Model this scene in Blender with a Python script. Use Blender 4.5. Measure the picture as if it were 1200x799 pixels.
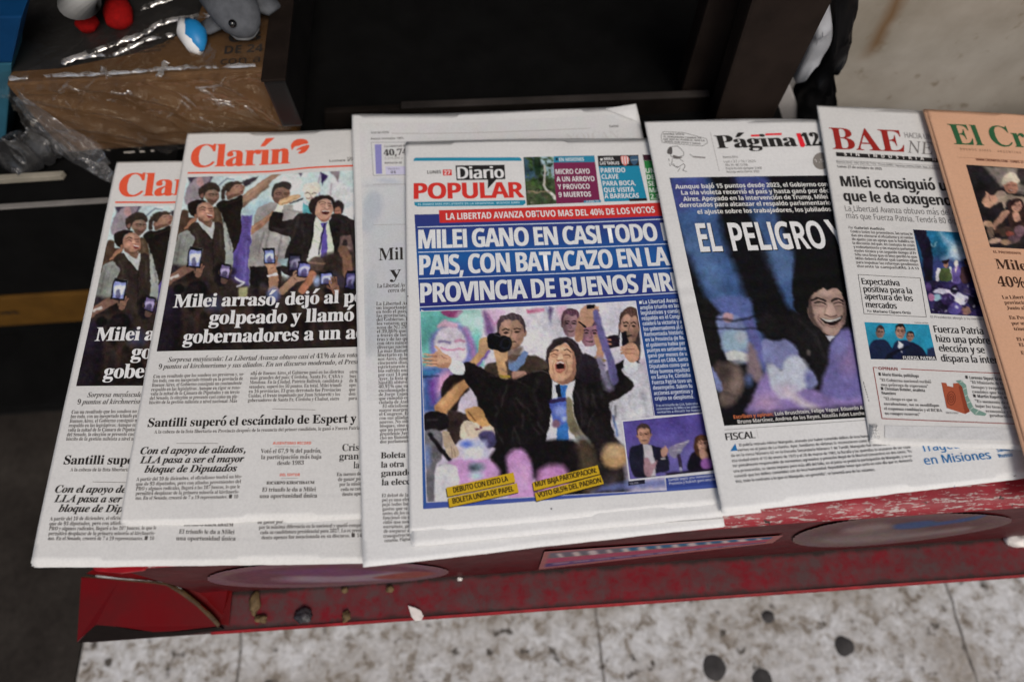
import bpy, bmesh, math, os, random
import numpy as np
from mathutils import Matrix, Vector, noise as mnoise

for _o in list(bpy.data.objects):
    bpy.data.objects.remove(_o, do_unlink=True)
SC = bpy.context.scene
COL = SC.collection
random.seed(7)
RNG = np.random.default_rng(11)

# ------------------------------------------------------------------ camera
# photo pixels are 1200 x 799; world: X along the bench, Y away from the viewer, Z up, bench top at z = 0
FPX, CX, CY, DIST = 820.0, 600.0, 399.5, 0.70
_y = np.array([-120.0, 1670.0, -FPX]); _y /= np.linalg.norm(_y)
_x = np.array([1.0, .0655, 0.0]); _x[2] = -(_x[0]*_y[0]+_x[1]*_y[1])/_y[2]; _x /= np.linalg.norm(_x)
_z = np.cross(_x, _y)
RW = np.stack([_x, _y, _z])                 # camera -> world
CAM = -RW @ np.array([0, 0, -DIST])
cam = bpy.data.cameras.new('camera'); cam_ob = bpy.data.objects.new('camera', cam); COL.objects.link(cam_ob)
cam_ob.matrix_world = Matrix([list(RW[i])+[CAM[i]] for i in range(3)]+[[0, 0, 0, 1]])
cam.sensor_width = 36; cam.lens = FPX/1200*36; cam.clip_start = .02; cam.clip_end = 200
cam.dof.use_dof = True; cam.dof.focus_distance = .685; cam.dof.aperture_fstop = 2.0
SC.camera = cam_ob

# ------------------------------------------------------------------ light: open shade, street side behind the viewer
SUN_EL, SUN_AZ = math.radians(48), math.radians(158)
world = bpy.data.worlds.new('World'); SC.world = world; world.use_nodes = True
_nt = world.node_tree; _bg = _nt.nodes['Background']
_sky = _nt.nodes.new('ShaderNodeTexSky'); _sky.sky_type = 'NISHITA'; _sky.sun_disc = False
_sky.sun_elevation = SUN_EL; _sky.sun_rotation = SUN_AZ; _sky.air_density = 1.0; _sky.dust_density = 4.0
_nt.links.new(_sky.outputs[0], _bg.inputs[0]); _bg.inputs[1].default_value = .083
sun = bpy.data.lights.new('sun', 'SUN'); sun.energy = 1.5; sun.angle = math.radians(26); sun.color = (1, .95, .88)
sun_ob = bpy.data.objects.new('sun', sun); COL.objects.link(sun_ob)
_d = Vector((math.sin(SUN_AZ)*math.cos(SUN_EL), math.cos(SUN_AZ)*math.cos(SUN_EL), math.sin(SUN_EL)))
sun_ob.rotation_euler = _d.to_track_quat('Z', 'Y').to_euler(); sun_ob.location = (0, -2, 3)
SC.view_settings.view_transform = 'Standard'; SC.view_settings.look = 'None'
SC.view_settings.exposure = 0.16; SC.view_settings.gamma = 1

# ------------------------------------------------------------------ projection helpers
def ray(px):
    px = np.asarray(px, float)
    d = np.stack([px[..., 0]-CX, -(px[..., 1]-CY), np.full(px.shape[:-1], -FPX)], -1)
    return d @ RW.T
def at_z(px, z=0.0):
    d = ray(px); t = (z-CAM[2])/d[..., 2]
    return CAM + d*t[..., None]
def at_y(px, Y):
    d = ray(px); t = (Y-CAM[1])/d[..., 1]
    return CAM + d*t[..., None]
def at_x(px, X):
    d = ray(px); t = (X-CAM[0])/d[..., 0]
    return CAM + d*t[..., None]
def project(P):
    c = (np.asarray(P)-CAM) @ RW
    return np.stack([CX + FPX*c[..., 0]/-c[..., 2], CY - FPX*c[..., 1]/-c[..., 2]], -1)
def homog(src, dst):
    A = []; b = []
    for (x, y), (X, Y) in zip(src, dst):
        A.append([x, y, 1, 0, 0, 0, -x*X, -y*X]); b.append(X)
        A.append([0, 0, 0, x, y, 1, -x*Y, -y*Y]); b.append(Y)
    h = np.linalg.solve(np.array(A, float), np.array(b, float))
    return np.append(h, 1).reshape(3, 3)
def hap(H, p):
    p = np.asarray(p, float); q = np.concatenate([p, np.ones(p.shape[:-1]+(1,))], -1) @ H.T
    return q[..., :2]/q[..., 2:]

# ------------------------------------------------------------------ scene helpers
def link(o, parent=None):
    COL.objects.link(o)
    if parent is not None: o.parent = parent
    return o
def tag(o, label=None, cat=None, group=None, kind=None):
    if label: o['label'] = label
    if cat: o['category'] = cat
    if group: o['group'] = group
    if kind: o['kind'] = kind
    return o
def thing(name, loc, label, cat, group=None):
    o = bpy.data.objects.new(name, None); o.location = loc; o.empty_display_size = .02; COL.objects.link(o)
    bpy.context.view_layer.update()
    return tag(o, label, cat, group)
def raw_mesh(name, V, faces, mat, parent=None, col=None, smooth=False):
    V = np.asarray(V, float)
    if parent is not None: V = V - np.array(parent_loc(parent))
    me = bpy.data.meshes.new(name)
    me.from_pydata(V.tolist(), [], faces)
    return finish(name, me, mat, parent, col, smooth)
def parent_loc(p):
    l = np.zeros(3)
    while p is not None:
        l = l + np.array(p.location); p = p.parent
    return l
def tri_mesh(name, V, tris, mat, parent=None, col=None, smooth=False):
    V = np.asarray(V, np.float32)
    if parent is not None: V = V - np.array(parent_loc(parent), np.float32)
    n = len(tris); k = tris.shape[1]
    me = bpy.data.meshes.new(name)
    me.vertices.add(len(V)); me.vertices.foreach_set('co', V.astype(np.float32).ravel())
    me.loops.add(n*k); me.loops.foreach_set('vertex_index', tris.astype(np.int32).ravel())
    me.polygons.add(n); me.polygons.foreach_set('loop_start', np.arange(0, n*k, k, dtype=np.int32))
    me.update(calc_edges=True); me.validate()
    return finish(name, me, mat, parent, col, smooth)
def finish(name, me, mat, parent, col, smooth):
    if col is not None:
        a = me.color_attributes.new('Col', 'FLOAT_COLOR', 'POINT')
        c = np.ones((len(me.vertices), 4), np.float32); c[:, :3] = col
        a.data.foreach_set('color', c.ravel())
    if smooth: me.polygons.foreach_set('use_smooth', np.ones(len(me.polygons), bool))
    me.materials.append(mat)
    return link(bpy.data.objects.new(name, me), parent)
def bm_obj(name, bm, mat, parent=None, smooth=False, bevel=0, seg=2):
    if bevel: bmesh.ops.bevel(bm, geom=list(bm.edges), offset=bevel, segments=seg, affect='EDGES', profile=.6)
    bmesh.ops.recalc_face_normals(bm, faces=list(bm.faces))
    if parent is not None: bmesh.ops.translate(bm, verts=list(bm.verts), vec=-Vector(parent_loc(parent)))
    me = bpy.data.meshes.new(name); bm.to_mesh(me); bm.free()
    return finish(name, me, mat, parent, None, smooth)
def bm_box(bm, x0, x1, y0, y1, z0, z1):
    r = bmesh.ops.create_cube(bm, size=1)
    bmesh.ops.scale(bm, verts=r['verts'], vec=(x1-x0, y1-y0, z1-z0))
    bmesh.ops.translate(bm, verts=r['verts'], vec=((x0+x1)/2, (y0+y1)/2, (z0+z1)/2))
    return r['verts']
def bm_prism(bm, pts, vec):
    a = [bm.verts.new(p) for p in pts]; b = [bm.verts.new(Vector(p)+Vector(vec)) for p in pts]
    n = len(pts); bm.faces.new(a); bm.faces.new(b[::-1])
    for i in range(n): bm.faces.new((a[i], a[(i+1) % n], b[(i+1) % n], b[i]))
def extrude_profile(name, prof, x0, x1, mat, parent, nx=60, wob=0.0, smooth=True):
    """sheet-metal profile (list of (Y,Z)) swept along X"""
    V = []; F = []
    m = len(prof)
    for i in range(nx+1):
        x = x0+(x1-x0)*i/nx
        for j, (y, z) in enumerate(prof):
            n = mnoise.noise(Vector((x*9, j*.35, 3.1)))*wob
            V.append((x, y+n*.6, z+n))
    for i in range(nx):
        for j in range(m-1):
            a = i*m+j; F.append((a, a+1, a+m+1, a+m))
    o = raw_mesh(name, V, F, mat, parent, smooth=smooth)
    return o

# ------------------------------------------------------------------ materials
def srgb(c):
    c = np.asarray(c, float)/255.0
    return np.where(c <= .04045, c/12.92, ((c+.055)/1.055)**2.4)
class NT:
    def __init__(s, name):
        s.m = bpy.data.materials.new(name); s.m.use_nodes = True; s.t = s.m.node_tree
        s.b = s.t.nodes['Principled BSDF']; s.out = s.t.nodes['Material Output']
    def n(s, typ, **kw):
        nd = s.t.nodes.new('ShaderNode'+typ)
        for k, v in kw.items():
            if isinstance(k, str) and hasattr(nd, k): setattr(nd, k, v)
        return nd
    def l(s, a, b): s.t.links.new(a, b)
    def coord(s, scale=(1, 1, 1)):
        tc = s.n('TexCoord'); mp = s.n('Mapping'); mp.inputs['Scale'].default_value = scale
        s.l(tc.outputs['Object'], mp.inputs[0]); return mp.outputs[0]
    def noise(s, vec, scale, detail=4, rough=.55, dist=0):
        nd = s.n('TexNoise'); nd.inputs['Scale'].default_value = scale; nd.inputs['Detail'].default_value = detail
        nd.inputs['Roughness'].default_value = rough; nd.inputs['Distortion'].default_value = dist
        s.l(vec, nd.inputs['Vector']); return nd.outputs['Fac']
    def ramp(s, fac, stops):
        nd = s.n('ValToRGB'); cr = nd.color_ramp
        while len(cr.elements) < len(stops): cr.elements.new(.5)
        for e, (p, c) in zip(cr.elements, stops):
            e.position = p; e.color = (*c, 1) if len(c) == 3 else c
        s.l(fac, nd.inputs[0]); return nd.outputs[0]
    def mix(s, fac, a, b, typ='MIX'):
        nd = s.n('Mix'); nd.data_type = 'RGBA'; nd.blend_type = typ
        for i, v in ((0, fac), (6, a), (7, b)):
            if isinstance(v, (int, float)): nd.inputs[i].default_value = v
            elif isinstance(v, tuple): nd.inputs[i].default_value = (*v, 1)
            else: s.l(v, nd.inputs[i])
        return nd.outputs[2]
    def math(s, op, a, b=None, c=None, clamp=False):
        nd = s.n('Math'); nd.operation = op; nd.use_clamp = clamp
        for i, v in enumerate((a, b, c)):
            if v is None: continue
            if isinstance(v, (int, float)): nd.inputs[i].default_value = v
            else: s.l(v, nd.inputs[i])
        return nd.outputs[0]
    def bump(s, h, strength=.3, dist=.001):
        nd = s.n('Bump'); nd.inputs['Strength'].default_value = strength; nd.inputs['Distance'].default_value = dist
        s.l(h, nd.inputs['Height']); s.l(nd.outputs[0], s.b.inputs['Normal'])
    def set(s, col=None, rough=None, spec=None, metal=None):
        for k, v in (('Base Color', col), ('Roughness', rough), ('Specular IOR Level', spec), ('Metallic', metal)):
            if v is None: continue
            if isinstance(v, tuple): s.b.inputs[k].default_value = (*v, 1)
            elif isinstance(v, (int, float)): s.b.inputs[k].default_value = v
            else: s.l(v, s.b.inputs[k])
        return s.m
def m_paper(name, base, blot):
    t = NT(name); v = t.coord()
    a = t.noise(v, 14, 3); b = t.noise(v, 420, 3, .7); c = t.noise(v, 60, 5, .6)
    col = t.mix(t.ramp(a, [(.35, (0, 0, 0)), (.7, (1, 1, 1))]), base, blot)
    col = t.mix(.16, col, t.ramp(b, [(.25, (.35, .35, .35)), (.6, (1, 1, 1))]), 'MULTIPLY')
    # faint print showing through from the other side, and a little yellowing
    st = t.noise(t.coord((26, 230, 1)), 1.0, 2, .5); bl = t.noise(v, 9, 2)
    m = t.math('MULTIPLY', t.ramp(st, [(.50, (0, 0, 0)), (.60, (1, 1, 1))]), t.ramp(bl, [(.42, (0, 0, 0)), (.58, (1, 1, 1))]))
    col = t.mix(t.math('MULTIPLY', m, .055), col, (.30, .30, .32))
    col = t.mix(t.math('MULTIPLY', t.ramp(t.noise(v, 4, 3), [(.4, (0, 0, 0)), (.75, (1, 1, 1))]), .35), col, t.mix(1.0, col, (1.0, .975, .93), 'MULTIPLY'))
    t.bump(t.math('ADD', t.math('MULTIPLY', c, .8), t.math('MULTIPLY', b, .08)), .32, .0014)
    return t.set(col, .85, .12)
def m_ink():
    t = NT('printed_ink'); v = t.coord()
    at = t.n('VertexColor'); at.layer_name = 'Col'
    b = t.noise(v, 520, 2, .7); c = t.noise(v, 60, 5, .6)
    col = t.mix(.22, at.outputs[0], t.ramp(b, [(.3, (.45, .45, .45)), (.62, (1, 1, 1))]), 'MULTIPLY')
    t.bump(t.math('MULTIPLY', c, .8), .25, .0012)
    return t.set(col, .7, .08)
def m_plain(name, col, rough=.6, spec=.4, var=.25, scale=30, bump=.0, metal=0):
    t = NT(name); v = t.coord(); a = t.noise(v, scale, 5, .6)
    dk = tuple(x*(1-var) for x in col); lt = tuple(min(1, x*(1+var)) for x in col)
    c = t.ramp(a, [(.3, dk), (.7, lt)])
    if bump: t.bump(t.noise(v, scale*4, 4), bump, .001)
    return t.set(c, rough, spec, metal)
INK = m_ink()
PAPER_W = m_paper('newsprint', (.70, .695, .68), (.66, .655, .64))
PAPER_B = m_paper('white_newsprint', (.74, .74, .735), (.71, .71, .705))
PAPER_S = m_paper('salmon_newsprint', (.70, .41, .265), (.66, .38, .24))

# ------------------------------------------------------------------ print engine: glyphs, text, painted pictures
FD = os.path.join(bpy.utils.resource_path('LOCAL'), 'datafiles', 'fonts')
try: FNT = bpy.data.fonts.load(os.path.join(FD, 'NotoSansMath-Regular.woff2'))
except Exception: FNT = None
ACC = {'á': 'a', 'é': 'e', 'í': 'i', 'ó': 'o', 'ú': 'u', 'ñ': 'n', 'Á': 'A', 'Í': 'I', 'Ó': 'O', 'É': 'E'}
STY = {'sb': (0x1D400, 0x1D41A, 0x1D7CE, .006), 'sbi': (0x1D468, 0x1D482, 0x1D7CE, .006), 'si': (0x1D434, 0x1D44E, None, 0),
       'b': (0x1D5D4, 0x1D5EE, 0x1D7EC, .006), 'r': (None, None, None, 0), 'h': (0x1D5D4, 0x1D5EE, 0x1D7EC, .006)}
OFFS = {}
_tc = bpy.data.curves.new('glyph', 'FONT'); _to = bpy.data.objects.new('glyph', _tc); COL.objects.link(_to)
if FNT: _tc.font = FNT
def _mesh_of(body, off, res):
    _tc.body = body; _tc.offset = off; _tc.resolution_u = res
    bpy.context.view_layer.update()
    dg = bpy.context.evaluated_depsgraph_get(); ob = _to.evaluated_get(dg); me = ob.to_mesh()
    me.calc_loop_triangles()
    v = np.zeros(len(me.vertices)*3, np.float32); me.vertices.foreach_get('co', v)
    t = np.zeros(len(me.loop_triangles)*3, np.int32); me.loop_triangles.foreach_get('vertices', t)
    ob.to_mesh_clear()
    return v.reshape(-1, 3)[:, :2].copy(), t.reshape(-1, 3).copy()
_gc = {}
def _code(st, ch):
    U, L, D, po = STY[st]; base = OFFS.get(st, 0)
    if FNT is None: return ch, .02 if st in ('sb', 'b', 'h') else 0
    if U and 'A' <= ch <= 'Z': return chr(U+ord(ch)-65), base
    if st == 'si' and ch == 'h': return chr(0x210E), base
    if L and 'a' <= ch <= 'z': return chr(L+ord(ch)-97), base
    if D and '0' <= ch <= '9': return chr(D+ord(ch)-48), base
    return ch, po
def glyph(st, ch, res):
    k = (st, ch, res)
    if k in _gc: return _gc[k]
    if ch == ' ': r = (np.zeros((0, 2)), np.zeros((0, 3), int), .165 if st[0] == 's' else .185)
    elif ch == '■':
        r = (np.array([[.03, 0], [.5, 0], [.5, .5], [.03, .5]]), np.array([[0, 1, 2], [0, 2, 3]]), .62)
    elif ch == 'I' and st in ('b', 'h'):
        v, t, adv = glyph(st, 'l', res); v = v.copy(); v[:, 1] *= caph(st)/v[:, 1].max(); r = (v, t, adv)
    elif ch in ACC:
        v, t, adv = glyph(st, ACC[ch], res); v = v.copy()
        if ACC[ch] == 'i':
            xh = glyph(st, 'x', res)[0][:, 1].max()*1.06
            keep = (v[t][:, :, 1].max(1) <= xh*1.02) | (v[t][:, :, 1].min(1) < xh*.9); t = t[keep]
            top = xh; cx = v[np.unique(t)][:, 0].mean()
        else:
            top = v[:, 1].max(); cx = (v[:, 0].min()+v[:, 0].max())/2
        w = .055 if st == 'r' or st == 'si' else .085
        if ch == 'ñ':
            a = np.array([[-.16, .05], [-.06, .13], [.06, .08], [.17, .15], [.17, .15+w*.9], [.06, .08+w*.9], [-.06, .13+w*.9], [-.16, .05+w*.9]])+[cx, top+.02]
            tt = np.array([[0, 1, 6], [0, 6, 7], [1, 2, 5], [1, 5, 6], [2, 3, 4], [2, 4, 5]])
        else:
            a = np.array([[-.07, .05], [-.07+w*.7, .05], [.05+w*1.3, .22], [.03, .22]])+[cx, top]
            tt = np.array([[0, 1, 2], [0, 2, 3]])
        r = (np.vstack([v, a]), np.vstack([t, tt+len(v)]), adv)
    else:
        c, off = _code(st, ch)
        v, t = _mesh_of(c, off, res)
        v2, _ = _mesh_of(c+c, off, res)
        adv = (v2[:, 0].max()-v[:, 0].max()) if len(v) else .3
        r = (v, t, adv)
    _gc[k] = r; return r
CAPH = {}
def caph(st):
    if st not in CAPH: CAPH[st] = glyph(st, 'H', 2)[0][:, 1].max()
    return CAPH[st]

def ref_white(px):
    """photo value of blank paper at a pixel: used only to turn observed ink colours into reflectances"""
    x, y = px[..., 0], px[..., 1]
    r = 196+(np.clip(y, 140, 620)-150)/450*34
    return r*np.where(x < 420, .945, 1.0)
def refl(col, px, paper=.72):
    c = np.broadcast_to(srgb(col), px.shape[:-1]+(3,))
    r = srgb(ref_white(px))[..., None]
    return np.clip(c/r*paper, .004, .80)

class Canvas:
    """a small printed picture painted as flat shapes, in photo pixels"""
    def __init__(s, x0, y0, x1, y1, k=1.6, bg=(128, 128, 128)):
        s.x0, s.y0, s.k = x0, y0, k
        s.w, s.h = int((x1-x0)*k)+1, int((y1-y0)*k)+1
        s.a = np.zeros((s.h, s.w, 3))+np.array(bg, float)
        s.xf = (1, 0, 0)
    def X(s, p):
        p = np.asarray(p, float); q = p.copy(); q[..., 0] = p[..., 0]/s.xf[0]+s.xf[1]; q[..., 1] = p[..., 1]/s.xf[0]+s.xf[2]
        return q
    def _win(s, lo, hi, pad):
        i0 = max(0, int((lo[0]-s.x0-pad)*s.k)); i1 = min(s.w, int((hi[0]-s.x0+pad)*s.k)+2)
        j0 = max(0, int((lo[1]-s.y0-pad)*s.k)); j1 = min(s.h, int((hi[1]-s.y0+pad)*s.k)+2)
        if i1 <= i0 or j1 <= j0: return None
        gx, gy = np.meshgrid(np.arange(i0, i1)/s.k+s.x0, np.arange(j0, j1)/s.k+s.y0)
        return (j0, j1, i0, i1), gx, gy
    def _put(s, w, al, col):
        j0, j1, i0, i1 = w
        s.a[j0:j1, i0:i1] += (np.array(col, float)-s.a[j0:j1, i0:i1])*al[..., None]
    def poly(s, pts, col, soft=.5, sm=False, a=1.0):
        P = s.X(pts); soft = soft
        if sm: P = smooth_closed(P, 5)
        w = s._win(P.min(0), P.max(0), soft*2+1)
        if w is None: return s
        win, gx, gy = w
        ins = np.zeros(gx.shape, bool); d = np.full(gx.shape, 1e9)
        for (ax, ay), (bx, by) in zip(P, np.roll(P, -1, 0)):
            if ay != by:
                c = ((ay > gy) != (by > gy)) & (gx < (bx-ax)*(gy-ay)/(by-ay)+ax); ins ^= c
            ex, ey = bx-ax, by-ay; t = np.clip(((gx-ax)*ex+(gy-ay)*ey)/(ex*ex+ey*ey+1e-9), 0, 1)
            d = np.minimum(d, (gx-ax-t*ex)**2+(gy-ay-t*ey)**2)
        d = np.sqrt(d)*np.where(ins, -1, 1)
        s._put(win, np.clip(.5-d/(2*soft), 0, 1)*a, col); return s
    def ell(s, cx, cy, rx, ry, col, rot=0, soft=.5, a=1.0):
        c = s.X([cx, cy]); rx, ry = rx/s.xf[0], ry/s.xf[0]; m = max(rx, ry)
        w = s._win(c-m, c+m, soft*2+1)
        if w is None: return s
        win, gx, gy = w; t = math.radians(rot)
        u = (gx-c[0])*math.cos(t)+(gy-c[1])*math.sin(t); v = -(gx-c[0])*math.sin(t)+(gy-c[1])*math.cos(t)
        d = (np.sqrt((u/rx)**2+(v/ry)**2)-1)*min(rx, ry)
        s._put(win, np.clip(.5-d/(2*soft), 0, 1)*a, col); return s
    def line(s, pts, wd, col, soft=.4, sm=False, a=1.0, w2=None):
        P = s.X(pts); n = len(P)
        W = np.linspace(wd, w2 if w2 is not None else wd, n)/s.xf[0]/2
        if sm and n > 2: P, W = smooth_open(P, W, 5)
        w = s._win(P.min(0), P.max(0), W.max()+soft*2+1)
        if w is None: return s
        win, gx, gy = w; d = np.full(gx.shape, 1e9)
        for i in range(len(P)-1):
            (ax, ay), (bx, by) = P[i], P[i+1]; ex, ey = bx-ax, by-ay
            t = np.clip(((gx-ax)*ex+(gy-ay)*ey)/(ex*ex+ey*ey+1e-9), 0, 1)
            d = np.minimum(d, np.hypot(gx-ax-t*ex, gy-ay-t*ey)-(W[i]+(W[i+1]-W[i])*t))
        s._put(win, np.clip(.5-d/(2*soft), 0, 1)*a, col); return s
    def grain(s, amp=5, mott=4):
        amp, mott = amp*.6, mott*.45
        s.a += RNG.normal(0, amp, (s.h, s.w, 1))
        lo = RNG.normal(0, 1, (s.h//6+2, s.w//6+2, 3))
        lo = np.repeat(np.repeat(lo, 6, 0), 6, 1)[:s.h, :s.w]
        for ax in (0, 1):
            lo = (np.roll(lo, 2, ax)+np.roll(lo, -2, ax)+lo+np.roll(lo, 4, ax))/4
        s.a += lo*mott; return s
    def smooth_noise(s, cell):
        h, w = int(s.h/cell)+3, int(s.w/cell)+3; g = RNG.normal(0, 1, (h, w))
        y = np.arange(s.h)/cell; x = np.arange(s.w)/cell; j = y.astype(int); i = x.astype(int); fy = (y-j)[:, None]; fx = (x-i)[None]
        fy = fy*fy*(3-2*fy); fx = fx*fx*(3-2*fx)
        return (g[j][:, i]*(1-fx)+g[j][:, i+1]*fx)*(1-fy)+(g[j+1][:, i]*(1-fx)+g[j+1][:, i+1]*fx)*fy
    def press(s, warp=.8, tone=.13, contrast=1.14, sat=.86, gain=.95):
        warp, tone = warp*.85, tone*.62
        # ragged outlines and uneven tones, so the shapes read as a coarse newsprint picture
        dx = (s.smooth_noise(7*s.k)*1.2+s.smooth_noise(2.6*s.k)*.8)*warp*s.k*.6; dy = (s.smooth_noise(7*s.k)*1.2+s.smooth_noise(2.6*s.k)*.8)*warp*s.k*.6
        jj, ii = np.meshgrid(np.arange(s.h), np.arange(s.w), indexing='ij')
        y = np.clip(jj+dy, 0, s.h-1.01); x = np.clip(ii+dx, 0, s.w-1.01); j = y.astype(int); i = x.astype(int); fy = (y-j)[..., None]; fx = (x-i)[..., None]
        A = s.a; s.a = (A[j, i]*(1-fx)+A[j, i+1]*fx)*(1-fy)+(A[j+1, i]*(1-fx)+A[j+1, i+1]*fx)*fy
        m = 1+tone*(1.0*s.smooth_noise(17*s.k)+.8*s.smooth_noise(8*s.k)+.6*s.smooth_noise(3.5*s.k)+.45*s.smooth_noise(1.6*s.k)); m = np.clip(1+(m-1)*(1.15-.8*s.a.mean(-1)/255), .6, 1.35)
        s.a = s.a*m[..., None]
        b = s.a.copy(); keep = s.a
        s.blur(3); lo = s.a; s.a = b+.40*(b-lo)              # printer's sharpening
        g = s.a.mean(-1, keepdims=True); s.a = g+(s.a-g)*sat
        s.a = np.clip(116+(s.a-116)*contrast, 18, 236)*gain; return s
    def folds(s, x0, y0, x1, y1, n=10, ang=80, ln=60, w=8, lt=(86, 80, 80), dk=(20, 18, 19), a=.35):
        for q in range(n):
            x, y = RNG.uniform(x0, x1), RNG.uniform(y0, y1); t = math.radians(ang+RNG.normal(0, 16)); L = ln*RNG.uniform(.5, 1.2)
            s.line([(x-L/2*math.cos(t), y-L/2*math.sin(t)), (x+RNG.normal(0, 5), y), (x+L/2*math.cos(t), y+L/2*math.sin(t))], w*RNG.uniform(.5, 1.4), lt if q % 2 else dk, 1.2, True, a)
        return s
    def blur(s, n=1):
        for _ in range(n):
            for ax in (0, 1):
                p = np.concatenate([np.take(s.a, [0], ax), s.a, np.take(s.a, [-1], ax)], ax)
                m = s.a.shape[ax]
                s.a = .25*np.take(p, range(0, m), ax)+.5*np.take(p, range(1, m+1), ax)+.25*np.take(p, range(2, m+2), ax)
        return s
    def sample(s, px):
        x = np.clip((px[..., 0]-s.x0)*s.k, 0, s.w-1.001); y = np.clip((px[..., 1]-s.y0)*s.k, 0, s.h-1.001)
        i = x.astype(int); j = y.astype(int); fx = (x-i)[..., None]; fy = (y-j)[..., None]
        A = s.a
        return np.clip((A[j, i]*(1-fx)+A[j, i+1]*fx)*(1-fy)+(A[j+1, i]*(1-fx)+A[j+1, i+1]*fx)*fy, 0, 255)
    # ---- little figures for printed press pictures
    def head(s, cx, cy, rx, ry, skin=(196, 150, 122), hair=(45, 35, 30), rot=0, open_mouth=0, beard=None, shade=-1, cap=.55, eyes=True, soft=.5):
        t = math.radians(rot)
        def P(u, v): return (cx+rx*(u*math.cos(t)-v*math.sin(t)*ry/rx), cy+ry*(v*math.cos(t)+u*math.sin(t)*rx/ry))
        dk = tuple(c*.66 for c in skin); md = tuple(c*.84 for c in skin); lt = tuple(min(255, c*1.13+6) for c in skin)
        s.ell(*P(0, -.24), rx*1.06, ry*1.0, hair, rot, soft)
        s.ell(*P(-1.0, .05), rx*.16, ry*.2, md, rot, soft); s.ell(*P(1.0, .05), rx*.16, ry*.2, md, rot, soft)
        s.poly([P(-.9, -.5), P(-.95, .1), P(-.75, .65), P(-.35, .98), P(.3, .98), P(.72, .65), P(.95, .1), P(.9, -.5), P(.4, -.85), P(-.4, -.85)], skin, soft, True)
        s.poly([P(shade*.95, -.5), P(shade*.95, .1), P(shade*.72, .68), P(shade*.3, .98), P(shade*.42, .4), P(shade*.55, -.2)], md, 1.2, True)
        s.ell(*P(-shade*.35, -.5), rx*.4, ry*.22, lt, rot, 1.5, .7); s.ell(*P(-shade*.45, .22), rx*.22, ry*.16, lt, rot, 1.2, .7)
        h = cap
        s.poly([P(-1.03, .02), P(-1.08, -.5), P(-.84, -.98), P(-.3, -1.2), P(.25, -1.22), P(.84, -.98), P(1.08, -.5), P(1.03, .02), P(.93, -.1), P(.88, -.42), P(.62, -h-.16), P(.15, -h-.06), P(-.3, -h-.24), P(-.64, -h-.1), P(-.88, -.4), P(-.93, -.1)], hair, soft, True)
        for q in range(5): s.line([P(-.7+q*.33, -1.12+.05*abs(q-2)), P(-.5+q*.3, -.88), P(-.62+q*.32, -.72)], rx*.08, tuple(min(255, k*1.5+10) for k in hair), .6, True, .45)
        if beard: s.poly([P(-.9, .1), P(-.8, .7), P(-.3, 1.05), P(.3, 1.05), P(.8, .7), P(.9, .1), P(.55, .35), P(0, .3), P(-.55, .35)], beard, .8, True, .8)
        if eyes:
            for q in (-.42, .42):
                s.line([P(q-.24, -.2), P(q, -.29), P(q+.24, -.2)], ry*.09, tuple(c*.4 for c in skin), .35)
                s.ell(*P(q, -.04), rx*.2, ry*.075, tuple(c*.35 for c in skin), rot, .35)
        s.line([P(.03, -.1), P(.12*-shade, .28), P(-.1, .32)], ry*.07, dk, .4, a=.8)
        if open_mouth: s.ell(*P(0, .58), rx*.3, ry*.17*open_mouth, (70, 25, 25), rot, .4); s.ell(*P(0, .58-.08*open_mouth), rx*.24, ry*.05, (225, 215, 205), rot, .3)
        else: s.line([P(-.3, .58), P(0, .62), P(.3, .57)], ry*.09, tuple(c*.5 for c in skin), .4)
        return s
    def phone(s, x, y, w, h, rot=0, scr=(150, 160, 215)):
        t = math.radians(rot); c, n = math.cos(t), math.sin(t)
        q = lambda u, v: (x+u*w*c-v*h*n, y+u*w*n+v*h*c)
        s.poly([q(-.5, -.5), q(.5, -.5), q(.5, .5), q(-.5, .5)], (28, 26, 34), .5)
        s.poly([q(-.4, -.36), q(.4, -.36), q(.4, .42), q(-.4, .42)], scr, .5)
        s.poly([q(-.3, -.1), q(.35, -.2), q(.3, .2), q(-.25, .3)], tuple(min(255, k+75) for k in scr), 1.2, True)
        s.poly([q(-.2, .1), q(.1, 0), q(.2, .4), q(-.2, .4)], (60, 55, 85), .8, True, .7)
        return s
    def hand(s, x, y, r, rot=0, skin=(170, 128, 104)):
        t = math.radians(rot); c, n = math.cos(t), math.sin(t)
        q = lambda u, v: (x+r*(u*c-v*n), y+r*(u*n+v*c))
        s.poly([q(-.55, -.4), q(.5, -.45), q(.55, .5), q(.3, 1.1), q(-.35, 1.1), q(-.6, .4)], skin, .5, True)
        for i, (fx, ln) in enumerate(((-.45, .9), (-.15, 1.15), (.15, 1.1), (.42, .85))):
            s.line([q(fx, -.2), q(fx*1.25, -.3-ln*.5), q(fx*1.2+.1, -.3-ln)], r*.26, tuple(k*(1.08-.06*i) for k in skin), .35)
        s.line([q(-.5, .4), q(-.95, -.05), q(-.95, -.45)], r*.28, tuple(k*.9 for k in skin), .35)
        s.line([q(-.2, .4), q(.3, .2)], r*.1, tuple(k*.7 for k in skin), .5)
        return s
def smooth_closed(P, m):
    P = np.asarray(P); n = len(P); out = []
    for i in range(n):
        a, b, c, d = P[i-1], P[i], P[(i+1) % n], P[(i+2) % n]
        for j in range(m):
            t = j/m
            out.append(.5*((2*b)+(c-a)*t+(2*a-5*b+4*c-d)*t*t+(3*b-a-3*c+d)*t**3))
    return np.array(out)
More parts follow.
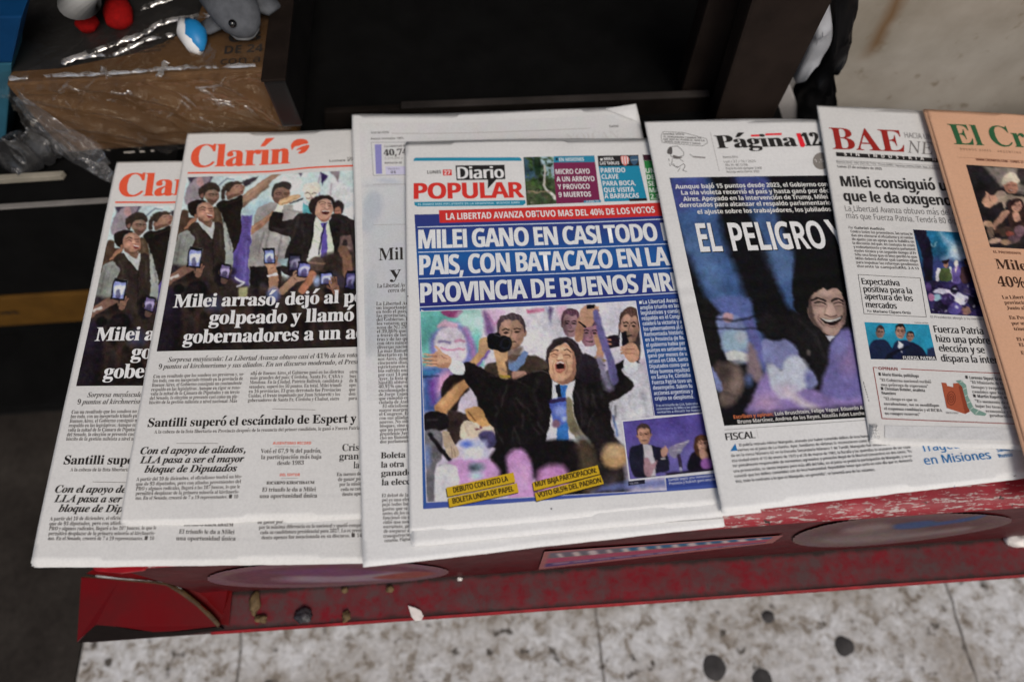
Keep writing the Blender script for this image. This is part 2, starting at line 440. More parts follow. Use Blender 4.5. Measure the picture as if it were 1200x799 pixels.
def smooth_open(P, W, m):
    n = len(P); out = []; ow = []
    for i in range(n-1):
        a, b, c, d = P[max(i-1, 0)], P[i], P[i+1], P[min(i+2, n-1)]
        for j in range(m):
            t = j/m
            out.append(.5*((2*b)+(c-a)*t+(2*a-5*b+4*c-d)*t*t+(3*b-a-3*c+d)*t**3)); ow.append(W[i]+(W[i+1]-W[i])*t)
    out.append(P[-1]); ow.append(W[-1]); return np.array(out), np.array(ow)

class Surf:
    """one newspaper page lying on the stack: unit square (u right, v down) -> world, with sag and waves"""
    def __init__(s, quad, zL, zR, waves=(), humps=(), creases=()):
        s.H = homog([(0, 0), (1, 0), (1, 1), (0, 1)], quad); s.Hi = np.linalg.inv(s.H)
        s.zL, s.zR, s.waves, s.humps, s.creases = zL, zR, waves, humps, creases
        c = s.world(np.array([[0, .5], [1, .5], [.5, 0], [.5, 1]]))
        s.W = np.linalg.norm(c[1]-c[0]); s.Hh = np.linalg.norm(c[3]-c[2])
    def bump(s, u, v):
        z = 0*u
        for (fu, fv, ph, amp) in s.waves: z = z+amp*np.sin(2*np.pi*(fu*u+fv*v)+ph)
        for (u0, v0, su, sv, amp) in s.humps: z = z+amp*np.exp(-((u-u0)/su)**2-((v-v0)/sv)**2)
        for (v0, sl, w, amp) in s.creases: z = z+amp*np.exp(-((v-v0-sl*u)/w)**2)
        return z
    def world(s, uv, off=0.0):
        uv = np.asarray(uv, float); u, v = uv[..., 0], uv[..., 1]
        px = hap(s.H, uv); z = s.zL+(s.zR-s.zL)*u
        d = ray(px); t = (z-CAM[2])/d[..., 2]
        P = CAM+d*t[..., None]
        P[..., 2] += s.bump(u, v)+off
        return P
    def uv(s, px):
        px = np.asarray(px, float); q = px.copy()
        for _ in range(5):
            uv = hap(s.Hi, q); q = q+(px-project(s.world(uv)))
        return hap(s.Hi, q)

class Print:
    """everything printed on one front page, collected per part in page coordinates"""
    def __init__(s, surf): s.f = surf; s.parts = {}
    def add(s, part, uv, tris, col, off):
        s.parts.setdefault(part, []).append((uv, tris, np.broadcast_to(col, (len(uv), 3)), np.broadcast_to(off, (len(uv),))))
    def grid(s, part, quad, colf, off=1.0e-4, n=None, step=.0035):
        """patch with photo-pixel corners TL,TR,BR,BL; colf(px)->reflectance or an sRGB colour"""
        c = s.f.uv(np.array(quad, float))
        if n is None:
            m = c*[s.f.W, s.f.Hh]
            n = (max(1, int(max(np.linalg.norm(m[1]-m[0]), np.linalg.norm(m[2]-m[3]))/step)), max(1, int(max(np.linalg.norm(m[3]-m[0]), np.linalg.norm(m[2]-m[1]))/step)))
        U, V = np.meshgrid(np.linspace(0, 1, n[0]+1), np.linspace(0, 1, n[1]+1)); U = U[..., None]; V = V[..., None]
        uv = ((c[0]*(1-U)+c[1]*U)*(1-V)+(c[3]*(1-U)+c[2]*U)*V).reshape(-1, 2)
        i = np.arange((n[0]+1)*(n[1]+1)).reshape(n[1]+1, n[0]+1)
        a, b, cc, d = i[:-1, :-1].ravel(), i[:-1, 1:].ravel(), i[1:, 1:].ravel(), i[1:, :-1].ravel()
        t = np.concatenate([np.stack([a, d, cc], 1), np.stack([a, cc, b], 1)])
        px = project(s.f.world(uv))
        col = colf(px) if callable(colf) else refl(colf, px)
        s.add(part, uv, t, col, off)
    def rule(s, part, p0, p1, w, col, off=1.8e-4):
        (x0, y0), (x1, y1) = p0, p1; L = math.hypot(x1-x0, y1-y0); nx, ny = -(y1-y0)/L*w/2, (x1-x0)/L*w/2
        s.grid(part, [(x0-nx, y0-ny), (x1-nx, y1-ny), (x1+nx, y1+ny), (x0+nx, y0+ny)], col, off)
    def lines(s, part, pts, w, col, off=1.8e-4):
        for a, b in zip(pts[:-1], pts[1:]): s.rule(part, a, b, w, col, off)
    def shape(s, part, pts, col, off=1.8e-4, sm=False):
        P = np.array(pts, float)
        if sm: P = smooth_closed(P, 4)
        uv = s.f.uv(P)
        from mathutils.geometry import tessellate_polygon
        t = tessellate_polygon([[Vector((x, y, 0)) for x, y in P]])
        t = np.array(t)
        for _ in range(7):
            m = uv*[s.f.W, s.f.Hh]; ln = np.stack([np.linalg.norm(m[t[:, k]]-m[t[:, (k+1) % 3]], axis=1) for k in range(3)], 1)
            big = ln.max(1) > .006
            if not big.any(): break
            k = ln.argmax(1)[big]; T = t[big]; r = np.arange(len(T)); A, Bq, Cq = T[r, k], T[r, (k+1) % 3], T[r, (k+2) % 3]
            mid = (uv[A]+uv[Bq])/2; M = len(uv)+r; uv = np.vstack([uv, mid])
            t = np.vstack([t[~big], np.stack([A, M, Cq], 1), np.stack([M, Bq, Cq], 1)])
        s.add(part, uv, t, refl(col, P[:1])[0], off)
    def text(s, part, txt, p0, p1, h, st='sb', col=(42, 39, 38), off=2.2e-4, bold=0.0, res=3, sx=None, track=None):
        if track is None: track = {'h': -.042, 'b': -.016, 'sb': -.012, 'sbi': -.012}.get(st, 0)
        f = s.f; mark = txt.find('|'); txt = txt.replace('|', '')
        S = np.array([f.W, f.Hh])
        q = f.uv(np.array([p0, p1 if p1 is not None else (p0[0]+10, p0[1]), (p0[0], p0[1]-h)], float))*S
        e = q[1]-q[0]; L = np.linalg.norm(e); e /= L; n = np.array([e[1], -e[0]])
        sy = abs((q[2]-q[0])@n)/caph(st)
        xs = []; x = 0.0
        for ch in txt:
            xs.append(x); x += glyph(st, ch, res)[2]+track
        xs.append(x)
        g0 = glyph(st, txt[0], res)[0]; left = g0[:, 0].min() if len(g0) else 0
        m = mark if mark >= 0 else len(txt)
        lastv = glyph(st, txt[m-1], res)[0]; right = xs[m-1]+(lastv[:, 0].max() if len(lastv) else .2)
        if p1 is not None and sx is None: kx = L/(right-left)
        else: kx = sy*(sx or 1)
        VV = []; TT = []; OO = []; nb = 0
        sh = (0,) if not bold else (0, -bold, bold)
        for i, ch in enumerate(txt):
            v, t, _ = glyph(st, ch, res)
            if not len(t): continue
            for k, d in enumerate(sh):
                x = (v[:, 0]+xs[i]-left)*kx+d*sy; y = v[:, 1]*sy
                VV.append(q[0]+x[:, None]*e+y[:, None]*n); TT.append(t+nb); nb += len(v); OO.append(np.full(len(v), off+k*2e-5))
        if not VV: return kx
        uv = np.vstack(VV)/S
        mid = np.array([p0], float)
        s.add(part, uv, np.vstack(TT), refl(col, mid)[0], np.concatenate(OO)); return kx
    def para(s, part, lines, tl, tr, bl, br, h, st='sb', col=(70, 66, 64), mode='j', off=2.2e-4, bold=0.0, res=1, sx=1.0):
        tl, tr, bl, br = [np.array(p, float) for p in (tl, tr, bl, br)]; n = len(lines); k0 = None
        for i, ln in enumerate(lines):
            t = i/max(1, n-1); a = tl+(bl-tl)*t; b = tr+(br-tr)*t
            rag = ln.endswith('~') or mode == 'l'; ln = ln.rstrip('~')
            if not ln: continue
            if rag:
                s.text(part, ln, a, b, h, st, col, off, bold, res, sx=(k0 or sx))
            else:
                s.text(part, ln, a, b, h, st, col, off, bold, res)
    def groups(s, L, gap):
        """split the pieces of one kind into blocks that lie apart on the page"""
        M = np.array([s.f.W, s.f.Hh]); B = [((a[0]*M).min(0)-gap, (a[0]*M).max(0)+gap) for a in L]; par = list(range(len(L)))
        def root(i):
            while par[i] != i: i = par[i]
            return i
        for i in range(len(L)):
            for j in range(i):
                if (B[i][0] < B[j][1]).all() and (B[j][0] < B[i][1]).all(): par[root(i)] = root(j)
        G = {}
        for i in range(len(L)): G.setdefault(root(i), []).append(L[i])
        return list(G.values())
    def emit(s, root, surf, order=None):
        for part, L in [(p, g) for p, q in s.parts.items() for g in s.groups(q, .0022)]:
            uv = np.vstack([a[0] for a in L]); nb = np.cumsum([0]+[len(a[0]) for a in L])
            tr = np.vstack([a[1]+b for a, b in zip(L, nb)]); col = np.vstack([a[2] for a in L]); off = np.concatenate([a[3] for a in L])
            tri_mesh(part, surf.world(uv, off), tr, INK, root, col)

def sheet(surf, u0, v0, u1, v1, ztop, thick, nu=70, nv=100, jit=0.0, seed=0, drop=0.0):
    """closed sheet / block of pages following the page surface"""
    U, V = np.meshgrid(np.linspace(0, 1, nu+1), np.linspace(0, 1, nv+1))
    r = np.random.default_rng(seed)
    def wob(n):
        k = np.cumsum(r.normal(0, 1, n)); k -= np.linspace(k[0], k[-1], n); return k/(np.abs(k).max()+1e-9)*jit
    l, rr, tp, bt = wob(nv+1), wob(nv+1), wob(nu+1), wob(nu+1)
    u = u0+(u1-u0)*U+l[:, None]*(1-U)+rr[:, None]*U; v = v0+(v1-v0)*V+tp[None]*(1-V)+bt[None]*V
    ed = np.minimum(U, 1)*0
    top = surf.world(np.stack([u, v], -1), ztop); bot = top.copy(); bot[..., 2] -= thick
    fall = np.exp(-(1-V)/.03)*(.55+.45*np.sin(2*np.pi*1.6*U+seed))+.6*np.exp(-V/.025)*(.5+.5*np.sin(2*np.pi*1.3*U+seed*2)); fall = fall*.0011*(1+.35*(seed % 10)); fall = np.where(ztop < 0, fall*1.3, fall*.8)
    top[..., 2] -= fall; bot[..., 2] -= fall
    if drop:
        k = np.exp(-(U/.006))*drop; top[..., 2] -= k
    Vv = np.concatenate([top.reshape(-1, 3), bot.reshape(-1, 3)]); N = (nu+1)*(nv+1)
    i = np.arange(N).reshape(nv+1, nu+1)
    a, b, c, d = i[:-1, :-1].ravel(), i[:-1, 1:].ravel(), i[1:, 1:].ravel(), i[1:, :-1].ravel()
    q = [np.stack([a, d, c, b], 1), np.stack([a, b, c, d], 1)+N]
    for e in (i[0], i[-1][::-1], i[:, 0][::-1], i[:, -1]):
        q.append(np.stack([e[:-1], e[1:], e[1:]+N, e[:-1]+N], 1))
    return Vv, np.vstack(q)
def newspaper(surf, label, layers, paper, seed, group='newspapers laid out on the red bench'):
    base = surf.world(np.array([.5, .5])); root = thing('newspaper', (float(base[0]), float(base[1]), float(base[2])-.004), label, 'newspaper', group)
    v, q = sheet(surf, 0, 0, 1, 1, 0, 2.2e-4, 110, 150, .0006, seed)
    tri_mesh('front_page', v, q, paper, root, smooth=False)
    VV = []; QQ = []; n = 0
    for k, (a, b, c, d, zt, th) in enumerate(layers):
        v, q = sheet(surf, a, b, c, d, -zt*.55, th*.5, 60, 80, .0012, seed*10+k)
        VV.append(v); QQ.append(q+n); n += len(v)
    tri_mesh('inner_pages', np.vstack(VV), np.vstack(QQ), paper, root)
    return root

# ------------------------------------------------------------------ setting: pavement, dark floor strip
GZ = -.46
def m_pavement():
    t = NT('worn_pavement'); v = t.coord()
    big = t.noise(v, 5.5, 5, .62); mid = t.noise(v, 26, 6, .7, .4); fine = t.noise(v, 130, 4, .7); sp = t.noise(v, 44, 2, .5, 0)
    md2 = t.noise(v, 58, 5, .72, .5)
    base = t.ramp(t.math('ADD', t.math('MULTIPLY', mid, .5), t.math('MULTIPLY', md2, .5)), [(.36, (.12, .10, .08)), (.43, (.27, .235, .20)), (.475, (.47, .455, .44)), (.56, (.66, .66, .67))])
    base = t.mix(t.ramp(big, [(.42, (0, 0, 0)), (.60, (1, 1, 1))]), base, t.mix(.7, base, (.29, .25, .205)))
    base = t.mix(t.ramp(sp, [(.64, (0, 0, 0)), (.72, (1, 1, 1))]), base, (.085, .074, .064))
    base = t.mix(.45, base, t.ramp(fine, [(.3, (.4, .4, .4)), (.65, (1, 1, 1))]), 'MULTIPLY')
    # joints between the slabs
    sep = t.n('SeparateXYZ'); t.l(v, sep.inputs[0])
    jx0, jx1 = at_z((281, 765), GZ)[0], at_z((704, 765), GZ)[0]; w = jx1-jx0
    wob = t.math('MULTIPLY', t.math('SUBTRACT', t.noise(v, 30, 3), .5), .010)
    fr = t.math('FRACT', t.math('DIVIDE', t.math('SUBTRACT', t.math('ADD', sep.outputs[0], wob), jx0-10*w-w/2), w))
    dist = t.math('MULTIPLY', t.math('ABSOLUTE', t.math('SUBTRACT', fr, .5)), w)
    jm = t.math('LESS_THAN', dist, .0022)
    fy = t.math('FRACT', t.math('DIVIDE', t.math('ADD', sep.outputs[1], 10.19), w))
    jy = t.math('LESS_THAN', t.math('MULTIPLY', t.math('ABSOLUTE', t.math('SUBTRACT', fy, .5)), w), .003)
    j = t.math('MAXIMUM', jm, jy)
    base = t.mix(t.math('MULTIPLY', j, t.ramp(md2, [(.35, (.2, .2, .2)), (.55, (.8, .8, .8))])), base, (.06, .05, .042))
    t.bump(t.math('SUBTRACT', t.math('ADD', mid, t.math('MULTIPLY', fine, .5)), t.math('MULTIPLY', j, .7)), .5, .004)
    return t.set(base, .8, .2)
def m_floor():
    t = NT('dark_floor_stone'); v = t.coord()
    a = t.noise(v, 9, 6, .65); b = t.noise(v, 90, 4, .7)
    c = t.ramp(a, [(.3, (.016, .013, .011)), (.55, (.032, .027, .023)), (.75, (.052, .045, .038))])
    c = t.mix(.5, c, t.ramp(b, [(.3, (.4, .4, .4)), (.65, (1, 1, 1))]), 'MULTIPLY')
    sep = t.n('SeparateXYZ'); t.l(v, sep.inputs[0]); y0 = float(at_z((40, 480), GZ)[1])
    j = t.math('LESS_THAN', t.math('ABSOLUTE', t.math('SUBTRACT', t.math('ADD', sep.outputs[1], t.math('MULTIPLY', t.noise(v, 8, 2), .012)), y0+.006)), .007)
    c = t.mix(j, c, (.006, .006, .006)); t.bump(a, .4, .004)
    return t.set(c, .8, .1)
bx = float(at_z((92, 785), GZ)[0])
raw_mesh('pavement', [(bx, -8, GZ), (8, -8, GZ), (8, 8, GZ), (bx, 8, GZ)], [(0, 1, 2, 3)], m_pavement())['kind'] = 'structure'
raw_mesh('floor', [(-8, -8, GZ+.004), (bx, -8, GZ+.004), (bx, 8, GZ+.004), (-8, 8, GZ+.004)], [(0, 1, 2, 3)], m_floor())['kind'] = 'structure'
bm = bmesh.new()
GUM = [((837, 782), 15, 'large dark round spot of trodden gum at the bottom edge of the pavement'), ((989, 757), 12, 'dark round gum spot on the pavement right of the large one'),
       ((893, 796), 13, 'dark gum spot at the bottom edge between the two rounder ones'), ((900, 722), 8, 'small dark tapering gum spot on the pavement just below the red bench')]
GUMM = m_plain('trodden_gum', (.045, .042, .042), .8, .2, .3, 60)
for (p, r, lb) in GUM:
    c = at_z(p, GZ); rr = np.linalg.norm(at_z((p[0]+r, p[1]), GZ)-c)
    bm = bmesh.new(); ring = []; n = 28; top = bm.verts.new((c[0], c[1], GZ+.0022))
    for i in range(n):
        a = 2*math.pi*i/n; k = rr*(.94+.12*mnoise.noise(Vector((math.cos(a)*1.5, math.sin(a)*1.5, c[0]*20))))
        ring.append((bm.verts.new((c[0]+k*.7*math.cos(a), c[1]+k*.7*math.sin(a), GZ+.0018)), bm.verts.new((c[0]+k*math.cos(a), c[1]+k*math.sin(a), GZ+.0002))))
    for i in range(n):
        a, b = ring[i], ring[(i+1) % n]; bm.faces.new((top, a[0], b[0])); bm.faces.new((a[0], a[1], b[1], b[0]))
    tag(bm_obj('gum_spot', bm, GUMM, smooth=True), lb, 'gum spot', 'gum spots trodden into the pavement')

# ------------------------------------------------------------------ kiosk: dark back wall behind the bench, plus unseen panels added for shade
KIO = m_plain('kiosk_black_paint', (.005, .0046, .0042), .7, .06, .3, 8)
kiosk = thing('kiosk', (.2, 1.35, GZ), 'unlit black interior of the news kiosk behind the newspapers', 'kiosk')
bm = bmesh.new(); bm_box(bm, -1.5, 2.6, 1.32, 1.36, GZ+.005, 1.1); bm_obj('back_wall', bm, KIO, kiosk, bevel=.004)
bm = bmesh.new(); bm_box(bm, -1.54, -1.5, .05, 1.36, GZ+.005, 1.1); bm_obj('shade_side_wall', bm, KIO, kiosk, bevel=.004)  # out of view, added to darken the left side
bm = bmesh.new(); bm_box(bm, -1.56, 2.62, .22, 1.40, 1.1, 1.14); bm_obj('shade_roof', bm, KIO, kiosk, bevel=.004)  # out of view, added to dim the background and the paper tops

# ------------------------------------------------------------------ red sheet-metal bench
YF = float(np.mean([at_z(p, -.006)[1] for p in ((1150, 596), (980, 609), (860, 618))]))      # front of the rolled edge
YFACE = YF+.006
ZC = float(np.mean([at_y(p, YFACE)[2] for p in ((300, 687), (750, 660), (1150, 637))]))     # crease between face and ledge
YL = float(np.mean([at_z(p, ZC-.002)[1] for p in ((300, 734), (750, 710), (1150, 682))]))  # front of the ledge
YB = float(at_z((200, 200), 0)[1])
XL = float(at_z((100, 668), ZC)[0]); XR = 1.1
print('bench', YF, ZC, YL, YB, XL)
def m_red(name, dust, wear, gloss=.35, red=(.21, .010, .014), crease=None):
    t = NT(name); v = t.coord(); sep = t.n('SeparateXYZ'); t.l(v, sep.inputs[0])
    a = t.noise(v, 22, 6, .65); b = t.noise(v, 150, 4, .7); st = t.noise(t.coord((26, 130, 130)), 3.2, 6, .7)
    c = t.mix(t.ramp(a, [(.35, (0, 0, 0)), (.65, (1, 1, 1))]), red, tuple(x*.72 for x in red))
    if dust: 
        m = t.math('MULTIPLY', t.ramp(t.math('ADD', t.math('MULTIPLY', a, .45), t.math('MULTIPLY', t.noise(v, 75, 5, .7), .55)), [(.40, (0, 0, 0)), (.60, (1, 1, 1))]), dust)
        c = t.mix(m, c, (.070, .052, .052))
        c = t.mix(t.ramp(b, [(.70, (0, 0, 0)), (.74, (1, 1, 1))]), c, (.03, .02, .018))
    if wear:
        zz = t.ramp(t.math('MULTIPLY', t.math('ADD', sep.outputs[2], .02), 40), [(.24, (0, 0, 0)), (.48, (1, 1, 1)), (.78, (1, 1, 1)), (.812, (.2, .2, .2))])
        st = t.math('ADD', st, t.math('SUBTRACT', t.math('MULTIPLY', zz, .11), .05))
        w = t.math('MULTIPLY', t.ramp(st, [(wear, (0, 0, 0)), (wear+.03, (1, 1, 1))]), t.ramp(b, [(.36, (0, 0, 0)), (.46, (1, 1, 1))]))
        c = t.mix(w, c, (.40, .33, .31))
        c = t.mix(t.ramp(t.noise(v, 75, 3, .6, .5), [(.68, (0, 0, 0)), (.71, (1, 1, 1))]), c, (.025, .018, .016))
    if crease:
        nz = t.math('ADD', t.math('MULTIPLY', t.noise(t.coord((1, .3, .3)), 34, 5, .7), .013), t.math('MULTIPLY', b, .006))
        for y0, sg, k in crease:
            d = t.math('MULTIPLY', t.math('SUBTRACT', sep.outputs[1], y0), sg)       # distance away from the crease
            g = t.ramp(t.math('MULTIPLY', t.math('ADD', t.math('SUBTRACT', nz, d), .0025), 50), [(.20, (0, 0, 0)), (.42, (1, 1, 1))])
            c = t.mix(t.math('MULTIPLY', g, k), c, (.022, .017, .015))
    t.bump(t.math('ADD', a, t.math('MULTIPLY', b, .3)), .22, .0015)
    r = t.ramp(a, [(.3, (gloss,)*3), (.7, (min(1, gloss+.25),)*3)])
    return t.set(c, r, .18 if not wear else .4)
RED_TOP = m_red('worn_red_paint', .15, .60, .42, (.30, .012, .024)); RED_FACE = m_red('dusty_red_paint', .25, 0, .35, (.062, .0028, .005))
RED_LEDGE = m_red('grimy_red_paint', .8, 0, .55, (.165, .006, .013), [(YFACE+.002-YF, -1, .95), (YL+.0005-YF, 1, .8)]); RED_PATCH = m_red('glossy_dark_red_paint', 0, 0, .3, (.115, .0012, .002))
GRIME = m_plain('black_grime', (.018, .014, .012), .9, .1, .5, 80, .4); EDGE_RED = m_plain('bright_red_edge', (.20, .006, .010), .5, .2, .4, 60)
bench = thing('bench', (0, YF, 0), 'dark red painted sheet metal bench with worn front edge carrying the newspapers', 'bench')
X0T = float(at_z((112, 664), -.004)[0])
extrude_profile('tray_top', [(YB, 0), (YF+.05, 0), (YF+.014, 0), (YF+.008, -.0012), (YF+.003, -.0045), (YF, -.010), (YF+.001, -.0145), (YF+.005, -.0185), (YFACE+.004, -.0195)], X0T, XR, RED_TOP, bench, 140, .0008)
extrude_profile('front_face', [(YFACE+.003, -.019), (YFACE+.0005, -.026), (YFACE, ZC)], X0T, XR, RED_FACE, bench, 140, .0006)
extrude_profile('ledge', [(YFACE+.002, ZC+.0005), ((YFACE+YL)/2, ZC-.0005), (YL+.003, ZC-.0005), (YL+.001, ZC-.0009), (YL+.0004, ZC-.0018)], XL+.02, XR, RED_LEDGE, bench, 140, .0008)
extrude_profile('bright_rim', [(YL+.0025, ZC+.0007), (YL-.0004, ZC-.0006), (YL-.0006, ZC-.0022), (YL+.003, ZC-.003)], XL+.16, XR, EDGE_RED, bench, 140, .0004)
# sides and back of the tray, so that it stands as a box
bm = bmesh.new(); bm_box(bm, X0T+.001, XR-.01, YFACE+.006, YB-.002, -.075, -.004); bm_obj('tray_box', bm, RED_FACE, bench, bevel=.002)
bm = bmesh.new()
for lx in (X0T+.06, XR-.06):
    for ly in (YFACE+.05, YB-.04): bm_box(bm, lx-.02, lx+.02, ly-.02, ly+.02, GZ, -.074)
for i, (lx, ly) in enumerate([(a, b) for a in (X0T+.06, XR-.06) for b in (YFACE+.05, YB-.04)]):
    b2 = bmesh.new(); bm_box(b2, lx-.02, lx+.02, ly-.02, ly+.02, GZ, -.074); bm_obj('leg', b2, RED_FACE, bench, bevel=.003)
bm.free()
# left end: bent glossy sheet lapped over the ledge, torn along a rusty diagonal
BRN = m_plain('torn_rusty_edge', (.055, .028, .008), .55, .4, .5, 120, .4)
LIP = m_plain('black_underside', (.008, .005, .004), .6, .1, .3, 40, .3)
def face_pt(p, lift=0.0):      # on the sloped patch: top edge on the face crease height, bottom edge at the ledge front
    return p
def patch(name, pts, mat, th, z_of):
    P = [Vector(at_z(p, z)) for p, z in zip(pts, z_of)]
    bm = bmesh.new(); bm_prism(bm, P, (0, .001, -th)); return bm_obj(name, bm, mat, bench, bevel=.0006)
zt, zb = ZC+.024, ZC+.007
patch('end_sheet', [(95, 676), (140, 679), (196, 683), (215, 692), (240, 712), (258, 733), (205, 739), (180, 740), (140, 734), (112, 731), (90, 752)], RED_PATCH, .003,
      [zt, zt, zt-.001, zt-.004, zb+.010, zb+.001, zb, zb, zb+.001, zb+.002, zb-.006])
patch('end_lip', [(91, 753), (112, 729), (128, 731), (160, 739), (205, 740), (258, 734), (262, 737), (215, 744), (160, 748)], LIP, .004,
      [zb-.004, zb+.0005, zb-.0005, zb-.001, zb-.001, zb, zb-.002, zb-.004, zb-.004])
patch('upper_end_face', [(100, 672), (118, 662), (272, 664), (272, 690), (268, 733), (258, 731), (236, 708), (212, 688), (192, 681), (140, 677)], RED_PATCH, .002,
      [ZC+.022, ZC+.032, ZC+.032, ZC+.010, ZC+.003, ZC+.003, ZC+.009, ZC+.016, ZC+.021, ZC+.022])
for nm, pts, wd in (('torn_edge', [(99, 675), (120, 677), (150, 680), (180, 682), (196, 684), (214, 694), (232, 708), (247, 722), (257, 733)], .0022),):
    zz = np.interp(range(len(pts)), [0, 4, 8], [zt+.0012, zt+.0012, zb+.0025]); V = []; F = []
    for i, (p, z) in enumerate(zip(pts, zz)):
        c = at_z(p, z); k = wd*(.25+.75*min(1, max(0, (i-2)/3)))*(1+.5*mnoise.noise(Vector((i*1.7, 0, 0))))
        V += [c+[k*.5, k, .0002], c+[0, 0, .0016], c-[k*.5, k, -.0002]]
    for i in range(len(pts)-1):
        for j in (0, 1): F.append((i*3+j, i*3+j+1, i*3+j+4, i*3+j+3))
    raw_mesh(nm, V, F, BRN, bench, smooth=True)
# bright worn strip of the tray's left front corner, showing under the papers
b2 = bmesh.new(); bm_prism(b2, [Vector(at_z(p, -.006)) for p in ((107, 664), (134, 665), (150, 660), (172, 661), (168, 668), (140, 671), (112, 669))], (0, 0, -.004)); bm_obj('bent_corner', b2, m_plain('fresh_red_paint', (.30, .006, .010), .3, .4, .3, 50, .3), bench, bevel=.0012)

# stickers on the front face
def sticker(pts, canvas, label, lift=.0008, oval=False):
    """pts TL,TR,BR,BL in photo pixels on the face plane"""
    c = np.array([at_y(p, YFACE-lift-.0008) for p in pts]); n = (120, 60)
    U, V = np.meshgrid(np.linspace(0, 1, n[0]+1), np.linspace(0, 1, n[1]+1)); U = U[..., None]; V = V[..., None]
    P = ((c[0]*(1-U)+c[1]*U)*(1-V)+(c[3]*(1-U)+c[2]*U)*V)
    uvx = np.concatenate([U*canvas.w/canvas.k, V*canvas.h/canvas.k], -1); col = canvas.sample(uvx); msk = (((U[..., 0]-.5)/.49)**2+((V[..., 0]-.5)/.48)**2 < 1) if oval else np.ones(U.shape[:2], bool)
    i = np.arange((n[0]+1)*(n[1]+1)).reshape(n[1]+1, n[0]+1)
    ok = msk[:-1, :-1] & msk[:-1, 1:] & msk[1:, 1:] & msk[1:, :-1]
    q = np.stack([i[:-1, :-1][ok], i[1:, :-1][ok], i[1:, 1:][ok], i[:-1, 1:][ok]], 1)
    o = tri_mesh('sticker', P.reshape(-1, 3), q, INK, bench, srgb(col.reshape(-1, 3)))
    o['label'] = label
def stickers():
    c = Canvas(0, 0, 120, 40, 2, (104, 76, 82)); c.ell(60, 20, 50, 14, (92, 58, 68)); c.ell(70, 24, 34, 8, (126, 108, 118), soft=2); c.poly([(30, 14), (60, 10), (86, 18), (60, 22)], (96, 60, 84), 2, True); c.poly([(80, 26), (100, 18), (112, 22), (96, 30)], (118, 66, 62), 1.5, True); c.grain(6, 6)
    sticker([(238, 658), (530, 655), (530, 682), (238, 694)], c, 'oval faded greyish purple sticker', oval=True)
    c = Canvas(0, 0, 120, 40, 2, (132, 84, 86)); c.poly([(3, 4), (116, 4), (116, 15), (3, 15)], (94, 86, 96)); c.poly([(40, 5), (116, 5), (116, 12), (40, 13)], (44, 84, 116)); c.poly([(3, 16), (116, 16), (116, 26), (3, 26)], (138, 64, 84)); c.poly([(3, 27), (70, 27), (116, 28), (116, 32), (3, 36)], (78, 62, 100))
    for i in range(13): c.line([(8+i*8.4, 7), (10+i*8.4, 14)], 2.2+(i % 3), (168, 152, 152), 1)
    for i in range(9): c.line([(8+i*11, 30), (15+i*11, 30)], 2, (150, 120, 128), 1)
    c.grain(6, 6)
    sticker([(638, 646), (918, 627), (905, 636), (631, 667)], c, 'oblong sticker with blue and pink bands and pale lettering')
    c = Canvas(0, 0, 120, 40, 2, (98, 78, 78)); c.ell(60, 20, 50, 15, (86, 62, 64), soft=3); c.ell(40, 26, 30, 8, (104, 92, 90), soft=4); c.poly([(56, 12), (74, 10), (82, 13), (104, 8), (96, 15), (70, 19), (58, 18)], (58, 70, 104), 1.6, True)
    c.poly([(20, 24), (60, 27), (96, 24), (90, 31), (40, 33)], (112, 98, 98), 2.5, True); c.poly([(30, 12), (50, 9), (54, 16), (34, 19)], (118, 100, 100), 3, True)
    c.grain(5, 5)
    sticker([(925, 610), (1190, 594), (1190, 622), (925, 650)], c, 'oval greyish sticker with a blue shape', oval=True)

# ------------------------------------------------------------------ crumbs and chips lying on the ledge
def lump(name, px, r, mat, label, cat, z=None, sc=(1, .7, .6), seed=1, group=None, jag=.45):
    z = ZC if z is None else z
    c = at_z(px, z); bm = bmesh.new(); bmesh.ops.create_icosphere(bm, subdivisions=3, radius=1)
    for v in bm.verts:
        k = 1+jag*mnoise.noise(v.co*1.6+Vector((seed*7.3, 0, 0)))+jag*.5*mnoise.noise(v.co*4+Vector((0, seed*3.1, 0)))
        v.co = Vector((v.co.x*k*r*sc[0], v.co.y*k*r*sc[1], max(-.3, v.co.z*k)*r*sc[2]))+Vector((c[0], c[1], c[2]+.28*r*sc[2]))
    return tag(bm_obj(name, bm, mat, smooth=True), label, cat, group)
M_CHIP = m_plain('white_chip', (.72, .68, .64), .6, .3, .15, 120, .3); M_TAN = m_plain('tan_crumb', (.12, .078, .035), .7, .3, .45, 150, .5); M_DARKC = m_plain('dark_crumb', (.03, .028, .032), .4, .6, .6, 260, .6)
c0 = [Vector(at_z(p, ZC+.0035)) for p in ((478, 709), (487, 712), (493, 715), (496, 721), (494, 726), (486, 727), (482, 722), (480, 715))]
bm = bmesh.new(); bm_prism(bm, c0, (0, 0, -.0022)); tag(bm_obj('paint_chip', bm, M_CHIP, bevel=.0005), 'white flake lying on the red ledge below the second newspaper from the left', 'chip')
lump('crumb', (299, 706), .0085, M_TAN, 'tall tan clump stuck on the ledge near the glossy left end', 'crumb', sc=(.75, 1.6, .7), seed=2)
lump('crumb', (307, 725), .0068, M_TAN, 'tan clump at the ledge rim below the tall tan clump', 'crumb', sc=(1, .7, .6), seed=3)
lump('crumb', (356, 721), .0085, M_DARKC, 'dark speckled clump on the ledge rim left of the rusty bit', 'crumb', sc=(1.3, .9, .6), seed=4)
lump('crumb', (406, 722), .0058, M_TAN, 'rusty bit beside a dark fleck on the ledge rim', 'crumb', sc=(.8, 1, .7), seed=5)
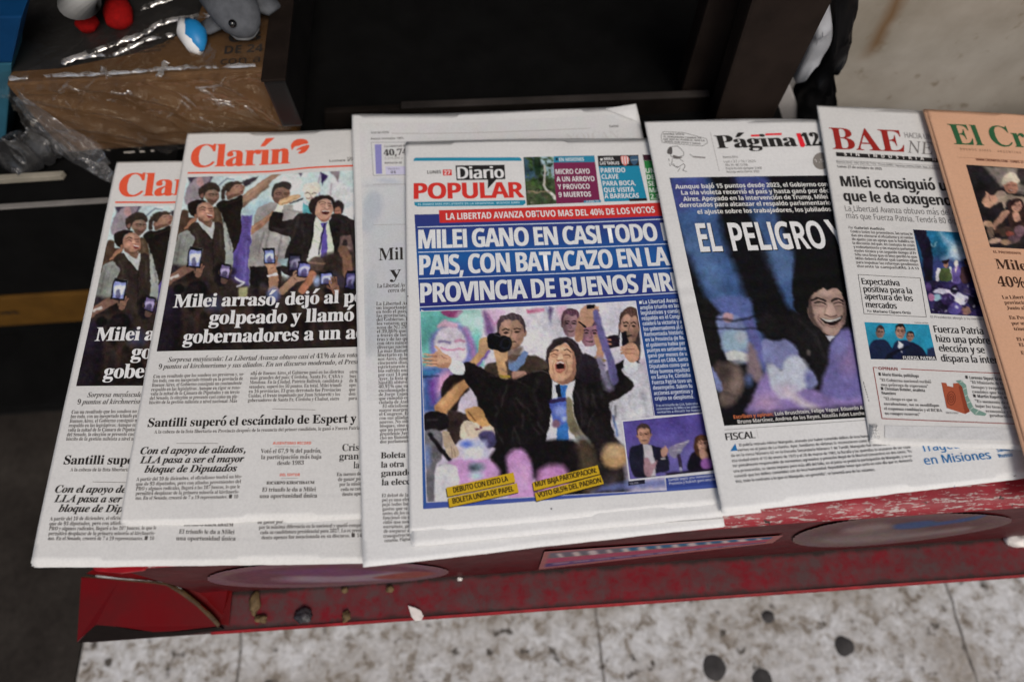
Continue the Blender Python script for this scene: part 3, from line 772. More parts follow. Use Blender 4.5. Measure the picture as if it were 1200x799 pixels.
lump('crumb', (457, 690), .0048, M_TAN, 'rounded tan crumb in the crease above the white flake', 'crumb', sc=(1, .9, .8), seed=6, jag=.2)
lump('crumb', (404, 691), .0040, M_TAN, 'small tan crumb in the crease left of the rounded one', 'crumb', sc=(1, .9, .8), seed=8, jag=.2)
lump('crumb', (539, 678), .0030, M_CHIP, 'tiny white crumb in the crease under the blue tabloid', 'crumb', seed=9)
lump('crumb', (1191, 632), .013, M_CHIP, 'large white lump in the crease at the right edge of the picture', 'crumb', sc=(1.3, .7, .8), seed=10, jag=.3)

# ------------------------------------------------------------------ kiosk shelf on the left, with its ochre drawer front
BLK = m_plain('matt_black', (.004, .004, .004), .7, .06, .3, 20); BLKG = m_plain('glossy_black', (.006, .0055, .0055), .3, .25, .3, 25)
BROWN = m_plain('dark_brown_wood', (.015, .0105, .0085), .7, .06, .45, 12, .2); OCHRE = m_plain('ochre_board', (.085, .040, .006), .7, .15, .3, 14, .2)
GREYE = m_plain('grey_trim', (.16, .15, .14), .5, .4, .2, 30)
ZS = -.03
YS = float(at_z((60, 239), ZS)[1]); XS1 = X0T-.012
shelf = thing('shelf_unit', (-.7, YS, ZS), 'low black shelf unit with a thin pale edge and an ochre board', 'shelf')
zA, zB_, zC_ = [float(at_y((50, p), YS)[2]) for p in (345, 378, 470)]
bm = bmesh.new(); bm_box(bm, -1.4, XS1, YS+.002, YS+.7, zA, ZS-.001); bm_obj('cabinet', bm, BLK, shelf, bevel=.002)
bm = bmesh.new(); bm_box(bm, -1.4, XS1, YS-.003, YS+.004, ZS-.002, ZS+.001); bm_obj('edge_trim', bm, GREYE, shelf, bevel=.001)
bm = bmesh.new(); bm_box(bm, -1.4, XS1-.002, YS-.002, YS+.05, zB_, zA-.0015); bm_obj('drawer_front', bm, OCHRE, shelf, bevel=.002)
bm = bmesh.new(); YPL = float(at_z((40, 476), GZ+.02)[1]); bm_box(bm, -1.4, XS1-.004, YPL, YS+.68, GZ, GZ+.02); bm_box(bm, -1.4, XS1-.006, YS+.06, YS+.66, GZ+.0201, zB_-.001); bm_obj('plinth', bm, BLK, shelf, bevel=.002)
def stamp_text(name, txt, origin, right, up, h, st, mat, parent, wide=None, lift=(0, 0, 0), res=3):
    """flat lettering on a surface given by an origin and two directions"""
    o = np.array(origin, float); r = np.array(right, float); r /= np.linalg.norm(r); u = np.array(up, float); u /= np.linalg.norm(u)
    V = []; T = []; n = 0; x = 0; tot = sum(glyph(st, c, res)[2] for c in txt); sy = h/caph(st); kx = (wide/tot) if wide else sy
    for c in txt:
        v, t, a = glyph(st, c, res)
        if len(t): V.append(o+(v[:, :1]+x)*kx*r+v[:, 1:]*sy*u+np.array(lift)); T.append(t+n); n += len(v)
        x += a
    return tri_mesh(name, np.vstack(V), np.vstack(T), mat, parent)
M_TXT = m_plain('black_lettering', (.015, .012, .010), .7, .2, .1, 20)
M_TXTW = m_plain('pale_lettering', (.55, .50, .45), .7, .2, .1, 20)
def shelf_text():
    o = at_y((-4, 369), YS-.003); stamp_text('lettering', 'nes', o, (1, 0, 0), (0, 0, 1), .0115, 'b', M_TXT, shelf, wide=.035, lift=(0, -.0006, 0))

# ------------------------------------------------------------------ carton wrapped in clear film
def m_card():
    t = NT('brown_cardboard'); v = t.coord(); a = t.noise(v, 10, 5, .6); b = t.noise(t.coord((1, 1, 12)), 40, 4, .6)
    c = t.ramp(a, [(.3, (.068, .030, .007)), (.7, (.115, .054, .014))]); c = t.mix(.25, c, t.ramp(b, [(.3, (.5, .5, .5)), (.7, (1, 1, 1))]), 'MULTIPLY')
    t.bump(a, .2, .002); return t.set(c, .7, .25)
CARD = m_card()
bl = at_z((62, 180), ZS+.002); YC = float(bl[1]); ZT = float(at_y((160, 90), YC)[2])
xl_, xr_ = float(at_z((6, 96), ZT)[0]), float(at_z((318, 83), ZT)[0])
print('carton', YC, ZT, xl_, xr_)
carton = thing('cardboard_carton', ((xl_+xr_)/2, YC+.12, ZS), 'brown cardboard carton with a black printed top, wrapped in crinkled clear film', 'carton')
YCB = float(at_z((60, -60), ZT)[1])
bm = bmesh.new(); vs = bm_box(bm, xl_, xr_, YC, YCB, ZS+.001, ZT)
bm_obj('box', bm, CARD, carton, bevel=.006, seg=3)
def top_patch(name, pts, mat, lift, parent=carton):
    P = [Vector(at_z(p, ZT+lift)) for p in pts]; bm = bmesh.new(); bm_prism(bm, P, (0, 0, -lift*.5)); return bm_obj(name, bm, mat, parent)
M_PRINT = m_plain('black_print', (.010, .009, .008), .45, .4, .3, 30)
top_patch('printed_area', [(12, 84), (40, -40), (330, -60), (236, 8), (228, 32), (190, 50), (160, 62), (110, 72), (70, 80)], M_PRINT, .0008)
def carton_text():
    def tl(txt, p0, p1, ph, st, mat):
        a, b = at_z(p0, ZT+.0014), at_z(p1, ZT+.0014); up = at_z((p0[0], p0[1]-ph), ZT+.0014)-a
        r = (b-a)/np.linalg.norm(b-a); h = abs(up@np.array([-r[1], r[0], 0]))
        stamp_text('lettering', txt, a, r, (-r[1], r[0], 0), h, st, mat, carton, wide=float(np.linalg.norm(b-a)))
    tl('03', (266, 50), (307, 47), 11, 'h', M_TXT); tl('DE 24', (261, 63.5), (308, 60.5), 9, 'h', M_TXT); tl('con a', (257, 76), (306, 72.5), 8, 'r', M_TXT)
    for i in range(4): tl('UNIDADES DE VENTA'[:17-3*i], (160+i, 50+i*4.2), (204-i*5, 47+i*4.2), 2.4, 'b', M_TXT)
    a = at_y((150, 186), YC-.004); stamp_text('lettering', 'TAL', a, (1, 0, 0), (0, 0, 1), .012, 'b', M_TXTW, carton, wide=.045)
def m_film(name='clear_film', gcol=(.55, .47, .37), k=.20, dif=.012):
    t = NT(name); v = t.coord()
    b = t.noise(v, 26, 3, .55, 1.4); c = t.noise(v, 90, 3, .6, .8)
    t.bump(t.math('ADD', b, t.math('MULTIPLY', c, .35)), .9, .006)
    gl = t.n('BsdfGlossy'); gl.inputs['Roughness'].default_value = .12; gl.inputs['Color'].default_value = (*gcol, 1)
    t.l(t.t.nodes['Bump'].outputs[0], gl.inputs['Normal'])
    df = t.n('BsdfDiffuse'); df.inputs['Color'].default_value = (.6, .6, .62, 1); t.l(t.t.nodes['Bump'].outputs[0], df.inputs['Normal'])
    tr = t.n('BsdfTransparent'); lw = t.n('LayerWeight'); lw.inputs[0].default_value = .35
    t.l(t.t.nodes['Bump'].outputs[0], lw.inputs['Normal'])
    m1 = t.n('MixShader'); t.l(t.math('ADD', t.math('MULTIPLY', lw.outputs['Fresnel'], k), .004, clamp=True), m1.inputs[0]); t.l(tr.outputs[0], m1.inputs[1]); t.l(gl.outputs[0], m1.inputs[2])
    m2 = t.n('MixShader'); m2.inputs[0].default_value = dif; t.l(m1.outputs[0], m2.inputs[1]); t.l(df.outputs[0], m2.inputs[2])
    t.l(m2.outputs[0], t.out.inputs[0]); return t.m
FILM = m_film(); FILM2 = m_film('loose_clear_film', (.95, .95, .95), .38, .06)
def film_grid(name, fn, nu, nv, parent, mat=None):
    V = [fn(i/nu, j/nv) for j in range(nv+1) for i in range(nu+1)]
    F = [(j*(nu+1)+i, j*(nu+1)+i+1, (j+1)*(nu+1)+i+1, (j+1)*(nu+1)+i) for j in range(nv) for i in range(nu)]
    return raw_mesh(name, V, F, mat or FILM, parent, smooth=True)
def ridge(p, f, s):       # sharp wrinkles
    return (1-abs(2*mnoise.noise(p*f+Vector((s, s*2, s*3)))))**3
def wrap(u, v):           # over the carton's top edge and down its front
    x = xl_-.004+(xr_-xl_+.006)*u
    if v < .5:
        k = v/.5; y = YC+.16*(1-k)-.004*k; z = ZT+.003; n = (0, 0, .3)
    else:
        k = (v-.5)/.5; y = YC-.005-.006*k; z = ZT+.003-(ZT-ZS-.012)*k; n = (0, -1, 0)
    p = Vector((x, y, z)); q = Vector((x*.7+z*.8, (y-z)*1.2, 0)); d = .011*ridge(q, 14, 1)+.005*ridge(q, 42, 4)
    e = math.exp(-((v-.5)/.03)**2)*.004
    return tuple(p+Vector(n)*(d+e))
film_grid('wrapping_film', wrap, 150, 130, carton)
def tail(u, v):           # loose gathered film at the lower left corner of the carton
    a, b = np.array(at_z((22+26*v, 108+66*v), ZT-.12*v)), np.array(at_z((120+26*v, 172+52*v), ZS+.035-.02*v))
    p = Vector(a*(1-u)+b*u); d = .022*ridge(p, 20, 9)+.012*ridge(p, 55, 5)
    return tuple(p+Vector((0, -.25, 1)).normalized()*(d+.002)+Vector((.012*mnoise.noise(p*25), 0, 0)))
film_grid('loose_film', tail, 70, 60, carton, FILM2)

def m_film_glint(name='pale_film_glint', lo=.42, hi=.60, mx=.75):  # whitish film colour that paints in the glints along the folds
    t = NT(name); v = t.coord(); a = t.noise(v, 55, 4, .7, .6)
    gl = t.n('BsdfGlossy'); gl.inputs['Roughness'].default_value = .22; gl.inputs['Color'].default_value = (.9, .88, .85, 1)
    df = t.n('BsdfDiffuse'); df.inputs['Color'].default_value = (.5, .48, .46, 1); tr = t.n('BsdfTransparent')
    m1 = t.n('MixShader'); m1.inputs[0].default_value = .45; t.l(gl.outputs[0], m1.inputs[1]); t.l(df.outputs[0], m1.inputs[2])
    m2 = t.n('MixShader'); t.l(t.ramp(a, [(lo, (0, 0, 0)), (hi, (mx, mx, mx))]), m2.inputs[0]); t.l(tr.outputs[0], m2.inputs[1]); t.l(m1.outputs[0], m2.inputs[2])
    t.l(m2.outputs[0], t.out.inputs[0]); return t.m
GLINT = m_film_glint(); GLINT2 = m_film_glint('faint_film_glint', .46, .72, .42)
def film_fold_glint(pts, z, wd, seed, front=False, mat=None):  # thin pale ribbon laid where the film shows a highlight streak
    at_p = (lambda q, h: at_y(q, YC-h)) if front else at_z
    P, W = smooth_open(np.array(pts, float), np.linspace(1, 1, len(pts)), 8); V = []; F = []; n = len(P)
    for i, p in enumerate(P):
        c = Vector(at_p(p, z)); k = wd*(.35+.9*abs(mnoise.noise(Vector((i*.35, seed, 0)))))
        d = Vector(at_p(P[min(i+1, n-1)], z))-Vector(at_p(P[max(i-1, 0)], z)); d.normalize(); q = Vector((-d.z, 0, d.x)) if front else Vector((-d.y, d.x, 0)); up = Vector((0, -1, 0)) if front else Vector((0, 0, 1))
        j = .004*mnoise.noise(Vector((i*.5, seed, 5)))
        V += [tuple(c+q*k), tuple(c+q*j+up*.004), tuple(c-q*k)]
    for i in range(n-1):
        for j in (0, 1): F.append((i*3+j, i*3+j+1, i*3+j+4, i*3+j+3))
    raw_mesh('film_fold_glint', V, F, mat or GLINT, carton, smooth=True)
film_fold_glint([(72, 74), (95, 66), (120, 58), (146, 48), (170, 40), (184, 30), (205, 24), (250, 18)], ZT+.010, .006, 1)
film_fold_glint([(84, 70), (112, 66), (136, 64), (156, 55), (180, 46), (214, 40)], ZT+.009, .0035, 2)
film_fold_glint([(12, 94), (60, 90), (110, 88), (150, 86), (190, 82), (240, 80), (300, 78)], ZT+.006, .003, 3)
film_fold_glint([(186, 92), (190, 82), (194, 74)], ZT+.009, .006, 4); film_fold_glint([(128, 92), (124, 85), (120, 80)], ZT+.008, .005, 5); film_fold_glint([(30, 92), (36, 88), (44, 86)], ZT+.008, .005, 6)
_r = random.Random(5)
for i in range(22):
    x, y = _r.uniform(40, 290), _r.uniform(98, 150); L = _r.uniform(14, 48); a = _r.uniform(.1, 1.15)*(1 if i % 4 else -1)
    film_fold_glint([(x, y), (x+L*.5*math.cos(a)+_r.uniform(-3, 3), y+L*.3*math.sin(a)+_r.uniform(-3, 3)), (x+L*math.cos(a), y+L*.6*math.sin(a))], .016, _r.uniform(.0012, .0032), 20+i, True, GLINT2)
film_fold_glint([(164, 12), (180, 6), (200, -2)], ZT+.012, .006, 7)

# ------------------------------------------------------------------ what stands round the carton
BLUE = m_plain('bright_blue_card', (.003, .036, .11), .5, .15, .2, 18); LBLUE = m_plain('pale_blue_card', (.022, .09, .135), .5, .15, .15, 18)
pk = thing('blue_packet', (-.6, YC+.05, ZS), 'tall blue packet with a pale blue lower half left of the carton', 'packet')
def quad_block(name, pts, Y, dy, mat, parent=None, bevel=.002):
    bm = bmesh.new(); bm_prism(bm, [Vector(at_y(p, Y)) for p in pts], (0, dy, 0)); return bm_obj(name, bm, mat, parent, bevel=bevel)
quad_block('upper_half', [(-60, 20), (26, 20), (14, 74), (-60, 76)], YC+.015, .05, BLUE, pk)
quad_block('lower_half', [(-60, 76.5), (14, 74.5), (4, 196), (-60, 200)], YC+.015, .05, LBLUE, pk)
DARKF = m_plain('dark_foil', (.02, .02, .021), .18, .6, .5, 60, .5)
def bagf(u, v):
    a, b = np.array(at_z((-10+70*v, 190-30*v), ZS+.004)), np.array(at_z((25+60*v, 212-30*v), ZS+.004)); p = Vector(a*(1-u)+b*u)
    return tuple(p+Vector((0, 0, math.sin(math.pi*u)**.5*math.sin(math.pi*v)**.5*.035+.014*ridge(p, 26, 3)+.007*ridge(p, 70, 8))))
V = [bagf(i/60, j/50) for j in range(51) for i in range(61)]; F = [(j*61+i, j*61+i+1, (j+1)*61+i+1, (j+1)*61+i) for j in range(50) for i in range(60)]
tag(raw_mesh('foil_bag', V, F, DARKF, smooth=True), 'crumpled shiny black bag on the shelf below the carton corner', 'bag')
b2 = bmesh.new(); bm_prism(b2, [Vector(at_z(p, ZS+.012)) for p in ((-40, 207), (74, 200), (70, 206), (-40, 213))], (0, 0, -.008)); tag(bm_obj('paper_pad', b2, m_plain('grubby_card', (.22, .20, .16), .7, .2, .2, 40), bevel=.001), 'flat grubby card lying on the shelf under the crumpled bag', 'card')

# black cabinet: side board with a shiny edge, dark inside
cab = thing('black_cabinet', (.1, YC+.1, ZS), 'open black cabinet behind the newspapers, right of the carton', 'cabinet')
YCF = float(at_z((318, 93), ZT+.012)[1]); ZTC = ZT+.012; ZB0 = float(at_y((345, 149), YCF)[2])
xa, xb = float(at_z((306, 96), ZTC)[0]), float(at_z((333, 93), ZTC)[0]); XE = float(at_z((960, 120), .05)[0])
bm = bmesh.new(); bm_box(bm, xa, xb, YCF, YCF+.6, ZB0, ZTC-.0035); bm_obj('side_board', bm, BLKG, cab, bevel=.003)
bm = bmesh.new(); bm_box(bm, xa-.001, xb+.001, YCF-.001, YCF+.6, ZTC-.003, ZTC); bm_obj('board_edge', bm, BROWN, cab, bevel=.0012)
bm = bmesh.new(); bm_box(bm, xa-.10, XE, YCF+.602, YCF+.63, ZS, .9); bm_obj('back_board', bm, BLK, cab)
bm = bmesh.new(); bm_box(bm, xa-.02, XE, YB+.03, YCF+.6, ZS-.03, ZS-.002); bm_obj('bottom_board', bm, BLK, cab)
# brown frame: rail across and two leaning posts
YR = float(at_z((640, 120), .02)[1])+.02
frame = thing('wooden_frame', (.5, YR, 0), 'dark brown frame of leaning posts and a cross rail behind the newspapers', 'frame')
RAILM = m_plain('blackened_wood', (.0065, .005, .0042), .75, .05, .5, 14, .2)
quad_block('cross_rail', [(380, 132), (832, 114), (838, 150), (380, 170)], YR, .009, RAILM, frame, .002)
quad_block('rail_highlight', [(470, 126.5), (832, 112.5), (832, 114), (470, 128)], YR-.0015, .010, m_plain('pale_brown_highlight', (.026, .022, .020), .6, .15, .6, 9), frame, .0008)  # paler strip painting the highlight along the rail's top edge
quad_block('post', [(797, 112), (842, -40), (880, -40), (838, 112)], YR+.02, .03, BROWN, frame, .004)
quad_block('post', [(830, 165), (900, -60), (1000, -60), (975, 0), (893, 165)], YR-.035, .03, BROWN, frame, .004)
# pale sheet, black bag and white bag on the right
def m_pale():
    t = NT('dirty_white_sheet'); v = t.coord(); a = t.noise(v, 6, 5, .6); b = t.noise(v, 40, 4, .6)
    c = t.ramp(a, [(.3, (.22, .195, .155)), (.6, (.36, .33, .285)), (.8, (.42, .40, .36))])
    c = t.mix(t.ramp(b, [(.62, (0, 0, 0)), (.72, (1, 1, 1))]), c, (.20, .165, .12))
    sep = t.n('SeparateXYZ'); t.l(v, sep.inputs[0]); p0, p1 = at_y((1052, 0), YR+.03), at_y((1008, 75), YR+.03)
    k = (p1[0]-p0[0])/(p1[2]-p0[2])
    dx = t.math('ABSOLUTE', t.math('SUBTRACT', t.math('ADD', sep.outputs[0], t.math('MULTIPLY', t.math('SUBTRACT', t.noise(v, 12, 3), .5), .03)), t.math('ADD', t.math('MULTIPLY', t.math('SUBTRACT', sep.outputs[2], float(p0[2])), float(k)), float(p0[0]))))
    hgt = t.math('SUBTRACT', sep.outputs[2], float(p1[2]))
    m = t.math('MULTIPLY', t.ramp(dx, [(.0, (1, 1, 1)), (.016, (0, 0, 0))]), t.ramp(hgt, [(.0, (0, 0, 0)), (.03, (1, 1, 1))]))
    c = t.mix(t.math('MULTIPLY', m, .85), c, (.13, .065, .02)); t.bump(a, .3, .01); return t.set(c, .55, .35)
sh = quad_block('pale_sheet', [(1012, -80), (1003, 10), (996, 36), (986, 62), (964, 88), (970, 112), (980, 130), (984, 190), (1500, 200), (1500, -80)], YR+.03, .012, m_pale(), None, .002)
tag(sh, 'large dirty white sheet with a brown rust streak, upper right behind the newspapers', 'panel')
def bag(name, px, Y, dy, mat, label, amp, seed):
    P = smooth_closed(np.array(px, float), 6); c = P.mean(0); V = []; F = []; R = 10; n = len(P)
    for r in range(R+1):
        for i in range(n):
            q = c+(P[i]-c)*(r/R); p = Vector(at_y(q, Y)); k = math.sqrt(max(0, 1-(r/R)**2))
            V.append(tuple(p+Vector((0, -dy*k-amp*ridge(p, 30, seed)*k, 0))))
    for r in range(R):
        for i in range(n): F.append((r*n+i, r*n+(i+1) % n, (r+1)*n+(i+1) % n, (r+1)*n+i))
    m = len(V)
    for i in range(n): V.append(tuple(Vector(at_y(P[i], Y))+Vector((0, .01, 0))))
    for i in range(n): F.append((R*n+i, R*n+(i+1) % n, m+(i+1) % n, m+i))
    return tag(raw_mesh(name, V, F, mat, None, smooth=True), label, 'bag')
bag('plastic_bag', [(1010, -60), (1000, 20), (990, 55), (962, 92), (976, 130), (980, 175), (938, 170), (930, 118), (944, 92), (962, 62), (972, 20), (984, -60)], YR+.012, .02, m_plain('black_plastic', (.004, .004, .0045), .45, .15, .3, 30), 'black plastic bag between the brown post and the pale sheet', .012, 4)
bag('plastic_bag', [(966, -20), (974, 18), (975, 46), (962, 68), (946, 90), (935, 98), (931, 90), (944, 58), (954, 20)], YR-.004, .008, m_plain('white_plastic', (.27, .28, .30), .4, .5, .2, 40), 'narrow crumpled white bag beside the brown post', .008, 6)
quad_block('pale_backing_board', [(918, 96), (926, 100), (950, 165), (880, 170)], YR+.005, .006, m_plain('greyish_white_backing', (.36, .345, .34), .6, .3, .15, 20), None)  # added piece standing in for the bright ground behind the gap
tag(bpy.data.objects['pale_backing_board'], 'pale board added for the bright ground showing in the gap below the white bag', 'board')

# toys on the carton
GREYF = m_plain('grey_plush', (.085, .09, .10), .9, .05, .2, 90, .5); GREYL = m_plain('pale_grey_plush', (.27, .28, .29), .85, .15, .15, 90, .5); REDF = m_plain('red_felt', (.20, .003, .003), .85, .1, .25, 120, .6); WHT = m_plain('white_vinyl', (.30, .30, .295), .5, .2, .12, 40); CYAN = m_plain('cyan_vinyl', (.012, .17, .40), .4, .3, .1, 30); CWHT = m_plain('white_rim', (.6, .6, .6), .4, .3, .1, 30)
def blob(name, rings, mat, parent, n=20, k=1.0):
    """smooth body swept through (centre, rx, ry) rings: list of (Vector c, radius, axis-normal)"""
    rings = [(r[0], r[1]*k, r[2]) for r in rings]; V = []; F = []
    C = [Vector(r[0]) for r in rings]
    for i, (c, r, sq) in enumerate(rings):
        d = (C[min(i+1, len(C)-1)]-C[max(i-1, 0)]).normalized(); a = d.cross(Vector((0, 0, 1))); a = a.normalized() if a.length > .1 else Vector((1, 0, 0)); b = d.cross(a).normalized()
        for k in range(n):
            t = 2*math.pi*k/n; V.append(tuple(Vector(c)+a*math.cos(t)*r+b*math.sin(t)*r*sq))
    for i in range(len(rings)-1):
        for k in range(n): F.append((i*n+k, i*n+(k+1) % n, (i+1)*n+(k+1) % n, (i+1)*n+k))
    m = len(V); V += [tuple(C[0]), tuple(C[-1])]; L = (len(rings)-1)*n
    for k in range(n): F.append((m, (k+1) % n, k)); F.append((m+1, L+k, L+(k+1) % n))
    o = raw_mesh(name, V, F, mat, parent, smooth=True); return o
def az(px, h): return Vector(at_z(px, ZT+h))
d0 = az((286, 30), 0)
dol = thing('toy_dolphin', tuple(d0), 'grey plush dolphin lying on the right end of the carton', 'toy')
blob('body', [(az((240, -70), .03), .012, .8), (az((256, -30), .032), .030, .8), (az((262, -8), .034), .038, .8), (az((274, 10), .034), .036, .8), (az((283, 24), .030), .031, .8), (az((290, 34), .026), .022, .8), (az((294, 40), .024), .009, .8)], GREYF, dol, k=.72)
blob('beak', [(az((284, 30), .017), .022, .6), (az((290, 39), .015), .018, .55), (az((293, 44), .014), .008, .5)], GREYL, dol, k=.8)
blob('fin', [(az((262, 24), .018), .012, .4), (az((248, 29), .012), .015, .4), (az((236, 32), .008), .008, .4)], GREYF, dol)
blob('fin', [(az((300, 2), .02), .014, .5), (az((312, 6), .016), .016, .5), (az((324, 4), .012), .009, .5)], GREYF, dol)
e = az((272.5, 28), .040); bm = bmesh.new(); bmesh.ops.create_uvsphere(bm, u_segments=14, v_segments=10, radius=.0042); bmesh.ops.translate(bm, verts=bm.verts, vec=e); bm_obj('eye', bm, m_plain('eye_black', (.004, .004, .004), .1, .6), dol, True)
bird = thing('toy_penguin', tuple(az((92, 18), 0)), 'white bellied toy with red feet standing on the black top of the carton', 'toy')
blob('body', [(az((82, -50), .07), .02, 1), (az((86, -26), .06), .042, .9), (az((89, -8), .05), .043, .9), (az((93, 4), .04), .036, .9), (az((96, 10), .028), .018, .9)], WHT, bird, k=.62)
blob('foot', [(az((100, 18), .012), .010, .7), (az((102, 28), .010), .013, .7), (az((103, 36), .008), .007, .7)], REDF, bird)
blob('foot', [(az((136, 0), .014), .012, .7), (az((138, 14), .012), .016, .7), (az((140, 27), .010), .014, .7), (az((140, 33), .008), .006, .7)], REDF, bird)
capr = thing('bath_toy', tuple(az((227, 45), 0)), 'small bright blue toy with a white rim, between the two bigger toys', 'toy')
blob('rim', [(az((216, 27), .012), .006, 1.5), (az((219, 40), .010), .010, 1.5), (az((228, 54), .006), .009, 1.2), (az((235, 61), .004), .004, 1)], CWHT, capr)
blob('crown', [(az((219, 25), .016), .005, .8), (az((224, 32), .016), .011, .8), (az((229, 41), .013), .013, .8), (az((233, 51), .009), .009, .8), (az((236, 60), .005), .003, .8)], CYAN, capr)

stickers(); shelf_text(); carton_text()
# ================================================================== NEWSPAPERS
WHT_T = (228, 226, 222)
def pic(canvas): return lambda px: refl_arr(canvas.sample(px), px)
def refl_arr(c, px):
    return np.clip(srgb(c)/srgb(ref_white(px))[..., None]*.72, .004, .8)

# ---------------------------------------------------------------- red masthead paper (two copies)
def red_masthead_print(S):
    P = Print(S); RED = (212, 78, 52)
    P.text('masthead', 'Clarín', (223, 196.8), (339, 191.8), 26, 'sb', RED, bold=.012)
    P.shape('masthead', [(342, 176), (341, 170), (346, 164.5), (354, 163), (360, 165), (361, 168.5), (355, 169.5), (350, 171.5), (346, 172), (344, 174)], RED, sm=True)
    P.shape('masthead', [(347, 176.2), (353, 172.2), (362, 170.2), (361.5, 174.5), (357, 179), (351, 180.6), (349.5, 179), (353, 176)], RED, sm=True)
    P.lines('masthead', [(220, 203), (276, 202.6), (318, 201.2), (360, 197), (413, 194.5), (500, 191)], 1.9, RED)
    P.text('masthead', 'Lunes 27.10.2025', (386, 190.2), (440, 188), 2.6, 'b', (60, 56, 54), res=1)
    P.text('masthead', 'PRECIO', (407, 186.5), (424, 186), 2.2, 'r', (70, 66, 64), res=1)
    # press picture
    c = Canvas(175, 185, 530, 420, 2.2, (188, 208, 208)); c.xf = (4.99, 190, 140)
    c.poly([(140, 320), (900, 250), (1700, 250), (1700, 700), (140, 700)], (186, 206, 206))
    c.poly([(150, 335), (300, 335), (280, 380), (240, 400), (200, 390), (165, 420)], (70, 60, 80), 1.2)
    c.poly([(190, 345), (225, 335), (285, 345), (250, 400), (215, 470), (185, 470), (150, 500), (130, 470), (145, 400)], (150, 140, 148), 1, True); c.ell(225, 365, 22, 28, (190, 150, 150), soft=1)
    c.line([(330, 390), (380, 345), (420, 350)], 5, (90, 110, 130), .8); c.poly([(470, 360), (560, 330), (550, 360), (480, 400)], (60, 52, 62), 1)
    c.ell(570, 520, 90, 60, (160, 190, 200), soft=5); c.ell(760, 360, 60, 50, (206, 214, 212), soft=2); c.ell(1020, 420, 60, 90, (200, 206, 208), soft=3)
    c.poly([(790, 305), (830, 302), (810, 335)], (90, 84, 100), .8); c.poly([(925, 305), (970, 330), (935, 385)], (60, 45, 95), .8); c.poly([(975, 300), (1040, 300), (1030, 365)], (130, 118, 124), 1)
    c.line([(925, 320), (905, 400), (920, 440)], 6, (150, 130, 160), 1); c.line([(990, 380), (985, 440)], 12, (170, 160, 170), 1); c.ell(1105, 490, 40, 90, (206, 212, 216), soft=2)
    c.poly([(1130, 300), (1600, 280), (1600, 420), (1130, 460)], (176, 190, 204), 2); 
    c.xf = (7.99, 190, 205)
    c.poly([(745, 375), (845, 380), (820, 900), (800, 1300), (600, 1300), (650, 800)], (98, 84, 158), 1)
    for i in range(9): c.line([(765+8*(i % 3), 395+i*26), (800+10*(i % 3), 392+i*26)], 14, (76, 60, 112), 1.2, a=.7)
    c.line([(720, 640), (700, 800), (680, 1100)], 26, (80, 66, 132), 2.5); c.line([(790, 620), (770, 1000)], 14, (122, 108, 182), 1.5)
    # man in brown jacket looking down
    c.poly([(465, 310), (520, 315), (560, 380), (572, 470), (560, 600), (480, 620), (470, 420)], (92, 74, 60), .6, True); c.line([(500, 340), (540, 470)], 16, (112, 92, 76), 1.5)
    c.poly([(400, 180), (430, 150), (480, 140), (525, 160), (530, 200), (515, 240), (490, 275), (460, 285), (430, 260), (405, 225)], (152, 120, 102), .5, True); c.poly([(420, 235), (470, 232), (518, 230), (490, 275), (460, 287), (430, 262)], (112, 84, 72), 1, True); c.ell(465, 165, 34, 14, (178, 146, 126), 0, 1.2, .8)
    c.poly([(345, 190), (340, 140), (370, 100), (430, 80), (490, 82), (530, 110), (543, 150), (520, 160), (480, 140), (430, 150), (400, 185), (385, 230), (360, 225)], (66, 56, 50), .6, True); c.ell(372, 192, 15, 24, (138, 106, 90), 10, .5)
    c.line([(440, 190), (460, 183), (482, 184)], 8, (74, 56, 48), .4); c.line([(500, 186), (528, 182)], 7, (74, 56, 48), .4); c.line([(445, 203), (478, 202)], 6, (88, 66, 56), .4); c.line([(502, 192), (520, 222), (500, 228)], 6, (112, 84, 70), .5); c.line([(462, 252), (500, 250)], 6, (84, 58, 52), .4)
    c.poly([(470, 292), (520, 240), (536, 255), (500, 300)], (206, 214, 214), .5)
    # man in black shirt, head thrown up, pointing
    c.poly([(755, 190), (790, 160), (880, 100), (970, 30), (1120, -60), (1130, -20), (1000, 95), (880, 190), (800, 255), (760, 300)], (152, 120, 100), .5); c.line([(765, 288), (850, 222), (990, 110)], 18, (112, 86, 72), 1.2); c.line([(800, 180), (900, 112), (1000, 40)], 14, (178, 146, 122), 1.5)
    c.poly([(1050, -40), (1120, -70), (1180, -75), (1140, -30), (1070, 0)], (50, 46, 58), .6)
    c.poly([(500, 290), (560, 240), (600, 235), (680, 220), (750, 190), (757, 290), (735, 380), (742, 520), (705, 640), (660, 730), (630, 640), (580, 500), (565, 380)], (44, 38, 34), .6, True); c.line([(600, 270), (680, 250), (740, 220)], 10, (62, 54, 48), 1.2)
    c.poly([(600, 160), (640, 120), (680, 90), (730, 85), (760, 100), (772, 130), (755, 170), (720, 195), (660, 215), (610, 225)], (160, 122, 102), .5, True); c.poly([(610, 225), (660, 215), (720, 196), (752, 172), (700, 180), (640, 190), (605, 200)], (116, 86, 72), .8, True); c.ell(700, 110, 24, 12, (182, 144, 122), -20, 1, .8)
    c.poly([(548, 230), (555, 150), (590, 90), (640, 62), (700, 58), (760, 75), (740, 90), (690, 95), (650, 130), (622, 162), (592, 152), (580, 222)], (72, 60, 52), .6, True); c.ell(604, 178, 11, 20, (144, 108, 90), 10, .5)
    c.line([(690, 118), (722, 108)], 7, (84, 60, 52), .4); c.line([(735, 162), (758, 150)], 8, (90, 50, 48), .4); c.line([(742, 105), (766, 122), (748, 134)], 6, (118, 86, 72), .5)
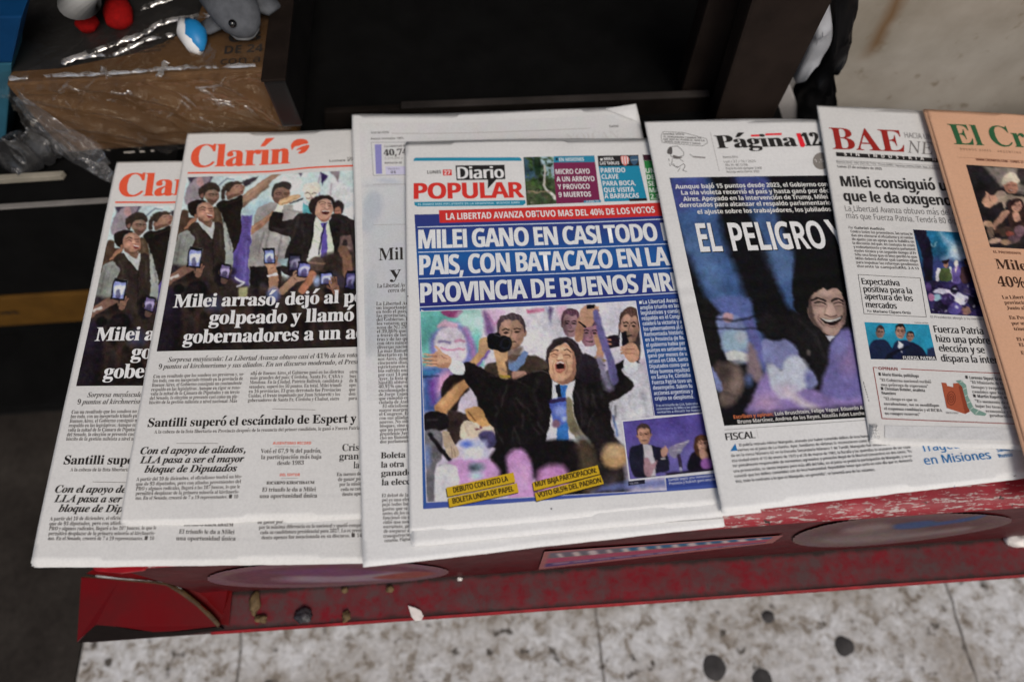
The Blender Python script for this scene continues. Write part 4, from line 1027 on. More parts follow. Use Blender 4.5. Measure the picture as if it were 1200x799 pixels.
    # people behind at the left
    c.poly([(120, 620), (180, 350), (240, 340), (250, 400), (300, 400), (320, 430), (240, 540)], (84, 64, 54), .8, True); c.poly([(205, 502), (250, 440), (300, 400), (328, 412), (270, 470), (220, 508)], (172, 124, 98), .5, True)
    # bearded man in waistcoat, laughing
    c.poly([(70, 900), (100, 760), (130, 640), (160, 560), (240, 520), (290, 560), (312, 600), (262, 680), (235, 800), (230, 1000), (70, 1000)], (140, 144, 138), .6, True); c.poly([(570, 480), (610, 500), (640, 620), (665, 740), (660, 900), (570, 1000)], (160, 166, 160), .6, True)
    for a, b in (((180, 580), (150, 700)), ((230, 560), (200, 720)), ((620, 560), (640, 700)), ((160, 680), (130, 800))): c.line([a, b], 10, (116, 120, 116), 1)
    c.poly([(250, 500), (320, 440), (380, 480), (470, 600), (490, 460), (570, 480), (590, 800), (590, 1150), (330, 1150), (370, 800), (380, 690), (270, 690), (302, 600)], (60, 50, 46), .6, True); c.line([(474, 600), (480, 800), (480, 1000)], 7, (40, 33, 31), .6); c.line([(300, 520), (340, 640)], 10, (76, 66, 60), 1.2); c.line([(540, 520), (550, 700)], 10, (76, 66, 60), 1.2)
    c.poly([(330, 430), (360, 440), (440, 470), (490, 440), (492, 490), (472, 600), (440, 560), (380, 510)], (184, 190, 186), .5); c.poly([(390, 445), (470, 440), (450, 490), (420, 480)], (126, 94, 80), .7, True)
    c.poly([(330, 300), (370, 262), (420, 260), (460, 290), (480, 340), (487, 400), (465, 430), (430, 450), (380, 440), (340, 420), (325, 360)], (168, 124, 104), .5, True); c.ell(395, 290, 40, 18, (192, 150, 128), 10, 1.2, .8); c.ell(372, 366, 26, 20, (190, 144, 122), 0, 1.2, .7)
    c.poly([(345, 395), (380, 420), (430, 430), (480, 405), (465, 432), (430, 452), (385, 444), (350, 425)], (108, 78, 66), .7, True)
    c.poly([(240, 330), (245, 270), (290, 240), (370, 233), (412, 255), (350, 270), (325, 320), (332, 400), (300, 392), (260, 370)], (44, 36, 33), .6, True); c.ell(318, 385, 14, 24, (150, 106, 86), 20, .5)
    c.line([(352, 312), (378, 300), (404, 308)], 7, (70, 48, 42), .4); c.line([(432, 318), (462, 318)], 7, (70, 48, 42), .4); c.line([(360, 332), (385, 324), (408, 336)], 6, (86, 58, 48), .4, True); c.line([(432, 342), (460, 344)], 6, (86, 58, 48), .4)
    c.poly([(412, 330), (428, 330), (440, 358), (418, 362), (406, 354)], (190, 146, 124), .6, True); c.line([(408, 360), (440, 364)], 5, (116, 80, 68), .4); c.ell(444, 388, 28, 14, (112, 44, 44), 25, .4); c.line([(424, 374), (468, 386)], 8, (222, 212, 202), .4)
    c.xf = (7.99, 300, 205)
    # man in grey shirt, hand at his mouth
    c.poly([(0, 340), (60, 290), (160, 260), (230, 300), (330, 280), (420, 340), (432, 372), (380, 370), (340, 430), (220, 440), (310, 560), (290, 740), (260, 900), (-60, 900), (-40, 600)], (150, 146, 144), .6, True); c.poly([(40, 560), (120, 540), (240, 560), (290, 600), (260, 760), (60, 800)], (166, 162, 160), 3, True)
    for a, b in (((70, 540), (20, 760)), ((120, 520), (90, 700)), ((300, 330), (380, 340)), ((240, 560), (200, 780))): c.line([a, b], 10, (122, 118, 116), 1.5)
    c.poly([(-60, 860), (240, 860), (240, 1300), (-60, 1300)], (36, 32, 32), .8)
    c.poly([(160, 170), (190, 120), (260, 100), (315, 130), (317, 190), (290, 230), (240, 262), (200, 272), (170, 250), (155, 220)], (134, 102, 88), .5, True); c.ell(230, 135, 40, 16, (156, 122, 106), 0, 1.2, .8); c.poly([(165, 215), (210, 215), (250, 225), (300, 205), (270, 250), (205, 274), (172, 250)], (102, 78, 68), 1, True)
    c.poly([(148, 200), (150, 140), (190, 90), (260, 60), (320, 80), (338, 115), (315, 140), (270, 115), (210, 120), (175, 160), (166, 212)], (60, 54, 54), .6, True)
    c.line([(190, 178), (215, 170), (240, 178)], 8, (62, 46, 42), .4); c.line([(262, 176), (300, 172)], 8, (62, 46, 42), .4); c.line([(196, 190), (232, 190)], 6, (70, 52, 46), .4); c.line([(266, 188), (296, 186)], 6, (70, 52, 46), .4); c.line([(242, 190), (256, 218), (236, 222)], 6, (102, 76, 66), .5)
    c.poly([(-40, 480), (60, 420), (150, 335), (172, 350), (150, 410), (60, 490), (-40, 560)], (160, 120, 96), .5); c.line([(-20, 490), (60, 440), (140, 365)], 12, (184, 146, 120), 1)
    # white haired man
    c.poly([(345, 290), (440, 240), (470, 260), (430, 340), (380, 340)], (200, 206, 206), .6, True); c.poly([(432, 368), (436, 310), (446, 258), (482, 280), (512, 310), (512, 372)], (88, 168, 176), .5)
    c.poly([(440, 112), (466, 84), (530, 70), (580, 80), (602, 112), (596, 160), (450, 160)], (206, 204, 196), .6, True); c.poly([(455, 150), (470, 115), (530, 104), (585, 118), (592, 160), (560, 195), (530, 236), (500, 252), (475, 222), (455, 190)], (216, 206, 190), .6, True)
    c.line([(463, 174), (482, 166), (502, 176)], 9, (112, 100, 94), .5); c.line([(522, 176), (542, 168), (564, 176)], 9, (112, 100, 94), .5); c.line([(508, 180), (512, 204)], 6, (168, 150, 136), .5); c.line([(474, 214), (496, 222), (520, 214)], 9, (150, 104, 98), .5); c.line([(478, 214), (516, 213)], 4, (226, 220, 212), .4)
    c.ell(772, 310, 54, 70, (60, 50, 52), 0, .7); c.ell(766, 345, 32, 42, (170, 118, 98), 0, .6); c.line([(748, 340), (784, 336)], 6, (90, 60, 54), .4); c.line([(752, 368), (782, 366)], 6, (110, 60, 56), .4)
    # singing man in dark suit
    c.poly([(115, 490), (150, 355), (255, 360), (245, 432), (350, 420), (345, 555), (220, 548), (140, 530)], (46, 40, 40), .5, True); c.poly([(165, 345), (205, 280), (266, 290), (245, 357)], (206, 216, 196), .5); c.poly([(208, 276), (250, 230), (330, 195), (400, 188), (414, 214), (330, 252), (270, 288)], (190, 154, 116), .5, True); c.line([(240, 262), (330, 218), (398, 204)], 10, (212, 180, 140), .8); c.line([(250, 280), (330, 246)], 5, (130, 98, 76), .5); c.line([(318, 268), (440, 224)], 14, (58, 52, 66), .5)
    c.poly([(340, 420), (400, 370), (520, 365), (560, 400), (600, 480), (690, 430), (720, 370), (830, 380), (930, 430), (1200, 470), (1200, 1000), (730, 1000), (480, 1000), (240, 900), (265, 770), (320, 600), (310, 560)], (48, 42, 42), .6, True)
    c.poly([(480, 800), (520, 650), (542, 560), (550, 400), (600, 440), (650, 452), (682, 420), (730, 700), (745, 900), (480, 900)], (204, 216, 194), .5); c.line([(560, 470), (600, 520)], 6, (166, 178, 158), .6); c.line([(530, 610), (590, 640)], 6, (166, 178, 158), .6); c.line([(690, 560), (720, 600)], 6, (166, 178, 158), .6)
    c.poly([(605, 450), (670, 445), (660, 500), (668, 760), (668, 900), (600, 900), (610, 560), (630, 500)], (94, 80, 162), .5); c.line([(648, 460), (600, 640), (585, 740)], 12, (38, 34, 58), .5)
    c.line([(545, 405), (530, 560), (485, 770)], 12, (28, 25, 26), .7); c.line([(688, 432), (738, 720)], 12, (28, 25, 26), .7); c.line([(400, 400), (380, 480), (330, 600)], 12, (66, 58, 57), 1.5); c.line([(150, 500), (240, 520), (330, 500)], 10, (64, 57, 56), 1.2); c.line([(440, 460), (450, 640)], 14, (60, 53, 53), 2); c.line([(800, 440), (820, 640)], 14, (62, 54, 54), 2); c.line([(870, 470), (890, 560)], 10, (32, 28, 29), 1.5)
    c.poly([(500, 280), (520, 225), (590, 195), (660, 188), (722, 220), (742, 290), (722, 310), (702, 246), (640, 226), (590, 250), (566, 310), (560, 392), (522, 366), (498, 320)], (54, 43, 41), .7, True); c.ell(530, 300, 36, 60, (54, 43, 41), 0, .8)
    c.poly([(566, 290), (588, 248), (640, 226), (692, 240), (716, 290), (722, 340), (702, 390), (670, 430), (630, 437), (580, 412), (553, 372), (558, 320)], (188, 144, 124), .5, True); c.ell(648, 254, 38, 16, (208, 168, 148), 0, 1.2, .8); c.ell(600, 330, 22, 20, (206, 160, 140), 0, 1.5, .7); c.poly([(560, 380), (590, 405), (640, 420), (700, 392), (670, 430), (630, 438), (580, 412)], (144, 104, 90), .8, True)
    c.line([(592, 262), (622, 248), (650, 262)], 7, (92, 62, 54), .4, True); c.line([(672, 266), (704, 268)], 7, (92, 62, 54), .4); c.line([(600, 276), (626, 270), (648, 280)], 6, (112, 74, 62), .4, True); c.line([(676, 286), (704, 288)], 6, (112, 74, 62), .4)
    c.poly([(652, 278), (668, 278), (684, 308), (664, 316), (646, 308)], (210, 168, 146), .6, True); c.line([(644, 312), (666, 320), (688, 312)], 5, (124, 84, 72), .4); c.ell(654, 352, 32, 21, (80, 30, 33), 12, .4); c.line([(630, 338), (656, 334), (682, 344)], 8, (220, 210, 202), .4); c.line([(616, 320), (612, 350), (628, 380)], 5, (146, 104, 90), .5)
    c.poly([(788, 600), (840, 570), (900, 590), (905, 800), (790, 740)], (122, 98, 94), 1, True); c.ell(830, 640, 26, 34, (60, 50, 54), 0, .8); c.ell(860, 690, 30, 20, (176, 150, 140), 0, 1, .8)
    c.xf = (4.99, 190, 140); c.poly([(1130, 560), (1600, 480), (1600, 1000), (1130, 1000)], (54, 47, 50), 2); c.head(1250, 560, 52, 64, (176, 136, 114), (40, 34, 32)); c.head(1420, 520, 48, 60, (182, 140, 120), (52, 44, 38))
    # crowd and raised telephones in the lower half (second crop)
    c.xf = (4.99, 190, 290)
    c.poly([(-60, 140), (100, 110), (330, 150), (520, 230), (700, 200), (900, 60), (1130, 20), (1700, 20), (1700, 640), (-60, 640)], (62, 52, 48), 3, True)
    for i in range(150):
        x, y = RNG.uniform(-40, 1650), RNG.uniform(110, 560); s = RNG.uniform(14, 44); k = RNG.uniform(.55, 1.35)*(1.0 if y < 300 else .62)
        b = np.array([(74, 60, 52), (96, 72, 60), (56, 48, 60), (44, 38, 36)][RNG.integers(4)])*k
        c.ell(x, y, s, s*RNG.uniform(.6, 1.3), tuple(b), RNG.uniform(0, 90), 2.0, .75)
    c.poly([(-40, 300), (60, 240), (120, 330), (60, 600), (-60, 600)], (48, 40, 54), 3, True)
    c.poly([(130, 260), (170, 200), (240, 200), (260, 260), (230, 320), (150, 320)], (36, 31, 32), 1.5, True); c.ell(100, 240, 36, 26, (30, 26, 27), soft=1)
    c.hand(215, 140, 34, 15, (136, 102, 86)); c.line([(30, 200), (110, 150), (160, 120)], 46, (132, 100, 86), .8); c.line([(50, 185), (95, 165)], 14, (196, 188, 184), .6)
    c.phone(192, 60, 84, 118, 8, (140, 150, 208)); c.hand(370, 170, 40, 20, (110, 84, 76)); c.phone(370, 140, 62, 88, 10, (108, 96, 140)); c.line([(430, 180), (480, 210), (440, 230)], 12, (196, 196, 206), .8); c.poly([(445, 240), (500, 232), (500, 290), (445, 300)], (170, 166, 120), 1.5)
    c.line([(650, 250), (650, 150), (640, 110)], 62, (164, 124, 98), .7, w2=52); c.hand(645, 105, 42, 5, (176, 134, 106)); c.line([(620, 165), (672, 155)], 13, (206, 204, 204), .5); c.phone(627, 50, 66, 92, -4, (120, 134, 190)); c.poly([(680, 70), (735, 62), (730, 105), (690, 110)], (150, 176, 180), 1)
    c.phone(775, 88, 72, 104, 4, (70, 66, 92)); c.line([(700, 260), (760, 200), (830, 170)], 40, (172, 136, 110), .8, True); c.hand(790, 180, 38, 60, (180, 142, 118)); c.phone(832, 130, 78, 88, 6, (104, 106, 168)); c.ell(905, 95, 44, 42, (86, 72, 66), soft=1); c.line([(860, 90), (950, 95)], 12, (130, 104, 90), 1)
    c.line([(820, 250), (860, 200), (880, 160)], 46, (176, 118, 90), 1, True); c.phone(960, 180, 80, 76, -3, (120, 128, 196)); c.hand(1010, 230, 40, -20, (150, 108, 88)); c.ell(905, 195, 18, 26, (150, 170, 210), soft=2)
    c.line([(1085, 150), (1080, 60), (1060, 20)], 56, (130, 96, 80), 1); c.phone(1100, 190, 60, 110, 3, (74, 70, 120)); c.ell(650, 275, 36, 40, (120, 130, 180), soft=3); c.ell(300, 330, 50, 44, (70, 70, 96), soft=5)
    for x, y in ((1250, 120), (1400, 90), (1540, 160)): c.phone(x, y, 70, 96, RNG.uniform(-10, 10)); c.hand(x+10, y+80, 38, 0, (150, 112, 92))
    c.poly([(-80, 420), (500, 400), (1100, 380), (1700, 360), (1700, 700), (-80, 700)], (40, 34, 34), 8, a=.55)
    for i in range(14): c.line([(130+i*75, 330+RNG.uniform(0, 60)), (125+i*76, 560)], RNG.uniform(8, 26), (92, 66, 54), 3, a=.35)
    c.press(.75, .13, 1.16, .84, .89).grain(7, 7)
    P.grid('photograph', [(219, 208), (500, 197), (518, 404), (183.6, 411.8)], pic(c), 1.0e-4, step=.0009)
    W = (226, 223, 216)
    P.text('headline', 'Milei arrasó, dejó al p|eronismo', (203, 360.6), (414.4, 354.5), 15.2, 'sb', W, 2.6e-4, bold=.010)
    P.text('headline', 'golpeado y llamó| a los', (245, 379.8), (414.8, 376.0), 15.8, 'sb', W, 2.6e-4, bold=.010)
    P.text('headline', 'gobernadores a un a|cuerdo', (214.3, 402.4), (416.5, 396.9), 15.8, 'sb', W, 2.6e-4, bold=.010)
    K = (58, 55, 54); G = (84, 80, 78)
    P.text('subtitle', 'Sorpresa mayúscula: La Libertad Avanza obtuvo casi el 41% de los vo|tos,', (196.6, 424.2), (413, 418.6), 5.5, 'sbi', K, res=2)
    P.text('subtitle', '9 puntos al kirchnerismo y sus aliados. En un discurso moderado, el Pres|idente', (185.6, 432.4), (417.5, 426.4), 5.5, 'sbi', K, res=2)
    P.para('body_text', ['Con un resultado que los sondeos no previeron y, so-', 'bre todo, con un inesperado triunfo en la provincia de', 'Buenos Aires, el Gobierno consiguió un contundente', 'respaldo en las legislativas. Aunque en rigor se reno-', 'vaba la mitad de la Cámara de Diputados y un tercio', 'del Senado, la elección se presentó casi como un ple-', 'biscito de la gestión mileísta a nivel nacional. Más'], (179.5, 443.2), (286, 440), (174.6, 473.4), (277.8, 471.6), 4.1, 'sb', G)
    P.para('body_text', ['allá de Buenos Aires, el Gobierno ganó en los distritos', 'más grandes del país: Córdoba, Santa Fe, CABA y', 'Mendoza. En la Ciudad, Patricia Bullrich, candidata a', 'senadora, superó los 50 puntos. En total, Milei triunfó', 'en 16 provincias. El gran derrotado fue Provincias', 'Unidas, el frente impulsado por Juan Schiaretti y los', 'gobernadores de Santa Fe, Córdoba y Chubut, entre'], (293.6, 439.4), (403, 437.4), (290.3, 470.9), (397.5, 468.9), 4.1, 'sb', G)
    P.para('body_text', ['otros', 'bus', 'de B', 'opo', 'que', 'don', 'para'], (409.8, 437.6), (500, 435), (408.5, 468.6), (500, 466), 4.1, 'sb', G, 'l', sx=.8)
    P.rule('body_text', (319, 479), (369.7, 480.2), .5, (120, 116, 112)); P.rule('body_text', (207, 519.4), (255.7, 519.4), .5, (120, 116, 112))
    P.text('headline', 'Santilli superó el escándalo de Espert y|', (173, 500.2), (417.5, 494.8), 10, 'sb', (45, 42, 41), bold=.008)
    P.text('subtitle', 'A la cabeza de la lista libertaria en Provincia después de la renuncia del primer candidato, le ganó a Fuerza Patr|ia', (180.6, 507.8), (418, 503.2), 4.0, 'sb', G, res=1)
    for s, a, b in (('Con el apoyo de aliados,', (164.3, 532.1), (287.8, 530.2)), ('LLA pasa a ser el mayor', (163.8, 542.8), (285.8, 541.1)), ('bloque de Diputados', (169.3, 553.6), (277.3, 552.1))):
        P.text('headline', s, a, b, 8.2, 'sbi', (45, 42, 41), bold=.012)
    P.para('body_text', ['A partir del 10 de diciembre, el oficialismo tendrá un blo-', 'que de 93 diputados, pero con aliados provenientes del', 'PRO y algunos radicales, llegará a las 107 bancas, lo que le', 'permitirá desplazar de la primera minoría al kirchneris-', 'mo. En el Senado, crecerá de 7 a 19 representantes. ■ 10'], (159.6, 563.4), (283.3, 559.9), (158.6, 585.4), (279, 583.6), 4.1, 'sb', G)
    P.text('body_text', 'AUSENTISMO RECORD', (319.6, 520.8), (364.7, 520.6), 3.2, 'b', (214, 96, 74), res=1)
    for s, a, b in (('Votó el 67,9 % del padrón,', (305.3, 530.8), (376.7, 530.2)), ('la participación más baja', (305.8, 537.8), (376.7, 537.3)), ('desde 1983', (324.8, 544.6), (356, 544.3)), ('El triunfo le da a Milei', (307, 575.9), (370, 575.4)), ('una oportunidad única', (304, 583.4), (371.7, 582.8))):
        P.text('body_text', s, a, b, 4.8, 'sb', (74, 70, 68), res=2)
    P.text('body_text', 'DEL EDITOR', (327.9, 557.8), (351.6, 557.6), 3.2, 'b', (214, 96, 74), res=1); P.rule('body_text', (330, 560.2), (349, 560.2), .4, (150, 140, 136)); P.rule('body_text', (322, 523.2), (352, 523.2), .4, (150, 140, 136))
    P.text('body_text', 'RICARDO KIRSCHBAUM', (312.3, 567.4), (368.4, 566.9), 3.4, 'sb', (60, 56, 54), res=1, bold=.01)
    for s, a, b in (('Cris|', (401, 528.3), (420.5, 527.8)), ('gran|', (397.5, 538.6), (420.5, 538)), ('la|', (414.3, 548.6), (421, 548.4))): P.text('headline', s, a, b, 8, 'sb', (45, 42, 41))
    P.para('body_text', ['En menos de~', 'de ganar por~', 'por la mínima diferencia en la nacional y quedó compr-', 'cada su candidatura presidencial para 2027. La ex presi-', 'denta apenas fue mencionada en su discurso. ■ 14'], (394.5, 557.8), (515, 553.5), (401, 581), (515, 576.5), 4.1, 'sb', G, sx=.9)
    return P
LAY = [(.000, .004, 1.0, .999, .0004, .0006), (.003, .003, 1.003, 1.0045, .0012, .0008), (.001, .006, 1.0, 1.001, .0022, .0009), (.004, .004, 1.002, 1.006, .0032, .0012)]
WV = [(1.1, .3, .4, .0006), (.4, 1.2, 1.9, .0005), (2.3, 1.4, .2, .00022)]
Q0 = [(137, 190), (444, 187), (446, 655), (36, 660)]; Q1 = [(220, 157), (520, 150), (537, 601), (140, 612)]
S1 = Surf(Q1, .0088, .0088, WV, [(.62, .06, .22, .16, .0032), (.35, .05, .14, .12, -.0012), (.8, .45, .3, .15, .0008)])
S0 = Surf(Q0, .0042, .0042, WV)
C = red_masthead_print(S1)
root = newspaper(S0, 'leftmost newspaper, its red masthead mostly hidden under an identical copy', LAY, PAPER_W, 1); C.emit(root, S0)
root = newspaper(S1, 'newspaper with its full red serif masthead, lying on an identical copy', LAY, PAPER_W, 2); C.emit(root, S1)

# ---------------------------------------------------------------- plain newspaper under the blue tabloid
QN = [(413, 136), (746, 124), (850, 614), (425, 662)]
SN = Surf(QN, .0150, .0105, [(1.0, .5, .7, .0007), (.5, 1.4, 2.4, .0006)], [(.02, .05, .16, .14, .0026), (.35, 0, .25, .08, -.002), (1.0, 1.0, .2, .07, -.003)])
N = Print(SN)
c = Canvas(405, 120, 860, 670, .8, (200, 200, 200)); gx, gy = np.meshgrid(np.arange(c.w)/c.k+c.x0, np.arange(c.h)/c.k+c.y0)
c.a[:] = (ref_white(np.stack([gx, gy], -1))*.985)[..., None]
c.poly([(424, 212), (760, 205), (780, 405), (431, 415)], (190, 193, 196), 8); c.ell(437, 242, 11, 18, (172, 178, 186), 8, 2); c.ell(430, 262, 8, 10, (178, 184, 190), 0, 2); c.ell(455, 212, 13, 3, (176, 182, 192), 6, 1.5); c.poly([(424, 216), (470, 216), (470, 219), (424, 219)], (180, 182, 186), 1); c.poly([(428, 330), (440, 322), (438, 400), (430, 410)], (184, 188, 192), 3, True)
c.line([(430, 180), (720, 165)], 16, (194, 194, 195), 6); c.grain(1.5, 3)
N.grid('show_through', [(421, 145), (744, 133), (800, 440), (430, 470)], pic(c), .9e-4)
G = (96, 92, 90)
N.text('page_header', 'AÑO DE VOTO', (435, 157.2), (456, 156.6), 2.4, 'b', (60, 56, 54), res=1); N.rule('page_header', (459, 156.6), (692, 150.6), .8, (165, 162, 160))
N.text('page_header', 'Lunes', (714.5, 149.6), (725, 149.2), 2.8, 'b', (60, 56, 54), res=1); N.text('page_header', 'Bancas renovadas: 100%', (435, 164.2), (473, 163.4), 2.5, 'b', (76, 72, 70), res=1)
N.text('page_header', 'NOTA', (630, 170.2), (638, 169.8), 2, 'b', G, res=1); N.text('page_header', 'NOTA', (688, 165.8), (696, 165.4), 2, 'b', G, res=1)
# masthead of the inner page showing through from behind, mirrored
N.text('show_through', 'NOICAN', (664, 167), (726, 163), 10, 'sb', (188, 187, 186), off=1.4e-4)
N.lines('chart', [(486, 167), (435, 167.2), (437.5, 206), (486, 205)], .5, (120, 118, 120))
N.shape('chart', [(439.3, 169.6), (447, 169.4), (447.8, 204), (440.6, 204.2)], (128, 126, 178)); N.shape('chart', [(451.7, 195.4), (480, 195), (480.5, 204.6), (452.3, 205)], (186, 184, 206))
N.text('chart', 'La Libertad| Av', (450.7, 173), (471, 172.4), 2.5, 'b', (56, 52, 56), res=1); N.text('chart', '40,7|4', (450, 183), (471.5, 182), 7.2, 'sb', (52, 49, 50), bold=.012); N.text('chart', '9.274.303 v|', (450.8, 187), (472, 186.3), 2.3, 'r', (80, 76, 78), res=1); N.text('chart', 'RENUEVA 28|', (451, 192.6), (471, 192), 2.2, 'b', (66, 62, 66), res=1)
N.text('chart', 'Diputados', (454.5, 199), (468, 198.7), 2.1, 'r', (80, 76, 90), res=1); N.text('chart', '64', (458, 203.6), (464, 203.4), 3, 'sb', (60, 56, 66), res=1)
N.rule('page_header', (437, 216.4), (486, 216), .5, (150, 148, 146)); N.rule('page_header', (437.7, 263.6), (486, 263), .5, (150, 148, 146))
N.text('headline', 'Mil|', (443.8, 305.3), (473, 304.2), 14.3, 'sb', (48, 45, 44)); N.text('headline', 'y|', (456.7, 326.4), (470.5, 325.6), 14.3, 'sb', (48, 45, 44))
N.text('subtitle', 'La Libertad A|v', (442, 337.4), (472.8, 336.4), 4.8, 'sb', (74, 70, 68), res=2); N.text('subtitle', 'cerca d|e', (454.7, 342.8), (472.6, 342), 4.8, 'sb', (74, 70, 68), res=2)
BL = ['La Libertad Avanz', 'un importante tri', 'en todo el país, qu', 'las provincias, cl', 'del Gobierno. Bue', 'los votaron ayer c', 'nosa de Nº 29 por', 'el 39,86% que sum', 'a través de las list', 'tras y de las que', 'con otro ministro', 'diversas naciones', 'La más llamativa', 'libertario en la p', 'nos Aires, donde', 'cincuenta días, e', 'estrictamente co', 'bía sufrido una d', 'por casi 14 puntos', 'Ayer, la lista que', 'Santilli obtuvo el', '40,91% que sumó', 'encolumnado detr', 'de Jorge Taiana y', 'que cumplió con', 'ciolada de Axel', '   El oficialismo', 'mayor margen d', 'el Congreso. En', 'con sus aliados, t', 'nuevos. No sólo', 'bloques, sino que', 'que un proyecto', 'presidente Javier', 'chó un llamado a', 'dos parlamento']
N.para('body_text', BL, (440.8, 358), (485, 357), (445.4, 519.4), (485, 518), 4.0, 'sb', (76, 72, 70), 'l', sx=.86)
for s, a, b in (('Boleta', (446.2, 537.2), (475.2, 536)), ('la otra', (446.5, 547.9), (473.6, 546.8)), ('ganad|o', (446.6, 557.8), (477.6, 556.6)), ('la elec|c', (447.2, 568.6), (476, 567.4))): N.text('headline', s, a, b, 7.2, 'sb', (48, 45, 44), bold=.008)
N.para('body_text', ['El debut de la bo', 'pel es una elecc', 'pejó todas las du', 'gastos que se h', 'antes de los con', 'funcionó sin di', 'cidió una mod', 'escrutinio, pre', 'de asegurar el'], (447.2, 582.4), (490, 581), (449.6, 624), (490, 623), 4.0, 'sb', (92, 88, 86), 'l', sx=.9)
N.text('body_text', 'transparencia en el proceso de', (449.4, 630), (515.4, 625.4), 4.0, 'sb', (92, 88, 86), res=1); N.text('body_text', 'votación. Página 26', (450.4, 635.4), (487, 632.4), 4.0, 'sb', (80, 76, 74), res=1)
N.lines('body_text', [(526, 620), (526.5, 630.5), (848, 607)], .5, (150, 148, 148)); N.text('body_text', 'la página 12', (532, 625.2), (553, 622.8), 3.2, 'sb', (60, 56, 56), res=1); N.text('body_text', 'Página 8', (751.5, 607.6), (767.5, 605.8), 3.2, 'b', (50, 48, 48), res=1)
root = newspaper(SN, 'plain white newspaper mostly hidden under the blue tabloid', [(.000, .002, .998, 1.003, .0004, .0008), (.002, .003, 1.0, 1.001, .0014, .0012), (.001, -.004, 1.002, 1.002, .0028, .0010)], PAPER_B, 3)
N.emit(root, SN)
f = [SN.world(SN.uv(np.array(p, float)), z) for p, z in (((709, 128.5), .0012), ((746, 143.5), .0014), ((731, 135.5), .0058), ((745, 124.5), .0034))]
tri_mesh('folded_corner', np.array([f[0], f[1], f[2], f[3], f[0]-[0, 0, 3e-4], f[1]-[0, 0, 3e-4], f[2]-[0, 0, 3e-4], f[3]-[0, 0, 3e-4]]), np.array([[0, 1, 2], [0, 2, 3], [2, 1, 3], [4, 6, 5], [4, 7, 6], [6, 7, 5]]), PAPER_B, root)

# ---------------------------------------------------------------- blue tabloid
QD = [(475, 168), (787, 162), (888, 583), (480, 622)]
SD = Surf(QD, .0190, .0152, [(.9, .4, 1.0, .0006), (.3, 1.3, .5, .0005), (2.1, 1.2, .2, .0002)], [(.4, 0, .3, .1, .0008)])
D = Print(SD); TEAL = (40, 128, 156); RED = (196, 52, 46); W = (226, 226, 226)
D.shape('masthead', [(484.5, 189), (485, 186.5), (487, 185.2), (608, 184.6), (610.5, 185.8), (611.5, 188.8)], TEAL); D.shape('masthead', [(485.5, 237), (615.5, 234.8), (616, 238.5), (613, 240.8), (489, 242.2), (486, 240.6)], TEAL)
D.text('masthead', 'EL DIARIO MAS INFLUYENTE DE LA ARGENTINA   BUENOS AIRES', (490, 240.8), (609, 238.6), 2.2, 'b', (170, 200, 208), res=1)
D.text('masthead', 'LUNES', (500.8, 204), (517, 203.6), 3.8, 'b', (52, 50, 50), res=2); D.shape('masthead', [(518.8, 199.2), (529.2, 199), (529.6, 205.8), (519.2, 206.1)], RED); D.text('masthead', '27', (520.4, 205), (528, 204.8), 4.6, 'b', W, 2.6e-4)
D.shape('masthead', [(533.8, 194.2), (591.3, 193.4), (592.2, 210.2), (581.5, 210.6), (571.6, 221.6), (571.8, 210.9), (535, 211.6)], (38, 36, 36)); D.text('masthead', 'Diario', (537, 209.8), (590.2, 208.8), 13.6, 'r', W, 2.8e-4, bold=.022)
D.text('masthead', 'POPULAR', (485.4, 233.6), (614.2, 231.8), 18.6, 'h', RED, bold=.012)
# news boxes along the top
c = Canvas(608, 178, 660, 246, 2, (70, 84, 60)); c.xf = (3.993, 470, 170)
c.poly([(572, 58), (640, 58), (640, 150), (572, 170)], (66, 92, 110), 2); c.poly([(640, 55), (735, 55), (735, 160), (640, 120)], (150, 178, 186), 2, True)
for i in range(110):
    x, y = RNG.uniform(575, 735), RNG.uniform(60, 285); k = RNG.uniform(.5, 1.4); c.ell(x, y, RNG.uniform(4, 12), RNG.uniform(3, 9), tuple(np.array((62, 84, 48) if y < 210 else (88, 86, 74))*k), RNG.uniform(0, 90), .6, .8)
c.line([(672, 100), (676, 140), (668, 190), (700, 225), (722, 250)], 8, (196, 194, 186), .8, True, w2=14); c.poly([(620, 58), (650, 58), (655, 130), (630, 140)], (44, 62, 44), 1.2, True); c.line([(592, 215), (640, 222), (700, 216)], 5, (150, 132, 104), .8); c.press(.8, .2).grain(8, 8)
D.grid('landscape_picture', [(613.3, 184.5), (653, 183.4), (653.2, 238.9), (617.3, 240.9)], pic(c), 1.2e-4, step=.0011)
D.grid('panel', [(649, 183.4), (696.6, 182.6), (697.4, 190.2), (649, 190.8)], (42, 122, 152), 1.4e-4); D.text('caption', 'EN MISIONES', (655.5, 189.4), (684.5, 188.8), 4, 'b', (200, 214, 220), res=2); D.shape('caption', [(650.8, 185.4), (653.4, 185), (654, 188), (651.4, 188.6)], (30, 40, 52))
D.grid('panel', [(648.6, 190.8), (697.4, 190.2), (703.4, 237), (652, 239)], (112, 40, 74), 1.4e-4)
for s, a, b in (('MICRO CAYO', (651.4, 204.4), (691.4, 203.8)), ('A UN ARROYO', (652.4, 213.2), (697, 212.6)), ('Y PROVOCO', (654, 222.2), (691.4, 221.4)), ('9 MUERTOS', (655, 231.4), (693, 230.6))): D.text('caption', s, a, b, 5.9, 'b', W, 2.6e-4)
D.shape('panel', [(684, 235.4), (704, 234.4), (704.4, 237.4), (684.4, 238)], (70, 130, 160), 2.2e-4); D.text('caption', 'A PAG. 11', (687, 237.4), (701, 236.8), 1.8, 'b', W, 2.8e-4, res=1)
